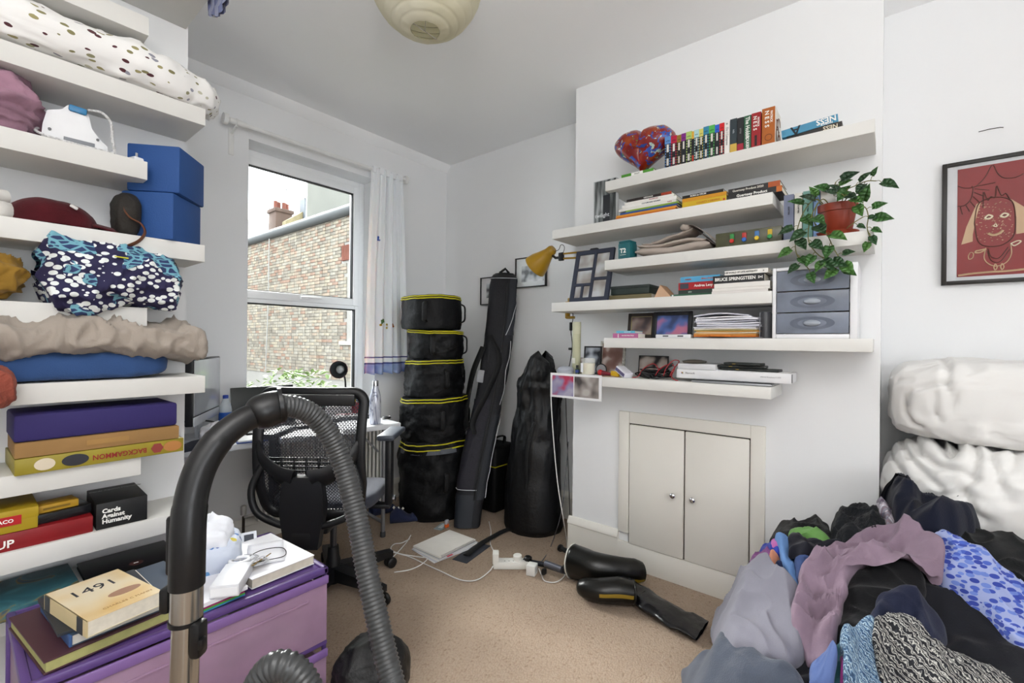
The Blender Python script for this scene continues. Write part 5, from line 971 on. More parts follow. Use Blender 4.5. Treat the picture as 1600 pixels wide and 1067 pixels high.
def cfn(u, v):
    s = v; x = (cx0b + (cx1b - cx0b) * u) * (1 - s) + (cx0t + (cx1t - cx0t) * u) * s
    ph = u * 4.6 * 2 * pi * (1 - .0 * s) + .5 * sin(s * 3)
    amp = .030 * (1 - .45 * s) * (.45 + .55 * abs(sin(u * 3.3 + .4)))
    y = amp * sin(ph) - .012 + (.010 * sin(ph * 2.7) * s)
    z = CH * s * 1.003 + (.006 * sin(ph) if s < .02 else 0); return V((x + .012 * sin(ph * .5) * (1 - s), y, z))
o = MB().grid(cfn, 150, 60).build('cloth', curtainm(), cu, 180); md = o.modifiers.new('thick', 'SOLIDIFY'); md.thickness = .0015
mb = MB()
for k in range(5): x = cx0t + (cx1t - cx0t) * (k + .5) / 5; mb.box((x, -.004, CH - .003), (.045, .036, .05), .006)
mb.build('pole_tab', M('#eceef0', .85, name='curtain_tab'), cu, 40)
rf = random.Random(8)
for px, py, c in ((597, 374, '#2f56a8'), (594, 419, '#b4303a'), (594, 508, '#c02a34'), (600, 509, '#c99a1e'), (611, 510, '#b9a04a'), (618, 509, '#a8642a'), (601, 503, '#4a6a3a')):
    p = at_y(px, py, RY - .03) - V(cu.location); uu = min(.97, max(.03, (p.x - (cx0b + cx0t) / 2) / (cx1b - cx0b))); pp_ = cfn(uu, p.z / CH); mb = MB()
    for k in range(4): mb.lathe([(.0, 0), (.009, .001), (.004, .003), (.0, .003)], 8, (pp_.x + rf.uniform(-.01, .01), pp_.y - .006, pp_.z + rf.uniform(-.014, .014)), (pi / 2, 0, 0), capb=False, capt=False)
    mb.build('embroidered_motif', M(c, .8), cu)
# ------------------------------------------------------------------ desk
DKR = radians(-6.5); DK = V((1.845, 2.425, 0)); TZ = .72
def dl(p): # world -> desk local
    q = V(p) - DK; c, s = cos(-DKR), sin(-DKR); return V((q.x * c - q.y * s, q.x * s + q.y * c, q.z))
desk = thing('folding_table', 'white folding table used as a desk under the window', 'table', tuple(DK), DKR)
MB().span((-1.26, 0, TZ - .032), (0, .47, TZ), .006).build('tabletop', M('#dfe2e6', .4, name='table_white'), desk, 40)
st_ = M('#8b8c90', .4, .7, name='steel_grey')
for x in (-.10, -1.16):
    for y in (.04, .43): l_ = MB().tube([(x, y, TZ - .034), (x, y, .02)], .0125, 10).build('leg', st_, desk, 60); MB().lathe([(.016, 0), (.016, .03), (.013, .034)], 12, (x, y, 0)).build('foot_cap', M('#3a3a3c', .6, name='grey_rubber'), l_, 40)
    MB().tube([(x, .04, .09), (x, .43, .09)], .011, 10).build('leg_stretcher', st_, desk, 60)
for y in (.06, .41): mb = MB(); mb.box((-.20, y, .62), (.012, .008, .22), .003, (0, -.75, 0)); mb.box((-.3, y, .685), (.06, .012, .03), .004); mb.build('folding_brace', st_, desk, 40)
# monitor
A, B = V((.745, 2.60, .84)), V((.985, 2.975, .84)); dv = (B - A); ang = atan2(dv.y, dv.x); MW = dv.length
mon = thing('monitor', 'silver-framed computer monitor standing at the left end of the desk', 'monitor', (A.x, A.y, TZ), ang)
msil = M('#c9ccd2', .3, .3, name='monitor_silver'); mb = MB(); mb.span((0, 0, .10), (MW, .035, .43), .006); mb.build('casing', M('#1b1c20', .4, name='monitor_black'), mon, 40)
MB().span((0.0, -.006, .10), (MW, .0, .145), .003).build('chin', msil, mon, 40)
scr = M('#c0c3c9', .16, var=(3, .2), coat=1.0, spec=.8, name='screen_painted_reflection'); box('screen', (.012, -.003, .15), (MW - .012, .0, .422), scr, mon)  # pale screen colour stands in for the room reflected in it
mb = MB(); mb.span((MW * .42, .03, .0), (MW * .58, .05, .28), .006); mb.span((MW * .3, -.05, 0), (MW * .7, .13, .012), .005); mb.build('stand', msil, mon, 40)
def on(name, label, cat, px, py, rz=0, zz=TZ, ymax=2.94):
    p = at_z(px, py, zz)
    if p.y > ymax: p = at_y(px, py, ymax); p.z = zz
    return thing(name, label, cat, (p.x, p.y, zz), rz)
t = on('water_bottle', 'clear plastic water bottle with blue cap and label on the desk', 'bottle', 352, 668)
wp = M('#dfe8ee', .1, alpha=.45, name='clear_plastic'); MB().lathe([(.03, 0), (.033, .01), (.031, .06), (.033, .08), (.033, .12), (.028, .15), (.016, .178), (.013, .19)], 20).build('bottle', wp, t, 60); MB().lathe([(.0335, .05), (.0335, .11)], 20, capb=False, capt=False).build('label_band', M('#2458ae', .4, name='blue_band'), t, 60); MB().lathe([(.0145, .188), (.0145, .205), (.012, .207)], 16).build('cap', M('#1f3f9a', .4, name='blue_cap'), t, 40)
t = on('mug', 'white and grey mug with a dark star on the desk', 'mug', 368, 672); MB().lathe([(.038, 0), (.042, .004), (.043, .095), (.039, .095), (.037, .01), (.0, .01)], 24, capt=False).build('cup', M('#c3c5cb', .3, name='mug_grey'), t, 40); MB().tube(bez([(.04, 0, .075), (.068, 0, .07), (.07, 0, .035), (.04, 0, .02)], 6), .006, 8).build('handle', M('#d9dade', .3, name='mug_white'), t, 60); MB().prism([(.012 * (1 if k % 2 else .45) * sin(k * pi / 5), .05 + .014 * (1 if k % 2 else .45) * cos(k * pi / 5)) for k in range(10)], .002, Matrix.Rotation(-.5, 4, 'Z') @ Matrix.Translation((0, -.0445, 0))).build('star_print', INK, t)
t = on('tissue_pack', 'small green and white carton on the desk beside the mug', 'carton', 341, 688, .3); MB().box((0, 0, .035), (.07, .05, .07), .003).build('carton', M('#dfe9e2', .5, name='carton_white'), t, 40); MB().box((0, -.0255, .05), (.06, .002, .03)).build('green_print', M('#4f9a72', .5, name='carton_green'), t)
o = lump('crumpled_tissue', M('#e6e6ea', .8, name='tissue_white'), None, (0, 0, 0), (.05, .045, .04), 3, .02, 22, 2.2); p = at_z(318, 682, TZ); o.location = (p.x, min(p.y, 2.7), TZ + .041); tag(o, 'crumpled white tissue on the left end of the desk', 'tissue')
t = on('pencil_case', 'dark navy wedge-shaped case at the front left of the desk', 'case', 322, 700, .3); MB().prism([(-.12, 0), (.12, 0), (.10, .035), (-.02, .03), (-.11, .008)], .08).build('case_body', M('#30343f', .6, name='dark_navy_cloth'), t, 40)
t = on('black_cable', 'black cable arching over the desk in front of the monitor', 'cable', 308, 690); MB().tube(bez([(-.14, .05, .10), (-.05, .03, .105), (.05, .0, .10), (.1, -.02, .07), (.115, -.03, .01), (.11, -.03, .004)], 7), .004, 8).build('cable', BLACK, t, 60)
tag(box('sticky_note', at_y(363, 632, YW - .002), at_y(385, 613, YW - .004), M('#d57fc0', .8, var=(14, .12), name='pink_note')), 'pink sticky note on the wall left of the window', 'note')
t = on('open_notebook', 'white notebook with blue cover lying near the front edge of the desk', 'notebook', 405, 690, -.25); MB().box((0, .06, .004), (.2, .14, .006), .001).build('cover', M('#3c57a6', .5, name='blue_cover'), t); MB().box((0, .06, .011), (.19, .132, .008), .001).build('pages', M('#eeeef0', .8, name='white_pages'), t)
# open laptop by the window, screen away
p = at_y(424, 625, 2.84); t = thing('open_laptop', 'open black laptop on the desk in front of the window', 'laptop', (p.x, 2.80, TZ), -.05)
MB().box((0, 0, .009), (.36, .24, .016), .004).build('base', BLACK, t, 40); MB().box((0, .155, .125), (.36, .010, .235), .004, (-.22, 0, 0)).build('screen_lid', M('#262b2a', .35, name='lid_dark'), t, 40); MB().box((0, .0, .0178), (.3, .1, .002)).build('keys', M('#2f3032', .6, name='key_dark'), t)
# desk lamp
p = at_y(541, 600, 2.86); t = thing('desk_lamp', 'small red and black desk lamp with silver stem on the right of the desk', 'lamp', (p.x, 2.86, TZ)); o0 = V((p.x, 2.86, TZ))
MB().lathe([(.07, 0), (.075, .006), (.07, .018), (.012, .026)], 28).build('base', M('#6a1420', .3, name='lamp_red_base'), t, 40)
hd = at_y(519, 574, 2.80) - o0; nk = at_y(534, 577, 2.85) - o0; MB().tube([(0, 0, .02), at_y(540, 605, 2.86) - o0], .0055, 8).build('stem', CHROME, t, 60); MB().tube(bez([at_y(540, 608, 2.86) - o0, at_y(539, 592, 2.86) - o0, nk], 6), .0062, 8).build('gooseneck', BLACK, t, 60)
d = (hd - nk).normalized(); rt = (d + V((-.05, -.55, -.12))).normalized().to_track_quat('Z', 'X').to_euler(); MB().lathe([(.0, -.03), (.018, -.03), (.024, -.005), (.045, .03), (.058, .085), (.055, .085), (.042, .033), (.0, .01)], 28, nk, rt, capb=False, capt=False).build('shade', [M('#4f0f18', .3, name='lamp_dark_red')], t, 40)
MB().lathe([(.0, .012), (.04, .036), (.0545, .083)], 28, nk, rt, capb=False, capt=False).build('shade_lining', M('#3a3e40', .5, name='lining_dark'), t, 60); MB().lathe([(.0, .068), (.02, .062), (.028, .045), (.02, .025)], 16, nk, rt, capb=False, capt=False).build('bulb', M('#a9adae', .3, name='bulb_grey'), t, 60)
# silver drinks flask
t = on('drinks_flask', 'marbled silver insulated flask standing at the right end of the desk', 'flask', 586, 662)
def marble():
    m, n, l, b, tc = newmat('marbled_steel', .25); w_ = n.new('ShaderNodeTexNoise'); w_.inputs['Scale'].default_value = 7; w_.inputs['Distortion'].default_value = 2.5; mp = n.new('ShaderNodeMapping'); mp.inputs['Scale'].default_value = (2, 2, .5); l.new(tc.outputs['Object'], mp.inputs[0]); l.new(mp.outputs[0], w_.inputs['Vector']); r = ramp(n, [(.42, '#c9cddb'), (.5, '#d3d6e0'), (.56, '#6d7188'), (.62, '#c4c8d6')]); l.new(w_.outputs['Fac'], r.inputs[0]); l.new(r.outputs[0], b.inputs['Base Color']); b.inputs['Metallic'].default_value = .25; return m
MB().lathe([(.033, 0), (.036, .006), (.036, .14), (.033, .18), (.02, .225), (.018, .24)], 24).build('body', marble(), t, 60); MB().lathe([(.0185, .24), (.0185, .27), (.016, .274)], 20).build('cap', CHROME, t, 40)
# clutter on the desk seen through the chair mesh
t = on('keyboard', 'black computer keyboard on the desk behind the chair back', 'keyboard', 478, 664, -.12); MB().box((0, .03, .009), (.4, .14, .016), .004).build('base', M('#26272a', .5, name='kb_dark'), t, 40)
for r_ in range(4):
    for c_ in range(12): MB().box((-.178 + c_ * .0325, -.018 + .031 * r_, .02), (.027, .025, .007), .002).build('key', M('#3c3d41', .5, name='kb_key'), t)
t = on('keyboard', 'grey computer keyboard lying nearer the right end of the desk', 'keyboard', 548, 655, -.2); MB().box((0, .03, .009), (.34, .13, .016), .004).build('base', M('#55575c', .5, name='kb_grey'), t, 40)
for r_ in range(4):
    for c_ in range(10): MB().box((-.147 + c_ * .0325, -.018 + .031 * r_, .02), (.027, .025, .007), .002).build('key', M('#2b2c30', .5, name='kb_key2'), t)
t = on('mouse', 'dark computer mouse on the desk behind the chair', 'mouse', 520, 668, -.3)
MB().grid(lambda u, v: V((.03 * cos(2 * pi * u) * cos(v * pi / 2), .05 * sin(2 * pi * u) * cos(v * pi / 2), .032 * sin(v * pi / 2) + .002)), 20, 8, closeu=True).build('shell', BLACK, t, 180); MB().box((0, .02, .033), (.006, .018, .005), .002).build('wheel', M('#6a6a6e', .5, name='wheel_grey'), t)
for lab, px, py, rz, sz, c in (('loose white sheet on the desk left of the keyboard', 445, 668, .2, (.2, .15), '#e4e6ee'), ('white sheet near the desk front edge behind the chair', 505, 678, -.3, (.22, .12), '#eceef2'), ('grey printed sheet at the back of the desk', 500, 648, .1, (.2, .14), '#bfc3cc')):
    t = on('paper_sheet', lab, 'paper', px, py, rz); MB().grid(lambda u, v: V(((u - .5) * sz[0], (v - .5) * sz[1], .002 + .002 * sin(u * 5))), 6, 4).build('sheet', M(c, .8), t, 180).modifiers.new('thick', 'SOLIDIFY').thickness = .0012
for lab, px, py, c, r_, h_ in (('red pen pot at the back of the desk', 556, 640, '#a02335', .03, .09), ('dark pot of pens at the back of the desk', 500, 640, '#2d2e35', .035, .08)):
    t = on('pen_pot', lab, 'pot', px, py); MB().lathe([(r_ * .9, 0), (r_, h_), (r_ * .9, h_), (r_ * .85, .01), (0, .01)], 18, capt=False).build('pot', M(c, .4), t, 40)
    for k in range(5): MB().tube([(r_ * .3 * cos(k * 1.3), r_ * .3 * sin(k * 1.3), .012), (r_ * .8 * cos(k * 1.3), r_ * .8 * sin(k * 1.3), h_ + .05 + .01 * (k % 3))], .004, 6).build('pen', M(('#27408b', '#2a2a2e', '#a33a3a', '#d8c23a', '#4a7a4a')[k], .4), t, 60)
t = on('coiled_lead', 'short black coiled lead beside the silver flask', 'cable', 604, 655); MB().tube([(.03 * cos(a) * (1 - a / 30), .03 * sin(a), .004 + a * .0012) for a in [k * .5 for k in range(26)]], .0035, 6).build('cable', BLACK, t, 60)
# white plant pot blossom outside lamp: papers at the window
t = thing('paper_clutter', 'small heap of white crumpled paper on the window sill by the red lamp', 'paper', tuple(at_y(552, 604, 3.0))); t.location.z = .79
lump('paper', M('#e6e8ea', .8, name='tissue_white2'), t, (0, 0, .05), (.09, .03, .05), 8, .03, 24, 2.0, 40, 20)
t.location.y = 2.985; t.location.z = TZ + .0

# ------------------------------------------------------------------ office chair
ch = thing('office_chair', 'black mesh-backed office chair turned towards the desk', 'chair', (1.22, 2.14, 0), -YAW)
cb = M('#0f1013', .45, name='chair_black'); cs = M('#2b2f3c', .9, bump=(260, .3), sheen=.3, name='seat_cloth')
def meshm():
    m = bpy.data.materials.new('chair_mesh'); m.use_nodes = True; n, l = nodes_of(m); b = n['Principled BSDF']; b.inputs['Base Color'].default_value = hx('#23252c'); b.inputs['Roughness'].default_value = .7
    tc = n.new('ShaderNodeTexCoord'); sx = n.new('ShaderNodeSeparateXYZ'); l.new(tc.outputs['Object'], sx.inputs[0])
    a = mathn(n, l, 'SINE', mathn(n, l, 'MULTIPLY', sx.outputs[0], 900.0)); c = mathn(n, l, 'SINE', mathn(n, l, 'ADD', mathn(n, l, 'MULTIPLY', sx.outputs[2], 420.0), mathn(n, l, 'MULTIPLY', mathn(n, l, 'SIGN', mathn(n, l, 'SINE', mathn(n, l, 'MULTIPLY', sx.outputs[0], 450.0))), 1.57)))
    h = mathn(n, l, 'MULTIPLY', mathn(n, l, 'GREATER_THAN', a, -.15), mathn(n, l, 'GREATER_THAN', c, -.55))
    l.new(mathn(n, l, 'SUBTRACT', 1.0, h), b.inputs['Alpha']); return m
def backc(x, z): return V((x, -.262 - .030 * (1 - (x / .25) ** 2) + .045 * ((z - .75) / .28) ** 2 - .02 * sin((z - .5) * 5), z))
def rrect(w, z0, z1, r, n=8):
    P = []
    for cx_, cz_, a0 in ((w - r, z1 - r, 0), (-w + r, z1 - r, pi / 2), (-w + r, z0 + r, pi), (w - r, z0 + r, 1.5 * pi)):
        for k in range(n + 1): a = a0 + pi / 2 * k / n; P.append((cx_ + r * cos(a), cz_ + r * sin(a)))
    return P
P = []
pts = rrect(.232, .47, 1.015, .055)
for i in range(len(pts)):
    a, b = pts[i], pts[(i + 1) % len(pts)]; m_ = max(1, int(((b[0] - a[0]) ** 2 + (b[1] - a[1]) ** 2) ** .5 / .03))
    for k in range(m_): x, z_ = a[0] + (b[0] - a[0]) * k / m_, a[1] + (b[1] - a[1]) * k / m_; w_ = 1 - .12 * max(0, .62 - z_) / .15 - .03 * sin((z_ - .5) * 6); P.append(backc(x * w_, z_))
mb = MB(); mb.tube(P, .024, 10, closed=True, flat=(1.0, .62)); mb.build('back_frame', cb, ch, 60)
MB().grid(lambda u, v: backc((-.22 + .44 * u) * (1 - .03 * sin((.03 + .535 * v) * 6) - .12 * max(0, .62 - (.485 + .52 * v)) / .15), .485 + .52 * v), 24, 24).build('mesh_back', meshm(), ch, 180)
MB().box((0, -.288, .985), (.40, .016, .05), .006).build('top_rail', cb, ch, 40)
# slotted lumbar panel: frame bars with slots between
mb = MB()
for r_ in range(6): mb.box((0, -.310 + .0, .735 - r_ * .018), (.34 - .012 * r_, .008, .007), .002)
for c_ in range(7): mb.box((-.16 + c_ * .0533, -.310, .69), (.010, .008, .1), .002, (0, 0, 0))
mb.build('lumbar_panel', cb, ch, 40)
mb = MB()   # Y-shaped support
for sx in (-1, 1): mb.tube(bez([(sx * .225, -.285, .80), (sx * .19, -.315, .735), (sx * .11, -.335, .675), (sx * .04, -.34, .65)], 6), [.012 + .0012 * k for k in range(19)], 10, flat=(1.7, .7))
mb.prism([(-.07, .36), (.07, .36), (.095, .52), (.085, .64), (.05, .665), (-.05, .665), (-.085, .64), (-.095, .52)], .045, Matrix.Translation((0, -.358, 0)))
mb.build('back_support', cb, ch, 40)
mb = MB()
for sx in (-1, 1): mb.tube(bez([(sx * .20, -.292, .70), (sx * .235, -.315, .60), (sx * .205, -.325, .505), (sx * .11, -.335, .46), (sx * .05, -.335, .45)], 6), .015, 10)
mb.build('lumbar_hoop', cb, ch, 60)
mb = MB(); mb.box((0, -.30, .40), (.11, .12, .09), .02); mb.box((0, -.12, .41), (.16, .3, .05), .015); mb.tube([(-.08, -.02, .4), (.16, -.02, .4)], .03, 14); mb.build('tilt_mechanism', cb, ch, 40)
def seatf(u, v):
    a = 2 * pi * u; b = -pi / 2 + pi * v; q = lambda t, k: (abs(t) ** k) * (1 if t > 0 else -1); x, y, z_ = q(cos(b), .3) * q(cos(a), .55), q(cos(b), .3) * q(sin(a), .55), q(sin(b), .6)
    return V((.245 * x, .02 + .235 * y, .475 + .042 * z_ - (.03 * max(0, y) ** 3) + .012 * x * x))
MB().grid(seatf, 48, 16, closeu=True).build('seat', cs, ch, 180)
for sx in (-1, 1):
    mb = MB(); mb.box((sx * .285, -.03, .605), (.035, .055, .33), .012); mb.box((sx * .22, -.03, .435), (.15, .05, .022), .006); a_ = mb.build('arm', cb, ch, 40)
    MB().box((sx * .285, .01, .782), (.085, .25, .028), .012, seg=3).build('arm_pad', M('#3d434d', .42, name='arm_pad'), a_, 50); MB().lathe([(.016, 0), (.016, .01)], 12, (sx * .306, -.03, .47), (0, pi / 2, 0)).build('adjuster', CHROME, a_)
MB().tube([(0, 0, .14), (0, 0, .39)], .016, 14).build('gas_column', M('#55575c', .3, .8, name='gas_steel'), ch, 60); MB().lathe([(.034, .04), (.036, .15), (.03, .17), (.026, .22)], 18).build('column_sleeve', cb, ch, 40)
for k in range(5):
    a = radians(-5 + 72 * k) + YAW; d_ = V((cos(a), sin(a), 0)); s_ = V((-sin(a), cos(a), 0))
    lg = MB(); w0, w1 = .032, .02
    vs = [d_ * .02 + s_ * w0 + V((0, 0, .06)), d_ * .02 - s_ * w0 + V((0, 0, .06)), d_ * .02 + s_ * w0 + V((0, 0, .125)), d_ * .02 - s_ * w0 + V((0, 0, .125)), d_ * .33 + s_ * w1 + V((0, 0, .065)), d_ * .33 - s_ * w1 + V((0, 0, .065)), d_ * .33 + s_ * w1 + V((0, 0, .095)), d_ * .33 - s_ * w1 + V((0, 0, .095))]
    lg.add(vs, [(0, 1, 3, 2), (4, 6, 7, 5), (0, 2, 6, 4), (1, 5, 7, 3), (2, 3, 7, 6), (0, 4, 5, 1)]); l_ = lg.build('base_leg', cb, ch)
    c_ = d_ * .315; MB().tube([c_ + V((0, 0, .07)), c_ + V((0, 0, .045))], .012, 8).build('caster_stem', cb, l_, 60)
    for sd in (-1, 1): MB().lathe([(.006, -.01), (.024, -.009), (.0285, -.004), (.0285, .006), (.02, .011)], 18, c_ + s_ * .015 * sd + d_ * .01 + V((0, 0, .029)), s_.to_track_quat('Z', 'Y').to_euler()).build('caster_wheel', BLACK, l_, 50)
# ------------------------------------------------------------------ paper lantern
LC = V((1.05, 1.265, 2.53)); LR = .2
lan = thing('paper_lantern', 'cream paper globe lampshade hanging from the ceiling', 'lampshade', tuple(LC))
def lpm():
    m, n, l, b, tc = newmat('rice_paper', .8); nz = n.new('ShaderNodeTexNoise'); nz.inputs['Scale'].default_value = 4; l.new(tc.outputs['Object'], nz.inputs['Vector']); r = ramp(n, [(.3, '#d2cdb2'), (.7, '#e6e3d2')]); l.new(nz.outputs['Fac'], r.inputs[0]); l.new(r.outputs[0], b.inputs['Base Color'])
    tr = n.new('ShaderNodeBsdfTranslucent'); l.new(r.outputs[0], tr.inputs[0]); mx = n.new('ShaderNodeMixShader'); mx.inputs[0].default_value = .35; l.new(b.outputs[0], mx.inputs[1]); l.new(tr.outputs[0], mx.inputs[2]); l.new(mx.outputs[0], n['Material Output'].inputs[0]); return m
def glob(u, v):
    b = -1.31 + 2.62 * v; a = 2 * pi * u; rib = abs(sin(v * pi * 15)); r = LR * (1 - .010 * (1 - rib) ** 2) * (1 + .012 * fbm((cos(a), sin(a), b), 3.0, 4))
    return V((r * cos(b) * cos(a), r * cos(b) * sin(a), r * sin(b)))
MB().grid(glob, 64, 121, closeu=True).build('paper_globe', lpm(), lan, 180)
mb = MB()
for k in range(16):
    b = -1.31 + 2.62 * k / 15; r = LR * cos(b) * .979; MB().tube([(r * cos(a), r * sin(a), LR * sin(b) * .979) for a in [2 * pi * q / 48 for q in range(48)]], .0012, 4, closed=True).build('wire_rib', M('#a9a48a', .5, name='rib_wire'), lan)
MB().tube([(0, 0, -LR * .965), (0, 0, LR * .965)], .0022, 6).build('wire_frame', CHROME, lan); MB().tube([(-.052, 0, -LR * .965), (.052, 0, -LR * .965)], .0018, 6).build('wire_frame', CHROME, lan)
MB().tube([(0, 0, LR * .9), (0, 0, ZC - LC.z)], .0035, 8).build('flex', M('#dddcd8', .5, name='white_flex'), lan); MB().lathe([(.04, -.03), (.045, 0)], 20, (0, 0, ZC - LC.z - .001)).build('ceiling_rose', upvc, lan, 40); MB().lathe([(.018, .0), (.022, .05), (.012, .06)], 14, (0, 0, .05)).build('bulb_holder', upvc, lan, 40)

# ------------------------------------------------------------------ stacked drum bags
nyl = M('#08090c', .58, bump=(34, .45), var=(7, .25), spec=.3, name='black_nylon'); yel = M('#c9c21a', .5, name='yellow_piping'); web = M('#0b0c0e', .7, bump=(160, .3), name='black_webbing'); gry = M('#5c6068', .7, bump=(120, .2), name='grey_fabric')
def drumbag(label, c, z0, r, h, seed, topz=None, slump=0.0, handle=0.3, twist=0.0, dent=.03):
    t = thing('drum_bag', label, 'bag', (c[0], c[1], z0), 0, 'stacked drum bags in the corner')
    def fn(u, v):
        a = 2 * pi * u; rr = r * (1 - .035 * (abs(v - .5) * 2) ** 6) * (1 + dent * fbm((cos(a) * 1.2, sin(a) * 1.2, v * h * 5), 1.4, seed) + .5 * dent * rdg((cos(a), sin(a), v * 1.6), 2.1, seed + 4))
        z_ = v * h + slump * cos(a + 1.2) * v + .006 * fbm((cos(a), sin(a), 0), 2, seed); return V((rr * cos(a), rr * sin(a), z_))
    mb = MB(); mb.grid(fn, 80, 30, closeu=True); n_ = 80
    cb_, ct = V((0, 0, 0)), V((0, 0, h + .004)); k = len(mb.v)
    mb.add([ct], []); mb.f += [(29 * n_ + i, 29 * n_ + (i + 1) % n_, k) for i in range(n_)]; mb.m += [0] * n_
    mb.build('bag_body', nyl, t, 60)
    for q, off_ in ((.90, .003), (.965, .003)):
        mb = MB(); mb.tube([fn(i / 64, q) * 1.0 + V((cos(2 * pi * i / 64) * off_, sin(2 * pi * i / 64) * off_, 0)) for i in range(64)], .0042, 6, closed=True); mb.build('piping', yel, t, 60)
    # grab handle facing the room
    for a in (atan2(-.75, -.66) + handle, atan2(-.75, -.66) + handle + 1.5):
        d = V((cos(a), sin(a), 0)); s = V((-sin(a), cos(a), 0)); zc = h * .5
        P = bez([d * (r * .98) + V((0, 0, zc + .07)), d * (r + .028) + V((0, 0, zc + .05)), d * (r + .032) + V((0, 0, zc)), d * (r + .028) + V((0, 0, zc - .05)), d * (r * .98) + V((0, 0, zc - .07))], 5)
        if h > .18: MB().tube(P, .016, 8, flat=(.35, 1.1)).build('handle', web, t, 60)
    return t
DC = V((2.262, 2.585))
drumbag('largest black drum bag at the bottom of the stack in the corner', DC, 0, .245, .545, 1, slump=.012, handle=.35, dent=.09)
drumbag('black drum bag second from the floor in the corner stack', DC + V((-.005, .0)), .548, .238, .30, 2, slump=.012, handle=.25, dent=.09)
drumbag('black drum bag third from the floor in the corner stack', DC + V((.0, .0)), .852, .205, .262, 3, slump=.008, handle=.4, dent=.11)
drumbag('black drum bag fourth from the floor in the corner stack', DC + V((.01, -.005)), 1.117, .195, .212, 4, slump=-.006, handle=-.1, dent=.08)
drumbag('topmost black drum bag in the corner stack', DC + V((-.02, .01)), 1.332,   .215, .235, 5, slump=.006, handle=-.2, dent=.04)
bpy.data.objects['drum_bag'].location.z = 0
# grey band below the second piping on the bottom bag
b0 = bpy.data.objects['drum_bag']; mb = MB(); mb.grid(lambda u, v: V((.2472 * cos(-1.9 - 1.6 + u * 2.0), .2472 * sin(-1.9 - 1.6 + u * 2.0), .46 + .035 * v + .012 * cos(-3.5 + 2 * u + 1.2) * .9)), 24, 3); o = mb.build('grey_panel', gry, b0, 180)

# ------------------------------------------------------------------ tall padded hardware bag leaning in the corner
tb = thing('hardware_bag', 'tall padded black bag with grey panels leaning in the corner beside the drum bags', 'bag', (2.30, 2.24, 0))
O2 = V((2.30, 2.24, 0))
ctr = [at_w(730, 818, 3.10), at_w(737, 760, 3.16), at_w(750, 690, 3.25), at_w(763, 630, 3.34), at_w(775, 560, 3.43), at_w(783, 490, 3.52), at_w(787, 440, 3.57), at_w(788, 428, 3.58)]
wid = [.085, .095, .10, .098, .105, .105, .102, .07]
ctr = [c - O2 for c in ctr]; ctr[0].z = .012
P = bez(ctr, 8); Wd = []
for i in range(len(P)): f = i / 8; k = min(len(wid) - 2, int(f)); Wd.append(wid[k] + (wid[k + 1] - wid[k]) * (f - k))
Rv = V((cos(YAW), -sin(YAW), 0)); Fv = V((sin(YAW), cos(YAW), 0))
def sec(i, a, e=1.0, off_=0.0):
    q = lambda t, k: (abs(t) ** k) * (1 if t > 0 else -1); w_ = Wd[i] * (1 + .06 * fbm((i * .25, cos(a), sin(a)), 1.1, 3) + .05 * rdg((i * .3, cos(a), sin(a)), 1.0, 5)) * e
    return P[i] + Rv * (q(cos(a), .6) * (w_ + off_)) + Fv * (q(sin(a), .6) * (w_ * .75 + off_))
def swp(i0, i1, a0, a1, name, mat, e=1.0, off_=0.0, nu=40, parent=tb, closed=False):
    mb = MB(); n = i1 - i0 + 1; mb.grid(lambda u, v: sec(i0 + int(round(v * (n - 1))), a0 + (a1 - a0) * u, e, off_), nu, n, closeu=closed)
    if closed:
        for i in (0, n - 1): k = len(mb.v); mb.add([P[i0 + i] + V((0, 0, .012 if i else -.0))], []); mb.f += [(i * nu + j, i * nu + (j + 1) % nu, k) for j in range(nu)]; mb.m += [0] * nu
    return mb.build(name, mat, parent, 60)
N_ = len(P) - 1
pad = M('#111218', .7, bump=(70, .25), var=(8, .2), name='padded_black')
swp(0, N_, 0, 2 * pi, 'bag_body', pad, closed=True, nu=44)
gm2 = M('#272a30', .75, bump=(120, .2), name='charcoal_panel')
swp(0, 7, 3.3, 4.9, 'foot_panel', M('#1e232b', .55, name='slate_vinyl'), 1.0, .004, 20); swp(6, 22, 5.0, 6.1, 'side_panel', gm2, 1.0, .004, 16); swp(36, 49, 5.0, 6.2, 'side_panel', gm2, 1.0, .005, 16); swp(49, 55, 0, 2 * pi, 'top_cap', M('#0e0f12', .5, name='vinyl_black'), 1.0, .004, 36); swp(8, 25, 3.4, 4.75, 'front_pocket', M('#1b1a24', .7, bump=(26, .6), name='ruched_cloth'), 1.0, .008, 20)
wp_ = M('#c7c8cc', .5, name='reflective_piping')
for i0, a0, a1 in ((8, 3.3, 4.9), (49, 3.2, 6.2)): MB().tube([sec(i0, a0 + (a1 - a0) * k / 16, 1.0, .009) for k in range(17)], .0026, 6).build('piping', wp_, tb)
MB().tube([sec(i, 4.85, 1.0, .008) for i in range(6, 48)], .004, 6).build('zip', BLACK, tb); MB().tube([sec(i, 6.12, 1.0, .009) for i in range(6, 22)], .0026, 6).build('piping', wp_, tb); MB().tube([sec(36 + k, 6.2 - 1.2 * (1 - k / 8), 1.0, .01) for k in range(9)], .0026, 6).build('piping', wp_, tb); MB().tube([sec(i, 5.5 + .1 * sin(i), 1.0, .009) for i in range(24, 36)], .0026, 6).build('piping', wp_, tb)
MB().tube(bez([sec(34, 3.6, 1, .01), sec(30, 3.3, 1, .045), sec(26, 3.0, 1, .06), sec(21, 3.1, 1, .045), sec(19, 3.7, 1, .02)], 6), .028, 8, flat=(.3, 1)).build('carry_strap', web, tb, 60); MB().tube(bez([sec(36, 4.4, 1, .01), sec(32, 4.8, 1, .03), sec(27, 4.7, 1, .05), sec(21, 4.3, 1, .03), sec(18, 4.5, 1, .01)], 6), .022, 8, flat=(.3, 1)).build('carry_strap', web, tb, 60)
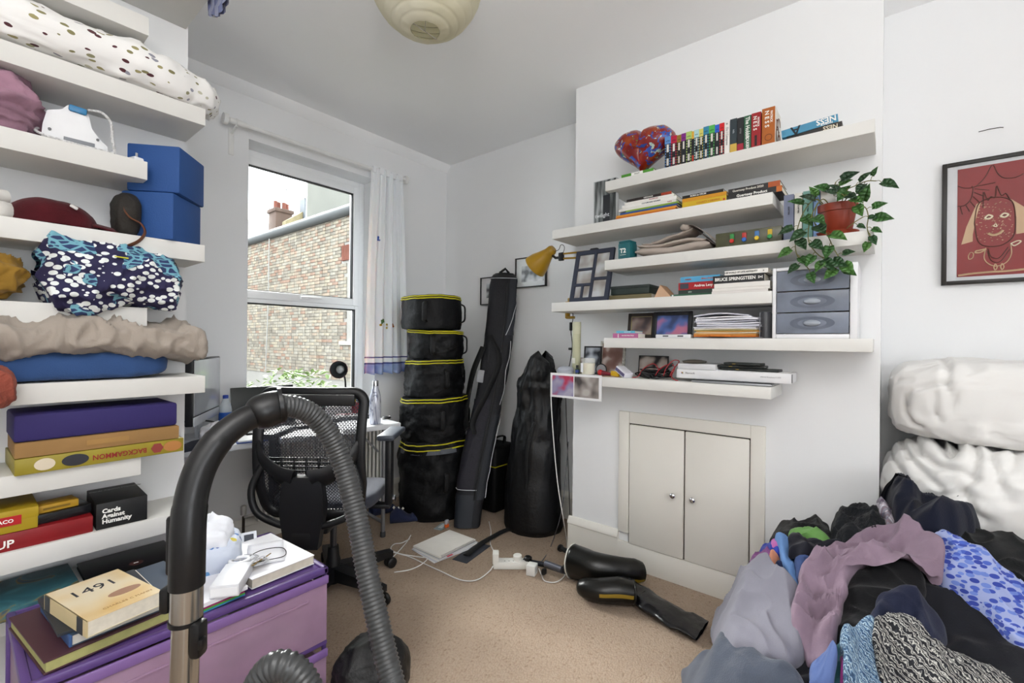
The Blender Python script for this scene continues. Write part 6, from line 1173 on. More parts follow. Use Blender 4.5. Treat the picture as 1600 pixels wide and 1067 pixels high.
q_ = sec(29, 4.0, 1, .012); MB().box(q_, (.05, .012, .09), .004, (-.15, .12, -YAW)).build('buckle', M('#8f9094', .4, name='buckle_grey'), tb, 40); MB().tube([sec(N_ - 1, 4.0, .6, .0) + V((0, 0, .01)), P[N_] + V((0, -.01, .04)), sec(N_ - 1, 5.4, .6, .0) + V((0, 0, .01))], .01, 8).build('hang_loop', web, tb, 60)
# black sack-like bag at the right
sb = thing('cymbal_stand_bag', 'tall slumped black nylon bag standing beside the chimney breast', 'bag', (2.515, 1.85, 0)); S0 = V((2.515, 1.85, 0))
prof = [(0, .195, 0, 0), (.03, .205, 0, 0), (.3, .19, .0, .01), (.6, .165, .015, .0), (.8, .145, .03, -.005), (.95, .14, .03, -.01), (1.06, .115, .03, -.02), (1.13, .085, .03, -.03), (1.165, .03, .03, -.035)]
def sbf(u, v):
    f = v * (len(prof) - 1); k = min(len(prof) - 2, int(f)); t = f - k; t = t * t * (3 - 2 * t) if k > 1 else t; z_, r, dx, dy = [prof[k][j] + (prof[k + 1][j] - prof[k][j]) * t for j in range(4)]
    a = 2 * pi * u; amp = .035 + .34 * max(0, z_ - .35); rr = r * (1 + amp * (rdg((cos(a), sin(a), z_ * 2.2), 2.0, 7) + .5 * fbm((cos(a), sin(a), z_ * 4), 1.6, 2)))
    if z_ > 1.0: rr *= 1 + .18 * sin(a * 2 + .6); z_ += .025 * sin(a * 2 + 2.2) * (z_ - 1.0) / .16
    return V((dx + rr * cos(a) * .94, dy + rr * sin(a), z_))
MB().grid(sbf, 96, 64, closeu=True).build('bag_body', M('#08090c', .45, bump=(40, .3), var=(6, .2), spec=.45, name='black_nylon_sheen'), sb, 180)
MB().tube(bez([sbf(.58, .45) , sbf(.57, .42) + V((-.015, 0, 0)), sbf(.56, .33) + V((-.02, 0, 0)), sbf(.56, .25)], 6), .012, 8, flat=(.4, 1)).build('side_strap', web, sb, 60)
d1 = MB(); pth = bez([V((2.40, 1.90, .02)) - S0, V((2.30, 1.93, .012)) - S0, V((2.20, 1.93, .01)) - S0, V((2.08, 1.92, .01)) - S0, V((1.97, 1.90, .009)) - S0, V((1.90, 1.88, .008)) - S0], 6); d1.tube(pth, .022, 8, flat=(.22, 1)); d1.build('floor_strap', web, sb, 60)
# small case behind
sc_ = thing('small_case', 'small black case with yellow piping behind the two tall bags', 'case', (2.62, 2.30, 0)); 
MB().box((0, 0, .24), (.26, .24, .48), .03, seg=3).build('case_body', nyl, sc_, 40); MB().tube([(-.132, -.122, .34), (.132, -.122, .34)], .004, 6).build('piping', yel, sc_); MB().tube([(-.132, -.122, .34), (-.132, .12, .34)], .004, 6).build('piping', yel, sc_); MB().tube(bez([(-.05, -.05, .475), (-.05, -.05, .53), (.05, -.05, .53), (.05, -.05, .475)], 5), .012, 8, flat=(.5, 1.3)).build('handle', web, sc_, 60)
# ------------------------------------------------------------------ things on the carpet
nb = thing('spiral_notebook', 'open-faced white spiral notebook on top of the papers on the carpet', 'notebook', (1.755, 1.94, .016), .02)
MB().box((.155, .125, .006), (.30, .23, .010), .001).build('pages', M('#e6e3dc', .8, var=(20, .03), name='pad_pages'), nb); MB().box((.155, .125, .0005), (.305, .235, .0015)).build('back_cover', M('#8f9096', .6, name='grey_card'), nb)
mb = MB()
for k in range(30): mb.tube([(.02 + .0092 * k, .012 + .007 * cos(a), .006 + .007 * sin(a)) for a in [q * pi / 4 for q in range(8)]], .0011, 4, closed=True)
mb.build('spiral_wire', M('#4d4d52', .4, .6, name='wire_dark'), nb)
pd = thing('paper_stack', 'stack of white papers with a red tab under the spiral notebook', 'papers', (1.735, 1.935, 0), -.06)
for k in range(4): MB().box((.15 + .004 * k, .13, .0022 + .004 * k), (.31, .235, .0034), .0005, (0, 0, .04 * (k - 1.5))).build('sheets', M(('#dcdcdc', '#c9ccd6', '#e4e3df', '#d0d0d2')[k], .8), pd)
MB().box((.09, .008, .0165), (.04, .012, .001)).build('red_tab', M('#c03a48', .6, name='tab_red'), pd)
bc = thing('cardboard_folder', 'dark folder with a kraft edge sticking out from under the notebook', 'folder', (1.90, 1.90, .0)); MB().box((.1, .05, .0008), (.26, .1, .0014), 0, (0, 0, .18)).build('cover', M('#2d3038', .7, name='folder_dark'), bc); bc.location = (1.86, 1.84, .0005)
t = thing('highlighter_cap', 'small clear plastic cap with an orange base standing on the carpet', 'cap', tuple(at_z(698, 824, 0))); MB().box((0, 0, .012), (.028, .018, .022), .003).build('orange_base', M('#d8622a', .4, name='orange_plastic'), t, 40); MB().box((0, 0, .037), (.026, .016, .03), .003).build('clear_top', M('#cfd3dc', .15, alpha=.5, name='clear_cap'), t, 40)
t = thing('plastic_card', 'small grey printed card lying near the orange cap', 'card', tuple(at_z(690, 823, 0)), .3); MB().box((0, 0, .0012), (.11, .06, .0016), 0).build('card', M('#8fa0a4', .4, name='card_grey'), t); MB().box((.01, 0, .0022), (.07, .03, .0006)).build('print_panel', M('#d8dcdc', .5, name='card_pale'), t)
wc = M('#d9d8d6', .5, name='white_cable'); 
def fl(px, py, z=.004): return at_z(px, py, z)
def cable(label, pts, r=.003, mat=None, name='cable', n=8):
    P = bez(pts, n); o = MB().tube([p - P[0] for p in P], r, 7).build(name, mat or wc, None, 60); o.location = P[0]; return tag(o, label, 'cable')
cable('long white cable winding over the carpet from the chair caster to the extension block', [fl(616, 894), fl(640, 890), fl(658, 882), fl(668, 872), fl(655, 870), fl(625, 865), fl(611, 858), fl(616, 850), fl(628, 848), fl(640, 842)], .003)
cable('white cable curving along the carpet to the left end of the extension block', [fl(612, 862), fl(640, 870), fl(666, 882), fl(690, 893), fl(720, 906), fl(745, 906), fl(764, 893), fl(772, 882, .02)], .003)
cable('short white charging lead with a bare end near the notebooks', [fl(612, 872), fl(624, 860), fl(633, 850), fl(638, 843), fl(642, 836, .02)], .003)
cable('white cable rising from the extension block towards the tall bags', [fl(780, 876, .03), fl(772, 862), fl(766, 848), fl(767, 830), fl(764, 815)], .003)
wpts = [V((XF - .012, at_x(864, 622, XF).y, 1.06)), V((XF - .02, at_x(864, 640, XF).y, .93)), at_w(866, 700, 2.52), at_w(872, 760, 2.5), at_w(880, 810, 2.48), fl(886, 850, .02), fl(887, 880, .012), fl(883, 898), fl(870, 909), fl(852, 908), fl(846, 898), fl(842, 888, .02)]
cable('white cable hanging from the photo strip down to the extension block', wpts, .0028)
cable('thin dark cable hanging behind the chimney breast edge', [at_w(888, 690, 2.80), at_w(884, 740, 2.76), at_w(877, 800, 2.70), fl(862, 850, .01), fl(848, 875, .01), fl(838, 882, .02)], .0028, M('#4a4a4e', .5, name='dark_cable'))
# extension block
e0, e1 = fl(771, 886, 0), fl(826, 886, 0); ev = e1 - e0; ex = thing('extension_block', 'white four-way extension block on the carpet with plugs in it', 'extension lead', tuple(e0), atan2(ev.y, ev.x)); EL = ev.length
MB().box((EL / 2, .0, .02), (EL, .06, .04), .006).build('casing', M('#dddcd6', .4, name='ext_white'), ex, 40); MB().box((.012, 0, .055), (.034, .06, .06), .006).build('end_plug', M('#e3e2dc', .4, name='ext_white2'), ex, 40); MB().lathe([(.022, 0), (.024, .004), (.024, .026), (.02, .03)], 20, (EL * .68, 0, .04)).build('round_plug', M('#e3e2dc', .4, name='ext_white2'), ex, 40)
MB().lathe([(.02, 0), (.022, .025), (.016, .03)], 16, (EL * .98, .0, .03)).build('black_plug', BLACK, ex, 40)
for k in range(3): MB().box((EL * (.32 + .12 * k), -.012, .0405), (.006, .003, .001)).build('socket_slot', INK, ex)
ad = thing('adapter', 'white cube power adapter beside the extension block', 'adapter', tuple(fl(831, 897, 0)), .3); MB().box((0, 0, .028), (.055, .05, .055), .005).build('casing', M('#dcdcd8', .4, name='adapter_white'), ad, 40); MB().box((0, -.0255, .032), (.04, .001, .03)).build('rating_print', M('#b5b5b2', .5, name='adapter_print'), ad)
# music stand lying in its bag
msb = thing('stand_pouch', 'long shiny black nylon pouch lying across the carpet under the boots', 'bag', (2.10, .95, 0)); q0 = V((2.10, .95, 0))
pa = [fl(935, 895, .03) - q0, fl(975, 915, .045) - q0, fl(1005, 935, .035) - q0, fl(1050, 962, .03) - q0, fl(1098, 985, .02) - q0]; PP = bez(pa, 10)
def pou(u, v):
    i = int(round(v * (len(PP) - 1))); a = 2 * pi * u; dr_ = (PP[min(i + 1, len(PP) - 1)] - PP[max(i - 1, 0)]); dr_.z = 0; dr_.normalize(); s = V((-dr_.y, dr_.x, 0)); f = i / (len(PP) - 1)
    w_ = .052 + .035 * f; h_ = (.032 * (1 - f) + .010) * (1 + .3 * rdg((f * 9, cos(a), sin(a)), 1.0, 4)); return PP[i] + s * (w_ * cos(a) + .006 * sin(f * 30)) + V((0, 0, max(.002 - PP[i].z, h_ * sin(a) + .008 * rdg((f * 7, cos(a), 0), 1.4, 9))))
MB().grid(pou, 28, len(PP), closeu=True).build('nylon', M('#0a0a0e', .24, bump=(30, .3), spec=.6, name='shiny_nylon'), msb, 180)
ms = thing('music_stand', 'folded black metal music stand poking out from under the boots', 'stand', (2.05, 1.4, 0)); q0 = V((2.05, 1.4, 0))
MB().tube([fl(818, 876, .03) - q0, fl(850, 882, .035) - q0, fl(880, 892, .04) - q0, fl(930, 905, .045) - q0], .014, 10).build('tube', M('#25262c', .3, .5, name='stand_metal'), ms, 60); MB().tube([fl(852, 880, .05) - q0, fl(878, 890, .05) - q0], .017, 10).build('clamp_sleeve', M('#6d6f78', .35, .6, name='stand_grey'), ms, 60)
MB().tube([fl(876, 856, .05) - q0, fl(902, 870, .06) - q0], .014, 10).build('leg', BLACK, ms, 60); MB().lathe([(.018, -.012), (.02, 0), (.016, .012)], 14, fl(876, 856, .05) - q0, (0, 1.2, .4)).build('rubber_foot', BLACK, ms, 40); MB().box(fl(850, 893, .03) - q0, (.03, .02, .03), .006).build('knob', BLACK, ms, 40); MB().lathe([(.016, -.01), (.018, .01)], 12, fl(884, 887, .02) - q0).build('rubber_foot', BLACK, ms, 40)
# rubber boots
bt = M('#0b0b09', .3, bump=(14, .12), spec=.5, name='black_rubber'); ys = M('#8a7016', .5, name='yellow_stripe')
def boot(label, secs, stripe, seed, opening=True):
    o0 = V((secs[0][0].x, secs[0][0].y, 0)); r = thing('rubber_boot', label, 'boot', tuple(o0), 0, 'pair of rubber boots'); C = bez([s[0] - o0 for s in secs], 7); n = len(C)
    def itp(j, i): f = i / 7; k = min(len(secs) - 2, int(f)); return secs[k][j] + (secs[k + 1][j] - secs[k][j]) * (f - k)
    def fn(u, v):
        i = int(round(v * (n - 1))); a = 2 * pi * u; d = (C[min(i + 1, n - 1)] - C[max(i - 1, 0)]).normalized(); up_ = V((0, 0, 1)); s = d.cross(up_); s = s.normalized() if s.length > .05 else V((1, 0, 0)); up2 = s.cross(d)
        p = C[i] + s * (itp(1, i) * cos(a)) + up2 * (itp(2, i) * sin(a)); p += (p - C[i]) * .06 * rdg((i * .12, cos(a), sin(a)), 1.2, seed); p.z = max(p.z, .003); return p
    mb = MB(); mb.grid(fn, 36, n, closeu=True); k = len(mb.v); mb.add([C[-1]], []); mb.f += [((n - 1) * 36 + j, (n - 1) * 36 + (j + 1) % 36, k) for j in range(36)]; mb.m += [0] * 36
    o = mb.build('boot_body', bt, r, 60); md = o.modifiers.new('thick', 'SOLIDIFY'); md.thickness = .004
    MB().tube([fn(q / 36, 0) for q in range(36)], .004, 6, closed=True).build('rim', M('#c9c8c0', .6, name='rim_pale') if opening else bt, r, 60)
    u0, v0, v1 = stripe; c_ = lambda v: C[int(round(v * (n - 1)))]
    MB().grid(lambda u, v: fn(u0 + .045 * u, v0 + (v1 - v0) * v) + (fn(u0 + .045 * u, v0 + (v1 - v0) * v) - c_(v0 + (v1 - v0) * v)).normalized() * .003, 4, 14).build('stripe', ys, r, 180); return r
boot('black rubber boot lying on its side with the open top towards the extension block', [(fl(894, 876, .085), .075, .085), (fl(930, 886, .09), .072, .072), (fl(968, 890, .085), .06, .062), (fl(992, 892, .075), .062, .058), (fl(1003, 893, .07), .055, .045)], (.92, .35, .95), 3)
boot('second black rubber boot lying sole-first in front of the shiny pouch', [(fl(990, 925, .06), .06, .05), (fl(965, 922, .065), .062, .058), (fl(938, 922, .06), .06, .052), (fl(915, 918, .055), .05, .045), (fl(906, 916, .05), .03, .03)], (.46, .05, .5), 5, False)
# navy slippers by the table leg
nv = fabric('#252b45', var=(12, .2))
for k, (px, py, lab, a) in enumerate(((630, 822, 'navy slipper boot with white trim by the drum bags', .1), (597, 808, 'navy slipper boot with white trim behind the table leg', .5))):
    p = fl(px, py, 0); r = thing('slipper_boot', lab, 'slipper', (p.x + .06, p.y + .06, 0), a - .7, 'pair of navy slipper boots')
    def sl(u, v):
        t_ = 2 * pi * u; f = v; x = -.10 + .2 * f; h_ = .045 + .06 * max(0, 1 - abs(f - .25) / .35) if f < .7 else .05 * (1 - ((f - .7) / .3) ** 2) + .008; w_ = .048 * (1 - .5 * abs(f - .55) ** 2) * (1 if f < .9 else .75); return V((x, w_ * cos(t_), max(0, h_ * .5 + h_ * .55 * sin(t_))))
    MB().grid(sl, 28, 20, closeu=True).build('slipper_body', nv, r, 180)
    for q in range(3): MB().lathe([(.0, -.012), (.010, 0), (.0, .012)], 10, (-.075 + .03 * q, -.01, .105 - .006 * q), capb=False, capt=False).build('trim_tuft', M('#d9d6cf', .9, name='trim_white'), r, 180)
# backpack in front of the drawers
bpk = thing('backpack', 'black soft bag with a white logo on the carpet behind the vacuum hose', 'bag', (.91, 1.345, 0), -.7)
lump('bag_body', M('#08090b', .5, bump=(50, .3), name='backpack_nylon'), bpk, (0, 0, .115), (.105, .095, .115), 3, .018, 9, 2.6); MB().tube(bez([(.03, -.04, .22), (.05, -.07, .25), (.08, -.09, .19), (.1, -.08, .09)], 6), .016, 8, flat=(.35, 1)).build('strap', web, bpk, 60); text('lettering', 'Nike', .05, M('#c9cacd', .5, name='logo_white'), bpk, (.19, -.10, .20), .9, bold=.002) if False else None
# logo: three nested strokes
pq = V(fl(622, 1012, .2)) - V((.91, 1.345, 0)); pq = Matrix.Rotation(.7, 3, 'Z') @ pq
mb = MB()
for k in range(3): mb.box(pq + V((.01 * k - .01, -.01, .012 - .02 * k)), (.05 - .008 * k, .006, .008), .002, (.5, .8, -.4))
mb.build('logo', M('#c9cacd', .5, name='logo_white'), bpk)
# ------------------------------------------------------------------ bed, duvets and the heap of clothes
bed = thing('bed', 'low bed pushed into the right alcove under the clothes and duvets', 'bed', (1.5, -1.7, 0))
MB().span((.05, 0, 0), (1.27, 1.68, .16), .01).build('base', M('#b9b2a6', .8, name='bed_base'), bed, 40); MB().span((.03, 0, .16), (1.27, 1.70, .30), .04).build('mattress', M('#d9d8d4', .8, name='mattress'), bed, 40)
duv = M('#e2e1df', .85, bump=(9, .12), var=(3, .03), spec=.15, sheen=.1, name='white_duvet')
def crs(pl, X): return [at_x(1340 + a / 3.558, 530 + b / 3.558, X) for a, b in pl]
def cdist(p, pl):
    best = 9
    for a, b in zip(pl, pl[1:]):
        ay, az, by, bz = a.y, a.z, b.y, b.z; dy, dz = by - ay, bz - az; t = max(0, min(1, ((p.y - ay) * dy + (p.z - az) * dz) / (dy * dy + dz * dz + 1e-9))); q = (p.y - ay - dy * t) ** 2 + (p.z - az - dz * t) ** 2; best = min(best, q)
    return sqrt(best)
def duvet(name, label, c, d, seed, amp, fs, e, creases=(), nu=140, nv=72, cat='duvet', lean=0.0):
    def fn(u, v):
        a = 2 * pi * u; b = -pi / 2 + pi * v; sg = lambda t, k: (abs(t) ** k) * (1 if t >= 0 else -1); k = 2 / e
        x, y, z_ = sg(cos(b), k) * sg(cos(a), k), sg(cos(b), k) * sg(sin(a), k), sg(sin(b), k); p = V((x * d[0], y * d[1], z_ * d[2])); n = V((x / d[0], y / d[1], z_ / d[2])).normalized()
        f = amp * (rdg(p, fs, seed, 3) * .7 + .7 * fbm(p, fs * .4, seed + 2)) + .011 * crease((p.x, p.y * .8, p.z), 7.5, seed)
        if n.x < .2:
            pwd = p + V(c)
            for pl, dep, wd in creases:
                q = cdist(pwd, pl)
                if q < wd * 5: f += .75 * dep * (-exp(-(q / (wd * .7)) ** 2) + .25 * exp(-((q - wd * 2.2) / (wd * 1.6)) ** 2))
        p = p + n * f; p.x += lean * p.z; p.z = max(p.z, -d[2] * 1.0); return p
    o = MB().grid(fn, nu, nv, closeu=True).build(name, duv, None, 180); o.location = c; return tag(o, label, cat)
K1 = [(crs(pl, 2.32), dp, w_) for pl, dp, w_ in (([(515, 105), (510, 180), (490, 240), (380, 262), (300, 290), (262, 350), (265, 420), (310, 480), (345, 492)], .022, .012), ([(490, 245), (520, 300), (555, 380)], .016, .010), ([(920, 320), (800, 370), (755, 450), (755, 520), (830, 565)], .016, .012), ([(430, 300), (430, 400), (460, 450)], .010, .010), ([(640, 380), (660, 440), (690, 470)], .008, .01))]
duvet('folded_duvet', 'thick white quilted duvet folded on top of the bedding in the right alcove', (2.53, -.47, 1.035), (.215, .455, .15), 3, .016, 4, 4.6, K1, 170, 90)
K2 = [(crs(pl, 2.28), dp, w_) for pl, dp, w_ in (([(395, 485), (350, 600), (370, 680), (480, 740), (640, 775), (690, 690), (670, 560), (600, 500)], .03, .014), ([(440, 560), (500, 640), (530, 675), (570, 640), (580, 560)], .06, .018), ([(240, 580), (310, 700), (420, 800), (470, 835)], .022, .014), ([(230, 740), (280, 800), (320, 900)], .016, .012), ([(735, 545), (770, 650), (860, 640), (830, 575)], .03, .014), ([(760, 690), (790, 800), (840, 900)], .025, .014), ([(520, 480), (540, 540), (470, 600)], .025, .012), ([(600, 860), (640, 950), (720, 1010)], .025, .014), ([(330, 910), (430, 880), (560, 870), (660, 790)], .03, .014), ([(860, 750), (900, 690), (925, 600)], .02, .014))]
o = duvet('crumpled_duvet', 'crumpled white duvet under the folded one in the right alcove', (2.50, -.46, .62), (.235, .455, .268), 8, .03, 5, 3.0, K2, 220, 120)
duvet('white_pillow', 'white pillow at the right edge in front of the crumpled duvet', (2.20, -.66, .64), (.13, .25, .16), 5, .010, 4, 2.4)

# heap of clothes: a height field that every garment is draped over in turn
def pw(t, K):
    if t <= K[0][0]: return K[0][1]
    for (a, va), (b, vb) in zip(K, K[1:]):
        if t <= b: f = (t - a) / (b - a); f = f * f * (3 - 2 * f); return va + (vb - va) * f
    return K[-1][1]
HYK = [(-1.3, .42), (-.8, .48), (-.4, .545), (-.1, .58), (.1, .53), (.29, .45), (.41, .32), (.5, .12), (.57, .02), (.62, 0)]
HXK = [(1.12, 0), (1.3, .3), (1.45, .52), (1.65, .68), (1.95, .86), (2.3, 1.0), (2.75, 1.0)]
def H0(x, y): return pw(y, HYK) * pw(x, HXK) + .03 * fbm((x, y, 0), 4, 2) * min(1, pw(y, HYK) * 6)
GX0, GY0, GS, GNX, GNY = 1.0, -1.0, .0125, 140, 140
HM = [[max(0, H0(GX0 + i * GS, GY0 + j * GS)) for i in range(GNX)] for j in range(GNY)]
def Hc(x, y):
    fx, fy = (x - GX0) / GS, (y - GY0) / GS; i, j = int(fx), int(fy)
    if i < 0 or j < 0 or i >= GNX - 1 or j >= GNY - 1: return max(0, H0(x, y))
    fx -= i; fy -= j; return (HM[j][i] * (1 - fx) + HM[j][i + 1] * fx) * (1 - fy) + (HM[j + 1][i] * (1 - fx) + HM[j + 1][i + 1] * fx) * fy
def hit(px, py):
    d = ray(px, py); s = .8
    while s < 4:
        p = CO + d * s
        if p.z <= max(0, H0(p.x, p.y)) + .035 * min(1, p.z * 8) or p.z <= 0: return p
        if p.x > (2.375 if p.y > -.02 else 2.72): return p
        s += .004
    return CO + d * s
def garment(name, label, cat, pxpoly, mat, th=.02, wr=.010, ws=11, seed=1, aniso=None, nu=72, nv=26, cpx=None, flap=0.0):
    W3 = [hit(*q) for q in pxpoly]; W2 = [V((p.x, p.y, 0)) for p in W3]; c = sum(W2, V((0, 0, 0))) / len(W2)
    if cpx: q = hit(*cpx); c = V((q.x, q.y, 0))
    B = []
    K = len(W2)
    P = bez(W2 + [W2[0]], 10)[:-1]
    an = aniso or ((seed * 1.7) % 3.14, .42)
    ca, sa = cos(an[0]), sin(an[0])
    pts = []
    def fn(u, v):
        i = u * len(P); k = int(i) % len(P); f = i - int(i); b = P[k] * (1 - f) + P[(k + 1) % len(P)] * f
        r = min(1.0, v / .93); p = c + (b - c) * r; wob = .010 * noise.noise(V((b.x * 30, b.y * 30, seed))) * r; p += (b - c).normalized() * wob if (b - c).length > 1e-4 else V()
        q = V(((p.x * ca + p.y * sa) * an[1], -p.x * sa + p.y * ca, 0)); edge = max(0.0, 1 - r ** 5)
        base = Hc(p.x, p.y); z_ = base + th * (edge ** .5) + wr * (1.7 * crease(q, ws * .9, seed) + .8 * rdg(q, ws * .8, seed + 9, 2)) * (.3 + .7 * edge)
        if v > .93: z_ = base + .004 - (v - .93) / .07 * .02 + wr * (rdg(q, ws, seed, 3) + .5) * .35 * (1 - (v - .93) / .07)
        z_ = max(z_, .004)
        if v <= .93: pts.append((p.x, p.y, z_))
        return V((p.x, p.y, z_))
    mb = MB(); mb.grid(fn, int(nu * 1.5), int(nv * 1.6), closeu=True)
    o0 = V((c.x, c.y, 0)); o = mb.build(name, mat, None, 180, o0); o.location = o0; tag(o, label, cat, 'clothes heaped beside the cupboard')
    for x, y, z_ in pts:
        i, j = int((x - GX0) / GS + .5), int((y - GY0) / GS + .5)
        for ii in (i, i + 1):
            for jj in (j, j + 1):
                if 0 <= ii < GNX and 0 <= jj < GNY: HM[jj][ii] = max(HM[jj][ii], min(z_ - .004, HM[jj][ii] + th * .45))
    for _ in range(2):      # cloth settles: soften the surface the next garment lies on
        A = [r[:] for r in HM]
        for j in range(1, GNY - 1):
            a0, a1, a2 = A[j - 1], A[j], A[j + 1]; hr_ = HM[j]
            for i in range(1, GNX - 1): hr_[i] = max(a1[i] * .55 + (a1[i - 1] + a1[i + 1] + a0[i] + a2[i]) * .1125, a1[i] - .006)
    return o
def knitm(name, cols, sc=60):
    m, n, l, b, tc = newmat(name, .95); mp = n.new('ShaderNodeMapping'); mp.inputs['Scale'].default_value = (1, 1, .6); mp.inputs['Rotation'].default_value = (.3, .2, .7); l.new(tc.outputs['Object'], mp.inputs[0])
    w_ = n.new('ShaderNodeTexWave'); w_.inputs['Scale'].default_value = sc; w_.inputs['Distortion'].default_value = 6; w_.inputs['Detail Scale'].default_value = 3; l.new(mp.outputs[0], w_.inputs['Vector'])
    r = ramp(n, [(i / (len(cols) - 1), c) for i, c in enumerate(cols)]); l.new(w_.outputs['Color'], r.inputs[0]); l.new(r.outputs[0], b.inputs['Base Color'])
    bp = n.new('ShaderNodeBump'); bp.inputs['Strength'].default_value = .6; bp.inputs['Distance'].default_value = .004; l.new(w_.outputs['Fac'], bp.inputs['Height']); l.new(bp.outputs[0], b.inputs['Normal']); return m
navy = fabric('#101424', var=(9, .25)); blk_ = fabric('#0b0b0e', var=(9, .3), bump=(150, .3)); fluff = fabric('#15171b', bump=(90, .6), var=(30, .3), sheen=.2)
lil = fabric('#826f7e', var=(12, .12)); lgr = fabric('#767580', var=(8, .1), bump=(300, .2)); dcush = fabric('#3f4552', var=(10, .15), bump=(240, .3), sheen=.5)
jean = M('#5f84b8', .85, bump=(300, .3), var=(9, .2), name='light_denim'); djean = M('#2f4370', .85, bump=(300, .3), var=(9, .2), name='mid_denim')
garment('dark_blanket', 'dark charcoal blanket at the bottom of the heap of clothes', 'blanket', [(1150, 960), (1190, 880), (1230, 838), (1330, 815), (1450, 800), (1590, 830), (1660, 900), (1660, 1100), (1400, 1150), (1200, 1100), (1110, 1060)], fabric('#15161c', var=(8, .3)), .015, .014, 8, 3, nu=90, nv=30, cpx=(1380, 960))
garment('grey_cushion', 'slate grey velvet cushion on the carpet at the near left corner of the heap', 'cushion', [(1064, 1052), (1100, 1018), (1140, 1010), (1200, 1035), (1250, 1060), (1255, 1110), (1160, 1130), (1085, 1100)], dcush, .065, .006, 7, 4, cpx=(1160, 1070))
garment('red_tshirt', 'bright red top peeping out at the left foot of the heap', 'top', [(1156, 935), (1160, 915), (1172, 910), (1190, 925), (1185, 945), (1165, 945)], fabric('#b01524'), .03, .008, 20, 2, nu=32, nv=12)
garment('magenta_tshirt', 'magenta garment edge below the red top', 'top', [(1152, 955), (1160, 942), (1180, 942), (1200, 960), (1180, 970)], fabric('#8f2f78'), .02, .006, 20, 3, nu=32, nv=12)
garment('blue_bundle', 'pale blue and grey cotton tops stacked at the left of the heap', 'tops', [(1160, 920), (1168, 898), (1190, 890), (1215, 905), (1210, 930), (1180, 935)], fabric('#6f86b8', var=(40, .4)), .04, .012, 24, 5, nu=40, nv=16)
garment('purple_jumper', 'purple jersey top at the left of the heap', 'top', [(1170, 900), (1180, 880), (1195, 862), (1212, 868), (1216, 900), (1205, 925), (1188, 922)], fabric('#6d3c6e'), .03, .012, 18, 6, nu=48, nv=18)
garment('peach_tshirt', 'peach coloured top between the purple top and the denim', 'top', [(1200, 925), (1205, 900), (1220, 888), (1232, 900), (1228, 930), (1212, 940)], fabric('#b57a62'), .025, .008, 18, 7, nu=40, nv=14)
garment('blue_tee', 'royal blue t-shirt behind the pink strip', 'top', [(1186, 880), (1192, 862), (1225, 854), (1245, 862), (1240, 885), (1210, 892)], fabric('#2a3a9a'), .03, .010, 18, 8, nu=40, nv=14)
garment('pink_tee', 'pink t-shirt strip at the top left of the heap', 'top', [(1205, 888), (1210, 874), (1250, 872), (1270, 880), (1250, 892), (1222, 896)], fabric('#b264a4'), .02, .008, 18, 9, nu=40, nv=14)
garment('navy_shorts', 'navy shorts under the light blue denim', 'shorts', [(1206, 950), (1212, 915), (1232, 900), (1250, 930), (1250, 965), (1225, 965)], fabric('#1c2444'), .03, .01, 14, 10, nu=40, nv=16)
garment('light_denim', 'light blue denim jeans folded at the left of the heap', 'jeans', [(1212, 885), (1230, 874), (1262, 880), (1275, 905), (1262, 950), (1245, 968), (1228, 930)], jean, .03, .012, 12, 11, nu=48, nv=18)
garment('mid_denim', 'mid blue denim jeans beneath the lilac top', 'jeans', [(1240, 900), (1262, 884), (1310, 884), (1310, 915), (1275, 960), (1250, 945)], djean, .03, .012, 12, 12, nu=48, nv=18)
garment('black_leggings', 'folded black leggings at the top left of the heap against the chimney breast', 'trousers', [(1202, 862), (1202, 828), (1240, 818), (1280, 812), (1296, 830), (1300, 862), (1250, 872)], blk_, .06, .012, 12, 13, nu=56, nv=20)
garment('green_vest', 'pale green vest lying on the black leggings', 'vest', [(1228, 866), (1236, 853), (1262, 856), (1310, 862), (1312, 870), (1262, 870)], fabric('#648f4e'), .018, .006, 20, 14, nu=40, nv=12)
garment('black_tshirt', 'black t-shirt spread over the denim', 'top', [(1232, 905), (1236, 868), (1290, 866), (1345, 866), (1350, 885), (1300, 900), (1262, 905)], fabric('#191922', var=(10, .3)), .03, .012, 12, 16, nu=56, nv=18)
garment('fluffy_fleece', 'fluffy black fleece in the middle of the heap', 'fleece', [(1298, 860), (1302, 825), (1320, 802), (1345, 797), (1375, 812), (1392, 850), (1370, 872), (1325, 872)], fluff, .07, .02, 16, 17, nu=72, nv=28)
garment('dark_jacket', 'black jacket lying at the right side of the heap', 'jacket', [(1400, 880), (1460, 850), (1540, 840), (1600, 838), (1660, 880), (1640, 960), (1560, 950), (1480, 920)], fabric('#0c0e10', var=(7, .3)), .06, .02, 8, 18, nu=80, nv=28)
garment('plaid_shirt', 'navy, maroon and white plaid shirt under the navy fleece', 'shirt', [(1368, 820), (1372, 793), (1400, 792), (1430, 815), (1432, 850), (1410, 862), (1385, 850)], plaidm('maroon_plaid', '#c9c6cf', '#2a2440', '#6d2638', 44), .05, .012, 14, 19, nu=56, nv=20)
garment('navy_fleece', 'big navy fleece on top of the heap beside the plaid shirt', 'fleece', [(1372, 792), (1400, 784), (1450, 780), (1505, 790), (1530, 812), (1528, 850), (1480, 880), (1430, 880), (1405, 855), (1392, 825), (1385, 800)], navy, .075, .03, 8, 20, nu=96, nv=36, cpx=(1455, 830))
garment('black_dress', 'plain black dress across the middle of the heap', 'dress', [(1300, 1000), (1320, 930), (1355, 900), (1400, 895), (1440, 905), (1445, 950), (1400, 1000), (1340, 1020)], fabric('#0f0f12', var=(9, .2), bump=(200, .15)), .04, .016, 8, 21, nu=72, nv=26)
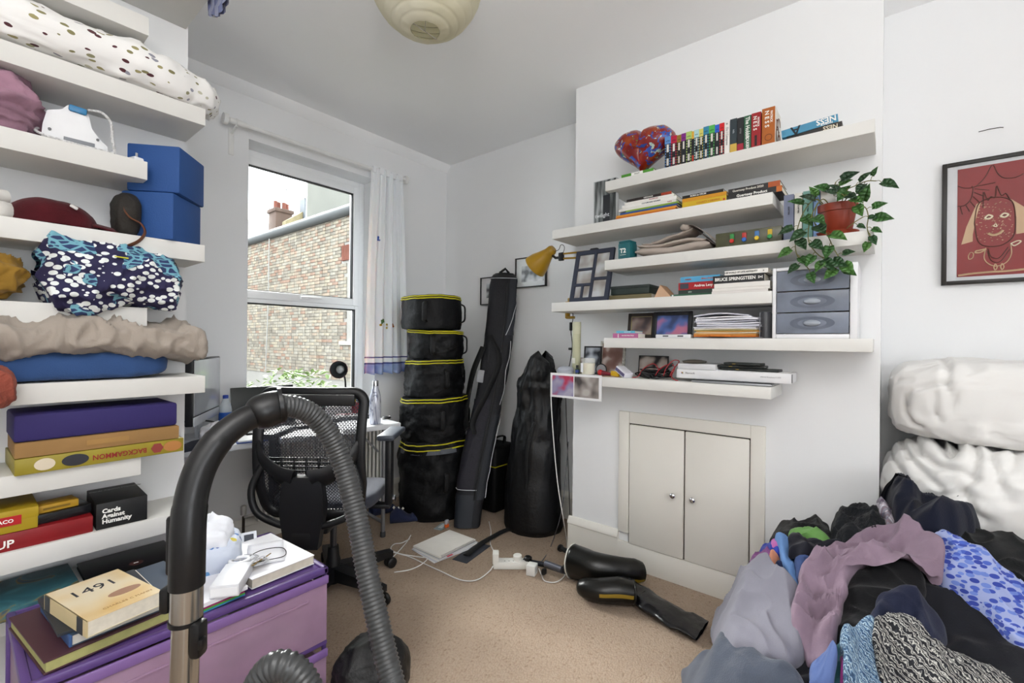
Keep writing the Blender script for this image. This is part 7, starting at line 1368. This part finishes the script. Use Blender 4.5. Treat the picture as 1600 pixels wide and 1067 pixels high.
garment('navy_jeans', 'dark navy jeans below the black dress', 'jeans', [(1355, 1010), (1368, 975), (1400, 955), (1460, 960), (1480, 1010), (1440, 1040), (1380, 1030)], fabric('#1b2036', var=(9, .25)), .045, .014, 9, 22, nu=64, nv=22)
bs = leafprint('blue_print_scarf', '#8d98c2', ['#2a3f96', '#3b53a8', '#243890', '#5f76bc'], 80, .52, (1, .6, 1))
garment('print_scarf', 'blue and white printed scarf across the right of the heap', 'scarf', [(1440, 900), (1460, 884), (1500, 890), (1545, 925), (1600, 945), (1640, 970), (1640, 1010), (1590, 1005), (1545, 960), (1490, 930)], bs, .035, .02, 12, 23, nu=96, nv=22, cpx=(1535, 938))
garment('grey_sweatshirt', 'pale grey sweatshirt over the front left of the heap', 'sweatshirt', [(1110, 992), (1122, 960), (1160, 925), (1195, 918), (1225, 940), (1262, 965), (1262, 1010), (1225, 1050), (1180, 1035), (1130, 1015)], lgr, .05, .024, 7.5, 24, nu=90, nv=34, aniso=(.8, .5))
garment('lilac_jersey', 'lilac jersey top trailing down the front of the heap', 'top', [(1262, 1038), (1236, 1000), (1246, 960), (1252, 925), (1285, 890), (1330, 872), (1370, 856), (1405, 860), (1440, 882), (1474, 905), (1470, 925), (1430, 905), (1390, 893), (1350, 905), (1325, 945), (1310, 990), (1300, 1030), (1285, 1040)], lil, .028, .022, 15, 25, nu=150, nv=30, aniso=(2.2, .55), cpx=(1292, 925))
garment('teal_jumper', 'dark teal top at the near edge of the heap', 'top', [(1296, 1075), (1300, 1030), (1318, 1012), (1335, 1040), (1330, 1090)], fabric('#23484f'), .03, .01, 14, 27, nu=40, nv=16)
garment('pink_sock', 'magenta pink garment edge between the teal top and the blue knit', 'top', [(1312, 1080), (1312, 1050), (1320, 1030), (1330, 1050), (1330, 1090)], fabric('#a03c8c'), .035, .006, 14, 28, nu=32, nv=12)
garment('blue_knit', 'chunky blue and white knitted sleeve at the near edge of the heap', 'knitwear', [(1318, 1100), (1314, 1030), (1340, 1006), (1370, 1010), (1378, 1050), (1376, 1110)], knitm('blue_knit', ['#27405e', '#5f80a0', '#a9bfcc', '#2f4a68'], 30), .05, .012, 10, 29, nu=64, nv=24)
garment('black_white_knit', 'black and white patterned knit jumper along the near edge of the heap', 'knitwear', [(1372, 1090), (1366, 1020), (1400, 1006), (1450, 1030), (1510, 1040), (1580, 1070), (1600, 1110), (1480, 1130)], knitm('mono_knit', ['#14151a', '#2a2c34', '#c9c8c2', '#1c1d24'], 26), .045, .014, 9, 30, nu=80, nv=26)
garment('blue_shirt_corner', 'mid blue cotton corner below the lilac top', 'shirt', [(1262, 1085), (1268, 1050), (1290, 1040), (1305, 1060), (1300, 1090)], fabric('#4f6190'), .025, .008, 16, 31, nu=40, nv=14)
# ------------------------------------------------------------------ purple drawers
pur = M('#5c4480', .35, var=(4, .06), name='purple_plastic'); pink = M('#b493b0', .3, alpha=.55, var=(6, .15), name='pink_translucent')
DX0, DX1, DY0, DY1, DZ = .10, .797, 1.425, 1.86, .5
dr_ = thing('storage_chest', 'purple plastic storage drawers below the left shelves', 'drawer unit', (DX0, DY0, 0)); DW, DD = DX1 - DX0, DY1 - DY0
mb = MB(); mb.span((0, 0, DZ - .022), (DW, DD, DZ - .006), .008)
mb.span((0, 0, DZ - .022), (DW, .018, DZ), .005); mb.span((0, DD - .018, DZ - .022), (DW, DD, DZ), .005); mb.span((0, 0, DZ - .022), (.018, DD, DZ), .005); mb.span((DW - .018, 0, DZ - .022), (DW, DD, DZ), .005); mb.build('top', pur, dr_, 40)
mb = MB()
for x in (0, DW - .012):
    for y in (0.01, DD - .022): mb.span((x, y, 0), (x + .012, y + .012, DZ - .022), .002)
for z_ in (.0, .243): mb.span((0, .004, z_), (DW, DD, z_ + .014), .004)
mb.build('frame', pur, dr_, 40)
rq = random.Random(6)
for z0 in (.262, .022):
    d = thing('x', '', ''); bpy.data.objects.remove(d)
    mb = MB(); mb.span((.006, -.004, z0), (DW - .006, .004, z0 + .205), .006); f_ = mb.build('drawer', pink, dr_, 40)
    mb = MB(); mb.span((.008, .004, z0), (.014, DD - .03, z0 + .17)); mb.span((DW - .014, .004, z0), (DW - .008, DD - .03, z0 + .17)); mb.span((.008, .004, z0), (DW - .008, DD - .03, z0 + .006)); mb.span((.008, DD - .036, z0), (DW - .008, DD - .03, z0 + .17)); mb.build('drawer_tub', pink, f_)
    MB().span((.004, -.010, z0 + .188), (DW - .004, -.002, z0 + .2155), .004).build('drawer_rim', M('#80629c', .35, name='rim_purple'), f_, 40); MB().span((DW * .1, -.009, z0 + .15), (DW * .9, -.003, z0 + .156), .002).build('moulded_line', pink, f_, 40)
    for k in range(7):
        x = .08 + k * .085; c = ('#c9c3c0', '#5f7f52', '#7c74b8', '#d8cfc6', '#8a5a50', '#b5a7a0', '#6d8a5c')[(k + int(z0 * 10)) % 7]
        lump('drawer_contents', M(c, .8), f_, (x, .08 + .03 * (k % 3), z0 + .06 + .01 * (k % 2)), (.05, .06, .05 + .012 * (k % 3)), k, .012, 14, 2.4, 24, 14)
    MB().lathe([(.0, -.008), (.008, 0), (.0, .008)], 8, (DW * .84, .03, z0 + .11), capb=False, capt=False).build('drawer_contents', M('#c9323a', .5, name='small_red'), f_)
# ------------------------------------------------------------------ things on the drawers
zT = DZ
bk = thing('hardback_book', 'large dark maroon hardback with pale green page edges at the bottom of the book pile', 'book', (.135, 1.44, zT), .12)
MB().span((0, 0, 0), (.30, .30, .004), .001).build('cover', M('#4a2c34', .5, name='maroon_board'), bk); MB().span((0, 0, .026), (.30, .30, .030), .001).build('cover', M('#4a2c34', .5, name='maroon_board'), bk); MB().span((.004, .002, .004), (.296, .298, .026)).build('pages', M('#a9a86c', .8, var=(50, .1), name='green_pages'), bk)
bk = thing('hardback_book', 'slate blue hardback in the middle of the book pile', 'book', (.18, 1.46, zT + .031), .1)
MB().span((0, 0, 0), (.27, .25, .003), .001).build('cover', M('#3c4a5c', .4, name='slate_board'), bk); MB().span((0, 0, .025), (.27, .25, .028), .001).build('cover', M('#3c4a5c', .4, name='slate_board'), bk); MB().span((.003, .002, .003), (.267, .248, .025)).build('pages', M('#c9c7c0', .8, name='pale_pages'), bk); MB().span((-.002, -.001, 0), (.004, .25, .028), .002).build('spine', M('#3a5a8c', .4, name='blue_spine'), bk)
bk = thing('notebook', 'thin dark notebook directly beneath the 1491 paperback', 'notebook', (.16, 1.47, zT + .06), .05); MB().span((0, 0, 0), (.2, .24, .007), .001).build('cover', M('#2b3038', .5, name='dark_board'), bk); MB().span((.19, .01, .001), (.202, .23, .006)).build('page_edge', PAPER, bk)
bk = thing('paperback_book', 'thick cream paperback titled 1491 on top of the book pile', 'book', (.20, 1.40, zT + .068), .20)
def cream():
    m, n, l, b, tc = newmat('cream_cover', .45); sx = n.new('ShaderNodeSeparateXYZ'); l.new(tc.outputs['Generated'], sx.inputs[0]); nz = n.new('ShaderNodeTexNoise'); nz.inputs['Scale'].default_value = 6; l.new(tc.outputs['Object'], nz.inputs['Vector'])
    r = ramp(n, [(.35, '#d9b678'), (.5, '#e3cda2'), (.65, '#e8dcc0')]); l.new(nz.outputs['Fac'], r.inputs[0]); l.new(r.outputs[0], b.inputs['Base Color']); return m
MB().span((0, 0, .035), (.15, .235, .0365), .0004).build('cover', cream(), bk); MB().span((0, 0, 0), (.15, .235, .0015), .0004).build('back_cover', M('#d8cba8', .5, name='cream_back'), bk); MB().span((.002, .001, .0015), (.148, .234, .035)).build('pages', M('#d9d3c4', .8, var=(70, .08), name='book_pages'), bk); MB().span((-.0006, 0, 0), (.002, .235, .0365)).build('spine', M('#cdbb8f', .5, name='cream_spine'), bk)
MB().span((-.0012, .02, .0), (.0, .05, .0365)).build('spine_panel', M('#33373b', .5, name='spine_dark'), bk); MB().span((-.0012, .2, .0), (.0, .23, .0365)).build('spine_panel', M('#33373b', .5, name='spine_dark'), bk)
text('lettering', '1491', .052, M('#33373f', .5, name='title_ink'), bk, (.072, .165, .0366), 0, 'top', sx=.95); text('lettering', 'CHARLES C MANN', .012, M('#b08a5a', .5, name='author_ink'), bk, (.09, .03, .0366), 0, 'top'); MB().lathe([(1, 0), (1, .0004)], 24, (0, 0, 0)).build('oval_print', M('#a57f68', .5, name='oval_brown'), bk)
ov = bk.children[-1]
for o_ in bk.children:
    if o_.name.startswith('oval_print'):
        for v in o_.data.vertices: v.co = V((.105 + v.co.x * .034, .085 + v.co.y * .017, .0366 + v.co.z))
# objects on the right half
def onD(name, label, cat, px, py, rz=0, z_=zT): p = at_z(px, py, z_); return thing(name, label, cat, (p.x, p.y, z_), rz)
wb_ = thing('white_paperback', 'thick white-covered paperback lying at the right end of the drawers', 'book', (.575, 1.465, zT + .0005), .06); MB().span((0, 0, 0), (.2, .29, .002), .0004).build('back_cover', M('#d9d9de', .5, name='pb_white'), wb_); MB().span((0, 0, .028), (.2, .29, .030), .0004).build('cover', M('#e4e4ea', .45, name='pb_white2'), wb_); MB().span((.002, .002, .002), (.198, .288, .028)).build('pages', M('#cfc8b8', .8, var=(60, .08), name='pb_pages'), wb_)
sp = thing('spiral_pad', 'white ring-bound pad with coloured dividers under the white plastic box', 'notepad', (.40, 1.44, zT + .0005), .08); MB().span((0, 0, .012), (.16, .2, .024), .001).build('pages', M('#e6e6ec', .7, name='pad_white'), sp)
for k, c in enumerate(('#3a7fb0', '#4aa83a', '#8f2a5c')): MB().span((0.005 * k, -.004 + .001 * k, .0 + .004 * k), (.15, .19, .0038 + .004 * k)).build('divider', M(c, .5), sp)
mb = MB()
for k in range(14): mb.tube([(.002 + .006 * cos(a), .012 + .013 * k, .018 + .008 * sin(a)) for a in [q * pi / 4 for q in range(8)]], .0012, 4, closed=True)
mb.build('binding_ring', CHROME, sp)
bx_ = thing('white_plastic_box', 'white translucent plastic box with a ring loop on the drawers', 'box', (.475, 1.475, zT + .0255), -.62)
MB().span((0, -.03, 0), (.075, .11, .036), .004).build('box_body', M('#dcdee4', .3, name='translucent_white'), bx_, 40); MB().span((.004, -.031, .006), (.071, -.029, .028)).build('end_label', M('#eef0f4', .5, name='label_white'), bx_); MB().tube([(.03 + .026 * cos(a), .135 + .022 * sin(a), .03) for a in [q * pi / 10 for q in range(20)]], .006, 8, closed=True).build('ring_loop', M('#e4e6ea', .3, name='ring_white'), bx_, 60)
tsm = leafprint('dotted_tissue_box', '#c6cede', ['#3f6fae', '#c9b83a', '#5f93c4', '#2f4f8f'], 30, .30, (1, 1, .6))
def tis(u, v):
    a = 2 * pi * u; q = lambda t, k: (abs(t) ** k) * (1 if t > 0 else -1); b = -pi / 2 + pi * v; p = V((.075 * q(cos(b), .45) * q(cos(a), .5), .095 * q(cos(b), .45) * q(sin(a), .5), .052 * q(sin(b), .6)))
    return p + p.normalized() * (.012 * rdg(p, 16, 4) + .006 * rdg(p, 34, 2)) * (1 if p.z > -.04 else 0)
tp = thing('tissue_packet', 'crumpled white tissue packet with blue and yellow drops on the drawers', 'tissues', (.545, 1.69, zT), -.35); MB().grid(tis, 64, 36, closeu=True).build('wrapper', tsm, tp, 180).location = (0, 0, .055); lump('tissue', M('#e9ecf4', .8, name='tissue_pale'), tp, (-.02, 0, .112), (.06, .07, .035), 6, .026, 17, 2.2, 48, 24)
pc_ = thing('pattern_card', 'gold and grey patterned card leaning on a blue one', 'card', (.555, 1.50, zT + .031), .5); MB().box((.06, .0, .014), (.12, .003, .028), .0006, (.9, 0, 0)).build('card', M('#a58a4c', .4, var=(60, .7), name='gold_pattern'), pc_)
pc2 = thing('blue_card', 'indigo blue card lying behind the gold patterned card', 'card', (.56, 1.53, zT + .031), .52); MB().box((.065, .03, .0015), (.14, .06, .003), .0005).build('card', M('#4347a0', .5, name='indigo'), pc2)
ph_ = thing('smartphone', 'black smartphone lying at the back of the drawers', 'phone', (.70, 1.72, zT + .0005), .5); MB().box((0, .0, .005), (.075, .155, .009), .004).build('phone_body', BLACK, ph_, 40); MB().box((0, 0, .0098), (.068, .146, .0008)).build('screen', M('#1c2028', .08, name='phone_glass'), ph_)
ppr = thing('paper_sheet', 'white leaflet with a blue corner at the back right of the drawers', 'paper', (.67, 1.60, zT + .0312), -.4); MB().grid(lambda u, v: V((.11 * (u - .5), .15 * (v - .5), .002 + .012 * max(0, v - .7) ** 2 * 8)), 8, 10).build('sheet', M('#e9eaf0', .7, name='leaflet'), ppr, 180).modifiers.new('thick', 'SOLIDIFY').thickness = .001
lf = thing('photo_leaflet', 'white glossy leaflet with a dark picture propped behind the tissue packet', 'leaflet', (.655, 1.78, zT + .001), (0, 0, -.3)); MB().box((0, 0, .03), (.11, .05, .004), .001, (.9, 0, 0)).build('card', M('#e4e8f0', .4, name='gloss_leaflet'), lf); MB().box((.03, -.002, .032), (.03, .03, .004), .001, (.9, 0, 0)).build('picture', M('#2c3342', .4, name='leaflet_pic'), lf)
ec = thing('earphone_cable', 'tangled grey earphone cable on the white paperback', 'cable', (.60, 1.56, zT + .034)); MB().tube(scrib(16, 0, 0, 0, .05, .05, .03, 9), .0016, 6).build('cable', M('#b9bac0', .5, name='grey_cable'), ec, 60)
ec = thing('black_lead', 'thin black lead looping over the white paperback', 'cable', (.66, 1.56, zT + .034)); MB().tube(bez([(-.08, .02, .01), (0, .05, .012), (.06, .03, .006), (.04, -.03, .004), (-.03, -.03, .012), (-.09, -.02, .015)], 8), .0014, 6).build('cable', BLACK, ec, 60)
bs2 = thing('blue_packet', 'dark blue patterned packet left of the vacuum wand on the drawers', 'packet', (.335, 1.68, zT), .3); MB().box((.05, .02, .012), (.12, .05, .022), .004).build('packet', M('#2c3f6a', .5, var=(60, .6), name='navy_pattern'), bs2, 40); MB().box((-.02, .0, .014), (.05, .05, .026), .003, (0, 0, .3)).build('pale_end', M('#a9b2d0', .5, name='pale_blue_card'), bs2, 40)
# ------------------------------------------------------------------ vacuum cleaner
vc = thing('vacuum_cleaner', 'black vacuum cleaner with steel wand and ribbed hose in the foreground', 'vacuum cleaner', (.30, .62, 0)); V0 = V((.30, .62, 0))
def vw(px, py, w): return at_w(px, py, w) - V0
vb = M('#08080a', .36, name='vacuum_black'); stl = M('#b9b7b2', .24, 1.0, bump=(3, .02), name='brushed_steel')
top = vw(291, 965, .66); bot = V((top.x - .02, top.y, .10)); MB().tube([bot, vw(288, 1067, .662), top], .0178, 22).build('wand', stl, vc, 60)
t2_ = vw(292, 905, .66); MB().tube([top - V((0, 0, .006)), t2_], .0205, 22).build('wand_collar', stl, vc, 60)
for a, r_ in ((vw(290, 968, .66), .0215), (vw(292, 912, .66), .0225)): MB().tube([a - V((0, 0, .003)), a + V((0, 0, .003))], r_, 22).build('collar_ring', vb, vc, 60)
hp = [vw(292, 915, .66), vw(293, 860, .66), vw(295, 810, .665), vw(302, 765, .675), vw(318, 722, .69), vw(345, 684, .71), vw(378, 658, .735), vw(402, 647, .755)]
MB().tube(bez(hp, 8), [.0225] * 20 + [.0215] * 20 + [.0205] * 17, 24).build('handle', vb, vc, 60)
hc_ = [vw(394, 651, .75), vw(418, 640, .765), vw(440, 634, .78)]; MB().tube(bez(hc_, 5), [.0225, .026, .028, .029, .029, .029, .029, .0285, .028, .0275, .027], 24).build('hose_connector', vb, vc, 60); MB().tube([vw(436, 634, .777), vw(442, 633, .78)], .0305, 24).build('connector_ring', vb, vc, 60)
MB().box(vw(271, 850, .66), (.012, .02, .085), .005, (0, 0, -YAW)).build('handle_switch', vb, vc, 40); MB().box(vw(263, 935, .66), (.014, .022, .036), .004, (0, 0, -YAW)).build('wand_latch', vb, vc, 40); MB().box(vw(310, 997, .655), (.016, .022, .05), .005, (0, 0, -YAW)).build('accessory_clip', vb, vc, 40); MB().box(vw(316, 1005, .65), (.008, .012, .016), .003, (0, 0, -YAW)).build('clip_lever', vb, vc, 40)
hs = [vw(438, 634, .78), vw(462, 636, .80), vw(488, 648, .82), vw(512, 675, .835), vw(532, 715, .84), vw(547, 765, .83), vw(560, 820, .815), vw(573, 890, .79), vw(588, 960, .765), vw(604, 1030, .74), vw(618, 1090, .715), vw(622, 1160, .69), vw(590, 1220, .66), vw(530, 1190, .63), vw(495, 1110, .61), vw(470, 1058, .61), vw(440, 1040, .61), vw(412, 1056, .61), vw(390, 1110, .61), vw(380, 1200, .62), V((.12, .06, .42)), V((.16, -.02, .30)), V((.18, -.08, .2))]
HP = bez(hs, 30); L = [0]
for i in range(1, len(HP)): L.append(L[-1] + (HP[i] - HP[i - 1]).length)
step = .0017; n = int(L[-1] / step); RP = []; j = 0
for k in range(n):
    s = k * step
    while j < len(L) - 2 and L[j + 1] < s: j += 1
    RP.append(HP[j].lerp(HP[j + 1], min(1, (s - L[j]) / max(1e-9, L[j + 1] - L[j]))))
MB().tube(RP, [(.0192 if k % 4 < 2 else .0174) for k in range(len(RP))], 20).build('hose', M('#3a3b3c', .3, name='hose_grey'), vc, 180)
mb = MB(); mb.box((.2, -.12, .13), (.26, .36, .18), .05, (0, 0, .5), seg=4); mb.build('body', M('#2a1416', .35, name='vacuum_body'), vc, 40)
for sx in (-.12, .12): MB().lathe([(.01, -.012), (.06, -.012), (.065, 0), (.06, .012)], 22, V((.2, -.12, .065)) + Matrix.Rotation(.5, 3, 'Z') @ V((sx, -.08, 0)), (0, pi / 2, .5)).build('wheel', vb, vc, 40)
MB().box(bot + V((0, .06, -.08)), (.26, .1, .035), .012).build('floor_head', vb, vc, 40); MB().tube([bot + V((0, 0, .02)), bot + V((0, .04, -.07))], .019, 14).build('head_neck', vb, vc, 60)
